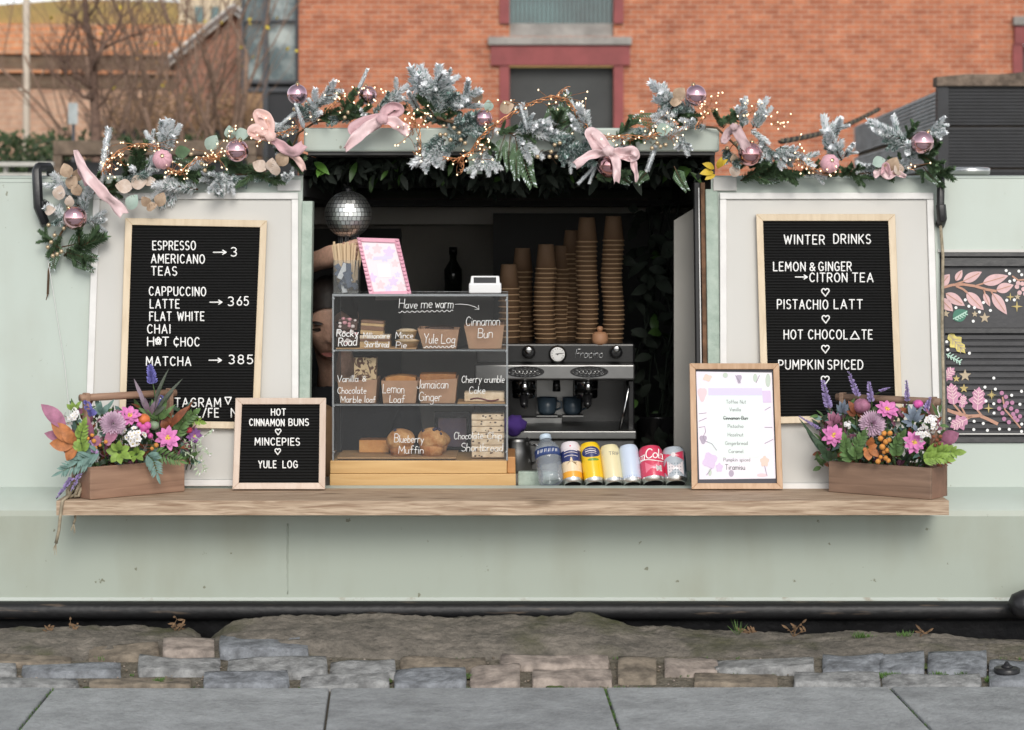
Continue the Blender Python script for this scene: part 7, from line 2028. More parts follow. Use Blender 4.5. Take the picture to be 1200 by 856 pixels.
# skeleton leaves, eucalyptus, berries
def rleaf(px, py, r, ang, m, dy=-.03, nm='round_leaf'):
    y = gy(px, py) + dy; c = P(px, py, y); s = r / sc(y); d = V((math.cos(R(ang)), rgG.uniform(-.35, .1), math.sin(R(ang))))
    b = B(); b.leaf(c - d * s, c + d * s, V((rgG.uniform(-.4, .4), -1, rgG.uniform(-.2, .5))), s * 1.75, 0, n=8, fold=.15, bend=.1, shape=.85, wavy=.02)
    for k in range(4):
        t = -.5 + .33 * k
        for s_ in (-1, 1):
            p = c + d * s * t + V((0, -.002, 0)); e = p + d * s * .35 + V((-d.z, 0, d.x)) * s * .55 * s_; b.tube([p, e], .0004, 3, 1)
    b.build(nm, [m, 'twig_brown'], gar, off=go)
for a in [(70, 226, 9, 80, 'pale_leaf'), (85, 214, 9, 60, 'gold_leaf'), (90, 222, 8, 110, 'gold_leaf'), (59, 247, 7, 10, 'pale_leaf'), (82, 236, 7, 90, 'pale_leaf'), (78, 200, 9, 110, 'gold_leaf'), (92, 205, 8, 70, 'gold_leaf'), (145, 219, 10, 170, 'pale_leaf'), (163, 214, 10, 10, 'pale_leaf'), (176, 213, 7, 20, 'pale_leaf'),
          (156, 237, 10, 60, 'sage_leaf'), (171, 236, 7, 130, 'gold_leaf'), (189, 234, 9, 70, 'gold_leaf'), (178, 243, 7, 20, 'gold_leaf'), (214, 178, 9, 10, 'cedar_green'), (248, 167, 10, 55, 'sage_leaf'), (270, 155, 8, 100, 'sage_leaf'), (284, 158, 9, 10, 'sage_leaf'), (304, 195, 9, 150, 'pale_leaf'), (318, 193, 8, 80, 'pale_leaf'), (332, 186, 10, 60, 'gold_leaf'), (323, 198, 8, 100, 'pale_leaf'),
          (558, 112, 9, 90, 'gold_leaf'), (594, 126, 9, 20, 'gold_leaf'), (572, 124, 7, 90, 'sage_leaf'), (796, 110, 9, 45, 'gold_leaf'), (792, 120, 7, 0, 'gold_leaf'), (1045, 194, 11, 60, 'gold_leaf'), (1052, 198, 8, 100, 'pale_leaf'), (1030, 190, 8, 20, 'sage_leaf'), (860, 186, 6, 90, 'gold_leaf'), (870, 172, 6, 30, 'sage_leaf'), (778, 152, 9, 10, 'sage_leaf'), (862, 200, 8, 70, 'pale_leaf')]: rleaf(*a)
mat('yellow_maple', (.55, .38, .03), .6, var=.2, vscale=30)
for x0, y0, x1, y1, w in [(837, 198, 823, 192, 8), (836, 202, 820, 204, 9), (838, 205, 826, 211, 7), (841, 198, 846, 184, 7), (842, 196, 853, 187, 6)]:
    b = B(); b.leaf(P(x0, y0, .03), P(x1, y1, .01), (0, -1, .3), w / 446, 0, n=6); b.build('yellow_leaf', 'yellow_maple', gar, off=go)
for px, py in [(57, 264), (64, 276), (60, 284), (72, 295), (67, 298), (56, 290), (75, 268), (62, 300), (532, 150), (538, 156), (540, 164), (545, 168), (528, 164), (522, 158), (516, 158), (650, 170), (656, 168), (646, 178), (652, 184), (630, 184), (644, 184), (520, 148), (408, 132), (404, 138), (770, 168), (774, 172), (780, 170), (766, 162), (764, 174), (862, 146), (856, 156), (862, 168), (852, 174), (345, 128), (224, 181), (236, 192), (240, 200)]:
    y = gy(px, py) - .035; c = P(px, py, y); b = B(); b.ball(c, .0058, 0, 10, 7); e = c + V((rgG.uniform(-.02, .02), .03, rgG.uniform(-.02, .02))); b.tube([c, (c + e) / 2 + V((0, 0, .004)), e], .0009, 4, 1); b.build('berry', ['gold_berry', 'twig_brown'], gar, off=go)

# ---- baubles hung in the garland: each one a thing
mat('bauble_shiny', (.80, .50, .55), .10, metal=1.0)
mat('bauble_rose', (.70, .38, .40), .13, metal=1.0)
mat('bauble_matte', (.74, .42, .48), .5, var=.04, vscale=40)
mat('bauble_mauve', (.78, .50, .58), .16, metal=1.0)
mat('cap_gold', (.6, .48, .3), .25, metal=1.0)
def bauble(px, py, rp, m, label, dy=-.05, ribs=0):
    y = gy(px, py) + dy; c = P(px, py, y); r = rp / sc(y)
    t = thing('bauble', label, 'bauble', c, 'baubles in the roof garland')
    b = B(); fn = (lambda d: 1 + .035 * math.sin(ribs * math.atan2(d.y, d.x) + 5 * d.z)) if ribs else None
    b.ball((0, 0, 0), r, 0, 48 if ribs else 28, 20, fn=fn); b.build('glass_ball', m, t)
    b = B(); b.lathe([(r * .2, r * .96), (r * .2, r * 1.12), (r * .16, r * 1.14), (0, r * 1.15)], 12); b.tube([V((r * .1 * math.cos(a), 0, r * (1.2 + .1 * math.sin(a)))) for a in [2 * PI * k / 8 for k in range(9)]], r * .025, 4); b.build('cap', 'cap_gold', t)
    t.rotation_euler = (rgG.uniform(-.5, .5), rgG.uniform(-.6, .6), 0)
    if ribs: t.rotation_euler = (R(70), R(20), 0)
    return t
bauble(88, 256, 14, 'bauble_shiny', 'shiny pink bauble hanging lowest, by the black rail hook and gold leaves')
bauble(190.5, 187, 11.5, 'bauble_matte', 'matte ribbed pink bauble beside the fairy lights over the price board', ribs=9)
bauble(278, 177, 13.5, 'bauble_shiny', 'glossy pale pink bauble beside the peach bow over the price board')
bauble(348.5, 111, 12, 'bauble_mauve', 'pale pink bauble perched on the corner of the hatch lid by the glazed tower', dy=.0)
bauble(431, 112, 11, 'bauble_shiny', 'pink bauble half buried among green fir behind the long tailed bow', dy=.02)
bauble(567, 139, 10, 'bauble_mauve', 'smallest pink bauble, above the middle of the hatch')
bauble(714, 194, 14.5, 'bauble_rose', 'rose bauble hanging behind the bow at the hatch opening', dy=-.03)
bauble(815.5, 112, 12.5, 'bauble_mauve', 'mauve pink bauble sitting highest, above the end of the hatch lid')
bauble(879, 181, 14, 'bauble_rose', 'dark rose bauble with a ribbon strap over the winter drinks door')
bauble(972.5, 192, 11, 'bauble_matte', 'matte swirled pink bauble on the roof edge over WINTER DRINKS', ribs=8)
bauble(1081, 167.5, 13.5, 'bauble_shiny', 'shiny pink bauble at the garland end before the black decking cabin')

# ---- ribbon bows
mat('velvet_pink', (.62, .39, .42), .6, sheen=.2, var=.08, vscale=16, bump=.15, bscale=120)
mat('satin_pink', (.74, .54, .55), .38, sheen=.1, var=.06, vscale=16, bump=.1, bscale=120)
mat('satin_peach', (.78, .52, .47), .5, sheen=.4, var=.05, vscale=16)
mat('ribbon_mauve', (.52, .37, .38), .6, var=.1, vscale=20)
def ribbon(par, name, m, pts, w, dy=-.05, curl=0.0, o=None):
    """pts px polyline; w width px (list or number); gentle folds in depth"""
    dense = []
    n = 8
    for k in range(len(pts) - 1):
        p0 = pts[max(k - 1, 0)]; p1, p2 = pts[k], pts[k + 1]; p3 = pts[min(k + 2, len(pts) - 1)]
        for i in range(n):
            t = i / n
            q = [.5 * ((2 * p1[a]) + (-p0[a] + p2[a]) * t + (2 * p0[a] - 5 * p1[a] + 4 * p2[a] - p3[a]) * t * t + (-p0[a] + 3 * p1[a] - 3 * p2[a] + p3[a]) * t ** 3) for a in (0, 1)]
            dense.append((q[0], q[1], k + t))
    dense.append((pts[-1][0], pts[-1][1], len(pts) - 1))
    P3, sd, ws = [], [], []
    y0 = gy(*pts[0]) + dy
    for i, (x_, y_, u) in enumerate(dense):
        k = min(int(u), len(pts) - 2); f = u - k
        ww = (w[k] * (1 - f) + w[k + 1] * f) if isinstance(w, (list, tuple)) else w
        ww *= .82
        Y = y0 + (pts[k][2] if len(pts[k]) > 2 else 0) * (1 - f) + (pts[k + 1][2] if len(pts[k + 1]) > 2 else 0) * f + .004 * math.sin(u * 2.1)
        P3.append(P(x_, y_, Y)); ws.append(ww / sc(Y))
    for i in range(len(P3)):
        d = P3[min(i + 1, len(P3) - 1)] - P3[max(i - 1, 0)]
        s_ = d.cross(V((0, 1, 0))); s_ = s_.normalized() if s_.length > 1e-6 else V((1, 0, 0))
        tw = .45 * math.sin(i * .33 + curl); sd.append((s_ * math.cos(tw) + V((0, 1, 0)) * math.sin(tw)).normalized())
    b = B(); k_ = len(P3); vs = []; ph = pts[0][0]
    for i in range(k_):
        d = (P3[min(i + 1, k_ - 1)] - P3[max(i - 1, 0)]).normalized(); nn = d.cross(sd[i]).normalized()
        for j in range(7):
            u = (j - 3) / 3; ed = 1.0
            wr = .0042 * math.sin(i * .22 + u * 2.2 + ph) + .0012 * math.sin(i * .5 - u * 4 + ph * 2) + .003 * u * u
            vs.append(P3[i] + sd[i] * ws[i] * .5 * u * (1 + .04 * math.sin(i * .4 + ph)) + nn * wr + (d * ws[i] * .22 * (abs(u) - .5) if i == k_ - 1 and name == 'tail' else d * 0))
    b.add(vs, [(i * 7 + j, i * 7 + j + 1, i * 7 + j + 8, i * 7 + j + 7) for i in range(k_ - 1) for j in range(6)], 0, True)
    o2 = b.build(name, m, par, off=par.location)
    md = o2.modifiers.new('thickness', 'SOLIDIFY'); md.thickness = .0008
    return o2
def knot(par, px, py, rp, m, dy=-.06):
    y = gy(px, py) + dy; c = P(px, py, y); b = B(); b.ball(c, rp / 446, 0, 14, 10, (1, .7, .9), fn=lambda d: 1 + .12 * math.sin(6 * d.x + 4 * d.z)); b.build('knot', m, par, off=par.location)
t = thing('ribbon_bow', 'long pink ribbon falling diagonally over the corner of the price board door', 'bow', P(100, 210, .02), 'ribbon bows in the garland')
ribbon(t, 'tail', 'satin_pink', [(88, 176), (95, 192), (106, 210, -.01), (120, 226), (134, 238), (145, 252)], [5, 13, 16, 17, 17, 16], curl=1)
ribbon(t, 'loop', 'velvet_pink', [(104, 216), (97, 200), (92, 186), (100, 204)], [14, 13, 5, 10], dy=-.04)
knot(t, 107, 213, 6, 'velvet_pink')
t = thing('ribbon_bow', 'peach pink bow lit by fairy lights at the left end of the hatch lid', 'bow', P(315, 165, .02), 'ribbon bows in the garland')
ribbon(t, 'loop', 'satin_peach', [(314, 163), (308, 150), (301, 134), (310, 136), (318, 146), (316, 162)], [10, 16, 12, 14, 14, 9])
ribbon(t, 'loop', 'satin_peach', [(316, 160), (304, 160), (294, 156), (300, 150), (314, 158)], [9, 13, 12, 12, 8], dy=-.06)
ribbon(t, 'tail', 'velvet_pink', [(318, 163), (330, 172), (344, 178), (356, 170)], [10, 15, 17, 16])
ribbon(t, 'tail', 'satin_peach', [(318, 166), (336, 176), (350, 188), (356, 200)], [8, 12, 12, 8], dy=-.04)
knot(t, 317, 160, 7, 'satin_peach')
t = thing('ribbon_bow', 'dusky pink velvet bow with a long pointed tail on the hatch lid', 'bow', P(450, 145, .02), 'ribbon bows in the garland')
ribbon(t, 'loop', 'velvet_pink', [(447, 141), (452, 130), (462, 124), (469, 130), (458, 138), (448, 142)], [12, 16, 12, 10, 12, 12])
ribbon(t, 'loop', 'velvet_pink', [(446, 138), (430, 142), (415, 150), (418, 158), (432, 152), (446, 144)], [12, 16, 16, 12, 12, 10], dy=-.055)
ribbon(t, 'tail', 'satin_pink', [(446, 142), (434, 148), (420, 160), (404, 175)], [12, 18, 18, 7], dy=-.07)
ribbon(t, 'tail', 'satin_pink', [(450, 142), (462, 144), (472, 150), (480, 156)], [12, 17, 18, 17], dy=-.07)
knot(t, 448, 140, 7, 'velvet_pink', dy=-.075)
t = thing('ribbon_bow', 'pale pink satin bow over the rose bauble at the hatch opening', 'bow', P(710, 178, .02), 'ribbon bows in the garland')
ribbon(t, 'loop', 'satin_pink', [(712, 178), (702, 174), (690, 160), (694, 154), (704, 164), (714, 176)], [10, 18, 14, 12, 16, 10], dy=-.07)
ribbon(t, 'tail', 'satin_pink', [(712, 179), (700, 180), (686, 186), (674, 194)], [9, 14, 13, 13], dy=-.08)
ribbon(t, 'loop', 'satin_pink', [(714, 178), (726, 180), (740, 176), (746, 184), (732, 186), (716, 180)], [10, 16, 14, 10, 10, 9], dy=-.075)
ribbon(t, 'tail', 'satin_pink', [(715, 180), (722, 190), (723, 202), (722, 214)], [9, 13, 12, 10], dy=-.09)
ribbon(t, 'tail', 'satin_pink', [(738, 182), (742, 192), (746, 204), (745, 213)], [9, 11, 8, 3], dy=-.07)
knot(t, 713, 177, 7, 'satin_pink', dy=-.09)
t = thing('ribbon_bow', 'mauve ribbon strap falling onto the dark rose bauble', 'bow', P(865, 160, .02), 'ribbon bows in the garland')
ribbon(t, 'tail', 'ribbon_mauve', [(860, 148), (866, 158), (872, 168), (876, 176)], [14, 15, 15, 14], dy=-.075)
ribbon(t, 'loop', 'ribbon_mauve', [(860, 150), (852, 156), (848, 166), (856, 160)], [10, 10, 8, 6], dy=-.06)
knot(t, 860, 149, 5, 'ribbon_mauve', dy=-.08)
t = thing('ribbon_bow', 'scrap of pink ribbon lying low on the roof beneath the end bauble', 'bow', P(1035, 204, .05), 'ribbon bows in the garland')
ribbon(t, 'loop', 'satin_pink', [(1024, 207), (1032, 200), (1040, 206), (1050, 204), (1062, 207)], [8, 12, 10, 9, 6], dy=-.05)
ribbon(t, 'tail', 'velvet_pink', [(1034, 204), (1038, 194), (1044, 206)], [6, 8, 6], dy=-.04)

# ---- fairy lights: copper wire and warm bulbs
mat('copper', (.62, .30, .15), .35, metal=.9)
mat('bulb_glow', (.9, .8, .6), .4, emit=(1.0, .76, .46), estr=1.3)
def lights(label, clusters, seed, loops):
    rg = random.Random(seed); t = thing('fairy_lights', label, 'fairy lights', P(clusters[0][0], clusters[0][1], .0)); o = t.location
    w = B(); proto = None; cnt = 0
    for (cx, cy, sx_, sy_, n) in clusters:
        for k in range(n):
            px, py = cx + rg.gauss(0, 1) * sx_, cy + rg.gauss(0, 1) * sy_; y = gy(cx, cy) - rg.uniform(.02, .075)
            c = P(px, py, y); b0 = P(cx + rg.uniform(-1, 1) * sx_ * .8, cy + rg.uniform(-.2, 1) * sy_ * .8, gy(cx, cy) - .03)
            m1 = (c + b0) / 2 + V((rg.uniform(-.01, .01), 0, rg.uniform(-.01, .012)))
            w.tube([b0, b0.lerp(m1, .5) + V((0, 0, .003)), m1, c], .0006, 4)
            if proto is None:
                q = B(); q.ball((0, 0, 0), .0021, 0, 8, 6, (1, 1, 1.35)); proto = q.build('bulb', 'bulb_glow', t, loc=c - o)
            else:
                q = proto.copy(); COL.objects.link(q); q.location = c - o
            q_ = proto if cnt == 0 else q; q_.rotation_euler = (rg.uniform(-1, 1), rg.uniform(-1, 1), 0); cnt += 1
    for lp, r in loops:
        for ph in range(3):
            pts = []
            for i in range(len(lp) - 1):
                for s_ in range(6):
                    u = s_ / 6; x_ = lp[i][0] * (1 - u) + lp[i + 1][0] * u; y_ = lp[i][1] * (1 - u) + lp[i + 1][1] * u
                    a = (i * 6 + s_) * .9 + ph * 2.1; pts.append(P(x_ + 2.2 * math.cos(a), y_ + 2.2 * math.sin(a), gy(x_, y_) - .045 + .006 * math.sin(a * 1.3)))
            w.tube(pts, r, 5)
    w.build('wire', 'copper', t, off=o)
    print('bulbs', cnt)
lights('tangled warm fairy lights over the price board door', [(128, 195, 5, 9, 16), (140, 185, 6, 6, 8), (160, 172, 12, 4, 8), (190, 172, 12, 5, 8), (206, 200, 12, 7, 20), (250, 184, 12, 8, 22), (272, 160, 8, 5, 6), (312, 160, 8, 8, 12)], 1,
       [([(120, 204), (126, 190), (140, 178), (160, 170), (178, 171), (192, 180)], .0013), ([(192, 196), (210, 204), (232, 186), (250, 188), (262, 176)], .0011), ([(300, 168), (318, 160), (334, 156), (350, 148)], .0014)])
lights('warm fairy lights on copper wire along the hatch lid', [(350, 146, 10, 8, 8), (395, 112, 12, 10, 10), (440, 105, 12, 10, 12), (480, 150, 12, 12, 22), (500, 135, 10, 8, 8), (490, 172, 5, 8, 6), (540, 192, 14, 6, 8), (562, 172, 8, 12, 14), (578, 150, 8, 8, 6), (600, 120, 18, 6, 8), (650, 118, 16, 8, 10), (680, 135, 8, 14, 9)], 2,
       [([(382, 132), (392, 122), (404, 112)], .0014), ([(478, 122), (482, 140), (490, 150), (492, 176), (484, 180)], .0011), ([(520, 186), (536, 188), (552, 180), (562, 164), (576, 150), (600, 134), (622, 122), (646, 114), (664, 118), (676, 134), (690, 152)], .0017), ([(652, 116), (658, 108), (668, 102)], .0011), ([(540, 182), (542, 196), (538, 204)], .0009)])
lights('warm fairy lights from the satin bow to the roof end', [(730, 162, 16, 5, 14), (765, 148, 10, 12, 16), (790, 160, 10, 8, 12), (826, 126, 8, 8, 12), (840, 118, 10, 6, 6), (880, 130, 10, 10, 10), (912, 145, 10, 8, 12), (938, 182, 6, 12, 14), (960, 200, 18, 3, 12), (1065, 195, 8, 3, 4)], 3,
       [([(690, 152), (712, 162), (736, 160), (760, 162), (776, 156)], .0012), ([(816, 150), (826, 136), (838, 126)], .0014), ([(930, 200), (936, 184), (944, 196), (962, 202)], .0011)])

# ------------------------------------------------------------------ wooden flower troughs
wood('trough_wood', (.23, .13, .085), (.37, .225, .15), 'x', .65, 1.0, .2)
wood('trough_dark', (.17, .105, .072), (.28, .18, .125), 'x', .7, 1.0, .3)
mat('end_wood', (.25, .14, .095), .7, var=.15, vscale=20)
def trough(label, fl, fr, dep, hgt, post, m):
    A_ = on_z(*fl, SHELF + .001); C_ = on_z(*fr, SHELF + .001); d = C_ - A_; L_ = V((d.x, d.y, 0)).length; yaw = math.atan2(d.y, d.x)
    t = thing('flower_trough', label, 'trough', A_, 'wooden flower troughs', M=Matrix.Translation(A_) @ Matrix.Rotation(yaw, 4, 'Z'))
    w = .008
    b = B(); b.box(0, L_, 0, w, 0, hgt); b.build('side_board', m, t, bevel=.0015)
    b = B(); b.box(0, L_, dep - w, dep, 0, hgt); b.build('side_board', m, t, bevel=.0015)
    for x0 in (.0005, L_ - w - .0005):
        b = B(); b.box(x0, x0 + w, w + .0005, dep - w - .0005, 0, hgt - .001); b.build('end_board', 'end_wood', t, bevel=.001)
        b = B(); xm = x0 + w / 2; b.box(xm - .006 + (.011 if x0 < .1 else -.011), xm + .006 + (.011 if x0 < .1 else -.011), dep / 2 - .011, dep / 2 + .011, hgt * .2, post); b.build('post', m, t, bevel=.002)
    b = B(); b.box(w, L_ - w, w + .0005, dep - w - .0005, .001, .006); b.build('bottom_board', 'end_wood', t)
    b = B(); b.tube([(-.002, dep / 2, post - .012), (L_ + .002, dep / 2, post - .012)], .0095, 12); b.build('handle', m, t)
    return t
trough('reddish wooden flower trough angled below the price board', (106, 586), (216.5, 576), .098, .081, .262, 'trough_wood')
trough('darker grained wooden flower trough angled below the WINTER DRINKS board', (971, 576.5), (1091, 586), .098, .079, .252, 'trough_dark')
def fy(px, dy):
    if px < 600: y = -.21 + (px - 106) / 111 * .14 if px > 60 else -.23
    else: y = -.075 - (px - 971) / 121 * .15
    return max(-.30, min(-.045, y)) + dy * .5
mat('stem_green', (.06, .11, .03), .6)
for nm, c, v in [('petal_pink', (.66, .19, .46), .25), ('petal_hot', (.62, .10, .36), .2), ('petal_mauve', (.60, .42, .54), .15), ('petal_lilac', (.48, .30, .55), .15), ('petal_white', (.80, .78, .78), .04), ('petal_purple', (.30, .12, .36), .2), ('petal_orange', (.66, .17, .05), .15), ('petal_red', (.6, .06, .10), .15),
                 ('leaf_mauve', (.34, .13, .21), .25), ('leaf_orange', (.42, .15, .045), .3), ('leaf_lime', (.22, .34, .06), .3), ('leaf_mid', (.09, .17, .05), .3), ('leaf_deep', (.03, .065, .03), .35), ('leaf_blue', (.14, .24, .21), .2), ('leaf_rust', (.22, .065, .025), .3), ('lav_blue', (.16, .15, .46), .2), ('lav_violet', (.29, .22, .44), .25),
                 ('disc_yellow', (.70, .50, .08), .2), ('berry_orange', (.62, .26, .05), .2), ('pod_green', (.22, .30, .19), .15), ('blade_dark', (.07, .085, .06), .3), ('blade_mauve', (.2, .15, .19), .2), ('thistle', (.16, .2, .26), .25), ('vine_pale', (.40, .48, .34), .2)]:
    mat(nm, c, .6, var=v, vscale=55, sheen=.1)
rgF = random.Random(44)
def fthing(name, label, cat, px, py, dy, grp=None):
    c = P(px, py, fy(px, dy)); t = thing(name, label, cat, c, grp)
    return t, c
def stem(t, c, px, bend=.01, to=None):
    base = V((c.x * .9 + (P(160 if px < 600 else 1031, 560, fy(px, 0)).x) * .1, fy(px, 0) + .04, SHELF + .05)) if to is None else to
    b = B(); b.tube([V((0, 0.004, 0)), (base - c) * .5 + V((bend, .006, 0)), base - c], .0016, 5); b.build('stem', 'stem_green', t)
def frame_for(n):
    n = V(n).normalized(); x = V((0, 0, 1)).cross(n); x = x.normalized() if x.length > 1e-3 else V((1, 0, 0)); return x, n.cross(x), n
def cosmos(label, px, py, r, dy=0, n=(0.1, -1, .35), m='petal_pink', np_=9):
    t, c = fthing('cosmos_flower', label, 'flower', px, py, dy); s = r / 455; x, y, nn = frame_for(n)
    b = B()
    for row, (k, l_, up) in enumerate(((np_, 1.0, .16), (np_ - 2, .72, .42))):
        for i in range(k):
            a = 2 * PI * (i + row * .5) / k + rgF.uniform(-.12, .12); d = x * math.cos(a) + y * math.sin(a)
            b.leaf(nn * .002, d * s * l_ * rgF.uniform(.88, 1.08) + nn * s * up * rgF.uniform(.5, 1.3), nn, s * .46, 0, n=6, fold=.12, bend=.06, shape=1.25)
    b.build('petals', m, t)
    b = B(); 
    for i in range(26):
        a = rgF.uniform(0, 6.28); q = rgF.random() ** .5 * s * .2; b.ball((x * math.cos(a) + y * math.sin(a)) * q + nn * s * .2, s * .05, 0, 6, 4)
    b.build('centre', 'disc_yellow', t); stem(t, c, px)
def pompom(label, px, py, r, dy=0, m='petal_mauve', n=(.05, -1, .3)):
    t, c = fthing('pompom_chrysanthemum', label, 'flower', px, py, dy); s = r / 455; x, y, nn = frame_for(n)
    b = B(); N = 150
    for i in range(N):
        z = 1 - 1.25 * i / N; rr = math.sqrt(max(0, 1 - z * z)); a = i * 2.39996
        d = (x * math.cos(a) + y * math.sin(a)) * rr + nn * z
        l_ = s * (.72 + .28 * rr) * rgF.uniform(.9, 1.08)
        b.leaf(d * s * .25 - nn * s * .1, d * l_ - nn * s * .1 + nn * s * .06, nn if rr > .3 else x, s * .15, 0, n=4, fold=.5, bend=.05, shape=1.4)
    b.build('petals', m, t); stem(t, c, px)
def cluster(label, px, py, r, dy=0, m='petal_white', name='hydrangea_cluster', k=34, fr=.24):
    t, c = fthing(name, label, 'flower', px, py, dy); s = r / 455
    b = B(); cb = B()
    for i in range(k):
        th = rgF.uniform(0, 1.35); a = rgF.uniform(0, 6.28); d = V((math.sin(th) * math.cos(a), -math.cos(th), math.sin(th) * math.sin(a) + .2)).normalized()
        q = d * s * rgF.uniform(.8, 1); x, y, nn = frame_for(d + V((rgF.uniform(-.3, .3), 0, rgF.uniform(-.3, .3)))); a0 = rgF.random() * 2
        for j in range(5): 
            aa = a0 + 2 * PI * j / 5; b.leaf(q, q + (x * math.cos(aa) + y * math.sin(aa)) * s * fr + nn * s * .06, nn, s * fr * .85, 0, n=4, fold=.15)
        cb.ball(q + nn * s * .05, s * .045, 0, 5, 4)
    b.build('petals', m, t); cb.build('centres', 'disc_yellow', t); stem(t, c, px)
def spike(label, x0, y0, x1, y1, w, dy=0, m='lav_violet', name='lavender_sprig', n=70, base=.35):
    t, c = fthing(name, label, 'flower', x1, y1, dy); p1 = V((0, 0, 0)); p0 = P(x0, y0, fy(x0, dy)) - c
    b = B(); b.tube([p0, (p0 + p1) / 2 + V((.003, 0, 0)), p1], .0014, 5); b.build('stem', 'stem_green', t)
    b = B(); d = (p1 - p0)
    for i in range(n):
        u = base + (1 - base) * i / n; q = p0 + d * u; a = rgF.uniform(0, 6.28); ww = w / 455 * .5 * (1.05 - .6 * ((u - base) / (1 - base)) ** 1.5)
        o_ = V((math.cos(a), math.sin(a), .55)) * ww
        b.leaf(q, q + o_, (0, -1, .2), ww * .6, 0, n=3, fold=.3)
    b.build('florets', m, t)
def leaves(label, base, tips, w, m, dy=0, name='leaf_spray', veined=False, cat='foliage', mats2=None):
    t, c = fthing(name, label, cat, base[0], base[1], dy)
    st, lf = B(), B()
    for (x_, y_, *rest) in tips:
        e = P(x_, y_, fy(base[0], dy) + rgF.uniform(-.03, .005)) - c
        ww = (rest[0] if rest else w) / 455
        s0 = e * .12
        lf.leaf(s0, e, V((rgF.uniform(-.3, .3), -1, rgF.uniform(.0, .6))), ww, 0 if not mats2 else rgF.randint(0, 1), n=7, fold=rgF.uniform(.1, .3), bend=rgF.uniform(.02, .15))
        st.tube([V((0, 0.002, 0)), s0, e * .8], [.0011, .0009, .0005], 4)
    base3 = V((P(160 if base[0] < 600 else 1031, 560, 0).x * .1 + c.x * .9, fy(base[0], 0) + .04, SHELF + .05)) - c
    st.tube([V((0, 0, 0)), base3], .0013, 5)
    lf.build('leaves', [m] if not mats2 else [m, mats2], t); st.build('stem', 'stem_green', t)
def frond(label, path, w, m, dy=0, name='leaf_spray', pairs=12, lw=.35, cat='foliage'):
    t, c = fthing(name, label, cat, *path[0], dy); y0 = fy(path[0][0], dy)
    pts = [P(x_, y_, y0 - .012 * k) - c for k, (x_, y_) in enumerate(path)]
    st, lf = B(), B(); st.tube(pts, [.0014 * (1 - .6 * k / len(pts)) for k in range(len(pts))], 5); st.build('stem', 'stem_green', t)
    for i in range(pairs):
        u = (i + .5) / pairs * (len(pts) - 1); k = int(u); f = u - k; p = pts[k].lerp(pts[min(k + 1, len(pts) - 1)], f); d = (pts[min(k + 1, len(pts) - 1)] - pts[k]).normalized(); s_ = V((-d.z, 0, d.x))
        for sg in (-1, 1):
            e = p + (d * .7 + s_ * sg * .8 + V((0, rgF.uniform(-.4, .2), 0))) * (w / 455) * (1 - .45 * i / pairs); lf.leaf(p, e, (rgF.uniform(-.3, .3), -1, .3), (e - p).length * lw, 0, n=5, fold=.2)
    lf.leaf(pts[-1], pts[-1] + (pts[-1] - pts[-2]).normalized() * w / 455, (0, -1, 0), w / 455 * lw, 0, n=5)
    lf.build('leaves', m, t)
def berries(label, spots, r, m, dy=0):
    t, c = fthing('berry_sprig', label, 'berries', spots[0][0], spots[0][1], dy)
    st = B(); 
    for k, (x_, y_) in enumerate(spots):
        p = P(x_, y_, fy(x_, dy) - rgF.uniform(0, .015)) - c; b = B(); b.ball(p, r / 455 * rgF.uniform(.8, 1.15), 0, 10, 7); b.build('berry', m, t); st.tube([p + V((0, .004, 0)), p * .5 + V((0, .02, -.01)), V((0, .025, -.03))], .0008, 4)
    st.build('stem', 'leaf_rust', t)
def ball_flower(label, px, py, r, m, name, dy=0, ridg=0):
    t, c = fthing(name, label, 'flower', px, py, dy); s = r / 455; b = B(); b.ball((0, 0, 0), s, 0, 20, 12, (1, 1, .85), fn=(lambda d: 1 + .06 * math.sin(ridg * math.atan2(d.y, d.x))) if ridg else None); b.build('head', m, t); stem(t, c, px)
def filler(label, x0, x1, y0, y1, n, seed):
    rg = random.Random(seed); c = P((x0 + x1) / 2, y1, fy((x0 + x1) / 2, .06)); t = thing('leafy_filler', label, 'foliage', c); b = B()
    for k in range(n):
        px, py = rg.uniform(x0, x1), y0 + (y1 - y0) * rg.random() ** .8; p = P(px, py, fy(px, rg.uniform(.02, .14))); e = p + V((rg.uniform(-.03, .03), rg.uniform(-.035, .01), rg.uniform(-.01, .04)))
        b.leaf(p, e, (rg.uniform(-.5, .5), -1, .5), rg.uniform(.006, .014), rg.choice([0, 0, 1, 1, 2, 3, 4]), n=4)
    tag(b.build('leaves', ['leaf_deep', 'leaf_mid', 'leaf_rust', 'leaf_blue', 'leaf_mauve'], t, off=c), kind='stuff')
# left trough
filler('mixed dark leaves packed into the reddish trough', 86, 224, 480, 546, 620, 1)
pompom('mauve pompom chrysanthemum at the middle of the reddish trough', 132, 497, 15.5, -.05)
cosmos('open pink cosmos at the far end of the reddish trough', 197, 514, 15, -.05, (.05, -1, .35))
cosmos('pink cosmos tilted up behind the white cluster in the reddish trough', 152, 488, 14, -.01, (.3, -1, .75))
cluster('white hydrangea cluster low in the reddish trough', 158, 514, 16, -.06)
cluster('small white hydrangea behind the post of the reddish trough', 85, 488, 10, .02, k=16, fr=.32)
cosmos('purple daisy leaning out of the far end of the reddish trough', 227, 511, 10, -.0, (.6, -1, .1), 'petal_purple', 10)
ball_flower('red bud beside the purple daisy', 221, 504, 4.5, 'petal_red', 'flower_bud', -.01)
ball_flower('round orange flower head above the white cluster', 168, 492, 8, 'petal_orange', 'globe_flower', 0, 12)
ball_flower('grey green poppy pod beside the orange flower head', 180.5, 499, 6, 'pod_green', 'poppy_pod', -.02, 8)
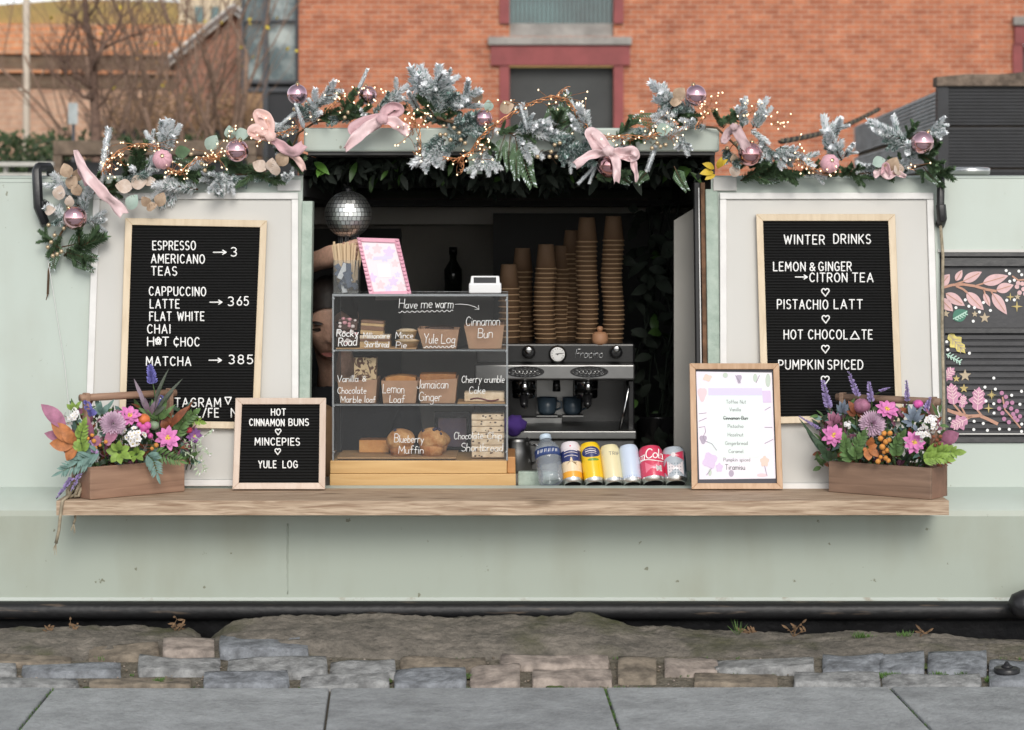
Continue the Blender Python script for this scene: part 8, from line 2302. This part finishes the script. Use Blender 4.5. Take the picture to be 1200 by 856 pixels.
berries('pink berries over the white hydrangea in the reddish trough', [(163, 498), (168, 502), (172, 506), (176, 511), (166, 507), (173, 499)], 4, 'petal_hot', -.05)
berries('small orange berries beneath the mauve pompom', [(103, 514), (110, 517), (117, 522), (124, 518), (112, 525), (108, 510), (183, 522), (178, 526)], 2.6, 'berry_orange', -.05)
leaves('broad mauve leaf sticking out furthest from the reddish trough', (82, 508), [(48, 474, 17)], 17, 'leaf_mauve', -.02, 'broad_leaf')
leaves('lower mauve leaf behind the orange leaves', (86, 516), [(52, 508, 13)], 13, 'leaf_mauve', -.01, 'broad_leaf')
leaves('fan of rounded orange leaves at the near end of the reddish trough', (92, 522), [(60, 496, 18), (58, 520, 16), (78, 540, 14), (72, 503, 14)], 16, 'leaf_orange', -.04, 'broad_leaf')
leaves('mauve leaves just in front of the trough post', (106, 520), [(102, 488, 14), (96, 494, 12)], 14, 'leaf_mauve', -.03, 'broad_leaf')
leaves('dusky mauve leaves under the pompom', (120, 520), [(106, 516, 13), (138, 506, 12), (132, 516, 10)], 12, 'leaf_mauve', -.055, 'broad_leaf')
leaves('lime green succulent rosette over the trough rim', (140, 530), [(124, 528, 9), (130, 542, 9), (142, 544, 9), (154, 538, 9), (152, 524, 9), (140, 516, 8), (130, 520, 8)], 9, 'leaf_lime', -.07, 'succulent')
leaves('smaller lime succulent next to the rosette', (160, 533), [(150, 530, 7), (156, 542, 7), (168, 540, 7), (170, 530, 7), (160, 522, 7)], 7, 'leaf_lime', -.07, 'succulent')
frond('upright lime leaf sprig beside the orange leaves', [(98, 532), (94, 514), (98, 500)], 13, 'leaf_lime', -.04, pairs=7, lw=.5)
frond('grey blue needle spray spilling over the near corner of the trough', [(112, 536), (98, 542), (82, 548), (74, 552)], 16, 'leaf_blue', -.06, pairs=13, lw=.22)
frond('second grey blue spray under the orange leaves', [(118, 530), (104, 533), (92, 540)], 16, 'leaf_blue', -.065, pairs=9, lw=.25)
frond('green pointed spray hanging over the trough front', [(172, 532), (180, 540), (184, 554)], 15, 'leaf_blue', -.07, pairs=9, lw=.25)
frond('dark green spray towards the far end of the trough', [(180, 530), (198, 536), (210, 540)], 13, 'leaf_mid', -.05, pairs=8, lw=.25)
frond('bright green leafy sprig at the far end under the board', [(205, 512), (214, 496), (226, 486)], 13, 'leaf_mid', .0, pairs=8, lw=.5)
frond('yellow green leafy sprig beside the purple daisy', [(210, 500), (222, 490), (234, 494)], 10, 'leaf_lime', .01, pairs=6, lw=.5)
leaves('rust brown leaves behind the open pink cosmos', (196, 504), [(190, 492, 10), (206, 490, 10), (200, 484, 9), (222, 476, 9)], 10, 'leaf_rust', .0, 'broad_leaf')
leaves('dark spiky grass blades over the handle of the reddish trough', (176, 490), [(157, 444, 5), (163, 458, 5), (198, 432, 4), (214, 444, 4), (188, 462, 5), (170, 466, 6), (204, 458, 5), (196, 472, 6), (182, 470, 6)], 5, 'blade_dark', .01, 'grass_blades', mats2='blade_mauve')
leaves('green grass blades below the handle of the reddish trough', (186, 494), [(168, 472, 6), (178, 468, 6), (192, 474, 6), (200, 480, 6), (206, 474, 5), (162, 478, 6), (196, 466, 5)], 6, 'leaf_mid', .0, 'grass_blades')
leaves('bluish leaf tips behind the mauve pompom', (120, 488), [(112, 466, 6), (118, 470, 7), (126, 474, 7), (134, 468, 5), (110, 478, 7)], 6, 'leaf_blue', .02, 'leaf_tuft')
leaves('pale lime tuft above the small white hydrangea', (88, 482), [(78, 474, 6), (84, 471, 6), (92, 474, 6), (96, 470, 5)], 6, 'leaf_lime', .02, 'leaf_tuft')
spike('tall blue flower spike rising in front of the price board', 184, 492, 175.5, 428, 13, .01, 'lav_blue', 'grape_hyacinth', 90, .66)
spike('blue flower spike beside the post of the reddish trough', 112, 500, 100, 470, 13, .0, 'lav_blue', 'grape_hyacinth', 70, .4)
spike('small blue spike against the lettering of the price board', 186, 486, 190, 464, 8, .01, 'lav_blue', 'grape_hyacinth', 40, .3)
spike('purple catkin hanging in the reddish trough under the mauve leaves', 112, 534, 102, 514, 9, -.06, 'petal_lilac', 'lavender_sprig', 50, .1)
spike('drooping lavender over the shelf end, outermost sprig', 92, 552, 66, 585, 8, -.02, 'lav_violet', n=70, base=.3)
spike('drooping lavender over the shelf end, nearest the trough', 96, 552, 84, 576, 7, -.05, 'lav_violet', n=50, base=.2)
t, c = fthing('trailing_vine', 'pale trailing vine with white flowers beside the small letter board', 'vine', 214, 520, .0)
b = B(); lf = B(); wf = B()
for path in ([(214, 520), (226, 516), (238, 512), (250, 505)], [(216, 524), (230, 528), (236, 540), (240, 552)], [(215, 522), (232, 520), (242, 526), (246, 534)], [(214, 528), (226, 536), (234, 556)]):
    pts = [P(x_, y_, -.075 - .006 * k) - c for k, (x_, y_) in enumerate(path)]; b.tube(pts, .0007, 4)
    for k in range(16):
        u = rgF.random() * (len(pts) - 1.001); q = pts[int(u)].lerp(pts[int(u) + 1], u - int(u)); lf.leaf(q, q + V((rgF.uniform(-.012, .012), -.004, rgF.uniform(-.012, .012))), (0, -1, .2), .004, 0, n=3)
    wf.ball(pts[-1], .003, 0, 6, 5); wf.ball(pts[-2], .0025, 0, 6, 5)
b.build('stem', 'vine_pale', t); lf.build('leaves', 'vine_pale', t); wf.build('blossoms', 'petal_white', t)
# right trough
filler('mixed dark leaves packed into the darker trough', 960, 1102, 480, 548, 620, 2)
pompom('mauve pompom chrysanthemum in the darker trough', 1022, 497, 16, -.05)
cosmos('pink cosmos at the near end of the darker trough by the framed list', 977, 511, 14.5, -.05, (-.2, -1, .4))
cosmos('pink cosmos under the white cluster in the darker trough', 1071, 519, 14, -.06, (.1, -1, .2))
cosmos('pink cosmos tilted up highest in the darker trough', 1039, 481, 14, -.02, (.2, -1, .8))
cluster('white hydrangea cluster at the far end of the darker trough', 1090, 497, 11, -.03, k=22, fr=.3)
cluster('lower white hydrangea beside the pink cosmos of the darker trough', 1081, 510, 9, -.05, k=16, fr=.32)
cluster('tiny white florets above the near pink cosmos', 993, 499, 5, -.03, k=7, fr=.5)
ball_flower('grey mauve globe thistle behind the pompom', 1010, 476, 10, 'leaf_mauve', 'globe_flower', .0, 18)
leaves('blue grey thistle behind the near pink cosmos', (988, 486), [(980, 474, 5), (984, 470, 5), (990, 468, 5), (996, 472, 5), (1000, 480, 5), (980, 484, 5), (994, 478, 5)], 5, 'thistle', -.01, 'thistle')
leaves('blue grey thistle between the upper and lower pink cosmos', (1070, 496), [(1058, 484, 5), (1064, 474, 5), (1072, 470, 5), (1080, 476, 5), (1084, 486, 5), (1062, 500, 5), (1074, 506, 5), (1056, 494, 5), (1078, 482, 5)], 5, 'thistle', -.02, 'thistle')
leaves('mauve leaf reaching over the painted shutter', (1100, 516), [(1124, 508, 17)], 17, 'leaf_mauve', -.02, 'broad_leaf')
leaves('small dark mauve leaf at the far end of the darker trough', (1098, 518), [(1108, 526, 10), (1116, 522, 9)], 10, 'leaf_mauve', -.01, 'broad_leaf')
leaves('rust orange oak leaf over the front of the darker trough', (1016, 524), [(1022, 512, 10), (1018, 540, 11), (1030, 536, 9), (1028, 522, 9), (1014, 530, 10)], 10, 'leaf_orange', -.07, 'broad_leaf')
leaves('brown leaf behind the pompom of the darker trough', (1004, 488), [(994, 470, 8), (1010, 484, 9), (992, 482, 7)], 8, 'leaf_rust', .0, 'broad_leaf')
frond('lime green leafy sprig spilling past the darker trough end', [(1084, 534), (1100, 530), (1116, 530)], 16, 'leaf_lime', -.06, pairs=8, lw=.5)
frond('second lime sprig lower at the darker trough end', [(1080, 538), (1094, 536), (1108, 538)], 12, 'leaf_lime', -.075, pairs=6, lw=.5)
frond('mid green leafy sprig low at the near end of the darker trough', [(1004, 540), (1002, 526), (1010, 512)], 14, 'leaf_mid', -.06, pairs=8, lw=.5)
frond('second mid green sprig beside the near pink cosmos', [(1000, 540), (992, 530), (990, 518)], 14, 'leaf_mid', -.055, pairs=7, lw=.5)
frond('green leafy sprig between the berries and the pink cosmos', [(1050, 536), (1050, 522), (1056, 512)], 12, 'leaf_mid', -.05, pairs=7, lw=.5)
leaves('dark grass blades fanning past the framed list', (974, 540), [(944, 502, 7), (936, 490, 4), (950, 510, 8), (958, 520, 8), (962, 534, 8), (970, 528, 8), (980, 530, 8)], 7, 'leaf_deep', -.03, 'grass_blades')
leaves('dusky mauve bud leaves at the near end of the darker trough', (978, 500), [(970, 484, 8), (976, 482, 8), (982, 484, 8), (968, 494, 6)], 8, 'leaf_mauve', -.0, 'broad_leaf')
ball_flower('purple pink bud high at the far end of the darker trough', 1076, 474, 6, 'petal_hot', 'flower_bud', -.0, 7)
berries('orange berry cluster in the middle of the darker trough', [(1036, 508), (1032, 514), (1038, 518), (1034, 524), (1040, 528), (1032, 536), (1038, 537), (1042, 516), (1036, 530), (1041, 540), (1029, 541), (1043, 508)], 3.2, 'berry_orange', -.07)
berries('small brown berries at the far end of the darker trough', [(1094, 512), (1098, 516), (1102, 512), (1096, 522), (1101, 520)], 2.3, 'leaf_rust', -.06)
for k, (x0, y0, x1, y1, w, lab) in enumerate([(974, 496, 964, 446, 11, 'lavender spike nearest the framed list'), (1010, 480, 994, 436, 9, 'tallest lavender spike, leaning towards the framed list'), (1022, 484, 1018, 448, 9, 'lavender spike just behind the pompom of the darker trough'), (1064, 484, 1062, 446, 7, 'thin lavender spike above the thistle of the darker trough'), (1026, 462, 1042, 455, 7, 'short lavender sprig lying across the handle'), (972, 512, 936, 488, 7, 'lavender spray trailing over the grass blades'), (1082, 492, 1090, 466, 8, 'lavender spike by the white hydrangea of the darker trough')]):
    spike(lab, x0, y0, x1, y1, w, .0, 'lav_violet', n=70, base=.35)
# ------------------------------------------------------------------ the person serving behind the cake case
mat('skin', (.56, .345, .255), .5, sss=.1, var=.12, vscale=110, bump=.1, bscale=160)
mat('lips', (.42, .16, .14), .45)
mat('eye_white', (.6, .58, .55), .3)
mat('eye_dark', (.03, .02, .015), .3)
mat('hair_dark', (.014, .009, .007), .6, var=.3, vscale=60)
mat('top_black', (.014, .015, .019), .9, bump=.2, bscale=60)
PY = .378
HC = P(386, 374, PY)                               # head centre
per = thing('person', 'person with dark tied back hair looking down, one forearm raised, in a black top', 'person', V((HC.x + .02, PY + .06, FZ))); po = per.location
def skin_body(name, verts, edges, rad, m, root=0, sub=2, par=per):
    me = bpy.data.meshes.new(name); me.from_pydata([tuple(V(v) - po) for v in verts], edges, []); o = bpy.data.objects.new(name, me); COL.objects.link(o); o.parent = par
    md = o.modifiers.new('skin', 'SKIN'); md.use_smooth_shade = True
    for i, s in enumerate(me.skin_vertices[0].data):
        r = rad[i]; s.radius = r if isinstance(r, tuple) else (r, r); s.use_root = (i == root)
    sb_ = o.modifiers.new('sub', 'SUBSURF'); sb_.levels = sub; sb_.render_levels = sub
    me.materials.append(MATS[m]); return o
hx, hy, hz = HC
nk = V((hx + .015, hy + .07, hz - .135)); ch = V((hx + .035, hy + .10, hz - .30)); pel = V((hx + .04, hy + .10, hz - .72))
shR = V((hx - .16, hy + .10, hz - .23)); shL = V((hx + .20, hy + .09, hz - .24))
elR = P(316, 322, PY + .08); wrR = P(393, 300, PY - .15); 
elL = shL + V((.02, -.06, -.27)); wrL = elL + V((-.12, -.16, -.05))
kneeR = pel + V((-.09, -.02, -.34)); kneeL = pel + V((.09, -.01, -.34)); ftR = V((kneeR.x, kneeR.y + .02, FZ + .05)); ftL = V((kneeL.x, kneeL.y + .02, FZ + .05))
verts = [pel, pel.lerp(ch, .5), ch, nk + V((0, .01, -.05)), shR, shR.lerp(elR, .5), elR, shL, shL.lerp(elL, .5), elL, kneeR, ftR, ftR + V((0, -.16, -.02)), kneeL, ftL, ftL + V((0, -.16, -.02)), pel + V((-.08, 0, -.05)), pel + V((.08, 0, -.05))]
edges = [(0, 1), (1, 2), (2, 3), (2, 4), (4, 5), (5, 6), (2, 7), (7, 8), (8, 9), (0, 16), (16, 10), (10, 11), (11, 12), (0, 17), (17, 13), (13, 14), (14, 15)]
rad = [(.15, .11), (.14, .10), (.15, .10), .06, .065, .052, .045, .065, .052, .045, .065, .045, .035, .065, .045, .035, .085, .085]
skin_body('clothing', verts, edges, rad, 'top_black')
# head, neck, forearms and hands: one skin surface for each visible run
d1 = (wrR - elR).normalized()
fa = [elR.lerp(wrR, -.15), elR.lerp(wrR, .3), elR.lerp(wrR, .65), wrR, wrR + d1 * .045 + V((.006, 0, .004))]
vs = list(fa); es = [(i, i + 1) for i in range(4)]; rd = [.034, .034, .030, (.026, .028), (.018, .032)]
palm = fa[-1]
fdir = V((.85, -.2, .10)).normalized()
for k, (off_, l_) in enumerate([(.024, .062), (.008, .072), (-.008, .068), (-.022, .052)]):
    b0 = palm + V((.004, 0, off_)); p = b0 + fdir * .02; i0 = len(vs)
    pts = [p, p + (fdir + V((0, 0, -.15))) * l_ * .45, p + (fdir + V((0, .1, -.5))) * l_ * .8, p + (fdir * .9 + V((0, .2, -.75))) * l_]
    vs += pts; rd += [.0095, .009, .008, .0068]; es.append((4, i0)); es += [(i0 + j, i0 + j + 1) for j in range(3)]
i0 = len(vs); pts = [fa[3] + V((.02, -.012, .026)), fa[3] + V((.042, -.026, .034)), fa[3] + V((.066, -.03, .030))]
vs += pts; rd += [.012, .010, .008]; es += [(3, i0), (i0, i0 + 1), (i0 + 1, i0 + 2)]
skin_body('arm', vs, es, rd, 'skin', 0, 2)
# other forearm, down by the counter
d2 = (wrL - elL).normalized(); vs = [elL, elL.lerp(wrL, .5), wrL, wrL + d2 * .05]; rd = [.040, .036, (.024, .030), (.016, .034)]; es = [(0, 1), (1, 2), (2, 3)]
for k, (off_, l_) in enumerate([(.022, .06), (.008, .07), (-.007, .066), (-.02, .05)]):
    p = vs[3] + d2 * .02 + V((off_ * .6, 0, -off_)); i0 = len(vs); q = [p, p + (d2 + V((0, 0, -.25))) * l_ * .5, p + (d2 + V((0, 0, -.6))) * l_ * .9]; vs += q; rd += [.0095, .0085, .007]; es += [(3, i0), (i0, i0 + 1), (i0 + 1, i0 + 2)]
i0 = len(vs); vs += [vs[2] + d2 * .03 + V((-.03, 0, .012)), vs[2] + d2 * .06 + V((-.035, 0, .006))]; rd += [.011, .008]; es += [(2, i0), (i0, i0 + 1)]
skin_body('arm', vs, es, rd, 'skin', 0, 2)
# head
MH = Matrix.Translation(HC) @ Matrix.Rotation(R(4), 4, 'Z') @ Matrix.Rotation(R(19), 4, 'X')   # turned a little to her left, looking down; face is local -Y
hb = B(); nu, nv = 40, 30
def hd(th, a):
    d = V((math.sin(th) * math.cos(a), math.sin(th) * math.sin(a), math.cos(th)))
    x, y, z = d.x * .074, d.y * .092, d.z * .112
    if z < 0:
        k = -z / .112; x *= 1 - .36 * k ** 1.4; y = y * (1 - .12 * k) - (.016 * k if y < .02 else -.01 * k)
        if y > 0: y *= 1 - .35 * k
    fr = max(0, -d.y)
    g = lambda cx, cz, sx_, sz: math.exp(-((x - cx) / sx_) ** 2 - ((z - cz) / sz) ** 2)
    y -= fr * (.020 * g(0, -.022, .0085, .017) + .010 * g(0, .004, .007, .02) + .007 * g(0, -.058, .020, .009) + .008 * g(0, -.088, .020, .014) + .006 * (g(.03, .018, .018, .007) + g(-.03, .018, .018, .007)) + .006 * (g(.042, -.02, .018, .02) + g(-.042, -.02, .018, .02)))
    y += fr * (.009 * (g(.031, .002, .015, .009) + g(-.031, .002, .015, .009)) + .004 * g(0, -.070, .02, .005) + .003 * g(0, -.041, .006, .006))
    return V((x, y, z))
vs = [MH @ hd(PI * i / nv, 2 * PI * j / nu) for i in range(nv + 1) for j in range(nu)]
hb.add(vs, [(i * nu + j, (i + 1) * nu + j, (i + 1) * nu + (j + 1) % nu, i * nu + (j + 1) % nu) for i in range(nv) for j in range(nu)], 0, True)
hb.tube([MH @ V((0, .02, -.06)), nk, nk + V((0, .015, -.07))], [.05, .052, .06], 20)
for s_ in (-1, 1): hb.ball(MH @ V((s_ * .074, .012, -.008)), 1, 0, 12, 8, (.008, .018, .030))
hb.build('head', 'skin', per, off=po)
q = B()
for s_ in (-1, 1):
    c = MH @ V((s_ * .031, -.0765, .0015)); q.leaf(MH @ V((s_ * .031 - .017, -.083, .0015)), MH @ V((s_ * .031 + .017, -.081, .0015)), MH.to_3x3() @ V((0, -1, 0)), .010, 0, n=6, bend=.06)
q.build('lashes', 'eye_dark', per, off=po)
q = B()
for s_ in (-1, 1): q.leaf(MH @ V((s_ * .014, -.0905, .020)), MH @ V((s_ * .050, -.079, .021)), MH.to_3x3() @ V((0, -1, .4)), .010, 0, n=6, bend=.12)
q.build('eyebrows', 'hair_dark', per, off=po)
q = B(); q.leaf(MH @ V((-.022, -.096, -.064)), MH @ V((.022, -.096, -.064)), MH.to_3x3() @ V((0, -1, 0)), .013, 0, n=8, bend=.18); q.build('mouth', 'lips', per, off=po)
q = B(); nu, nv = 36, 24; vs, fs = [], []
for i in range(nv + 1):
    th = PI * .74 * i / nv
    for j in range(nu):
        a = 2 * PI * j / nu; p = hd(th, a); fr = max(0, -math.sin(a)); lim = PI * (.74 - .41 * fr ** .7)
        t2 = lim * i / nv; p = hd(t2, a) * (1.085 + .02 * mn.noise(V((j * 2.2, i * .3, 0)))) + V((0, .004, .003)); vs.append(MH @ p)
q.add(vs, [(i * nu + j, (i + 1) * nu + j, (i + 1) * nu + (j + 1) % nu, i * nu + (j + 1) % nu) for i in range(nv) for j in range(nu)], 0, True)
q.ball(MH @ V((0, .115, .03)), .042, 0, 16, 12)
q.build('hair', 'hair_dark', per, off=po)
# brown paper bag by the case
bc = V((P(386, 0, .33).x - .03, .34, CT))
t = thing('paper_bag', 'crumpled brown paper bag standing by the end of the cake case', 'bag', bc)
q = B(); n = 8; vs = []; prof = [(0, 1.0), (.05, 1.04), (.10, .98), (.15, .92), (.19, .96)]
for z_, k in prof:
    for j in range(16):
        a = 2 * PI * j / 16; sx_ = .055 * k * (abs(math.cos(a)) ** .4) * (1 if math.cos(a) > 0 else -1); sy_ = .035 * k * (abs(math.sin(a)) ** .4) * (1 if math.sin(a) > 0 else -1)
        w_ = 1 + .1 * mn.noise(V((a * 2, z_ * 20, 2))); vs.append((sx_ * w_, sy_ * w_, z_ + (.012 * math.sin(j * 1.9) if z_ > .18 else 0)))
q.add(vs, [(i * 16 + j, i * 16 + (j + 1) % 16, (i + 1) * 16 + (j + 1) % 16, (i + 1) * 16 + j) for i in range(4) for j in range(16)] + [tuple(range(15, -1, -1))], 0, True)
q.build('body', 'paper_bag', t)
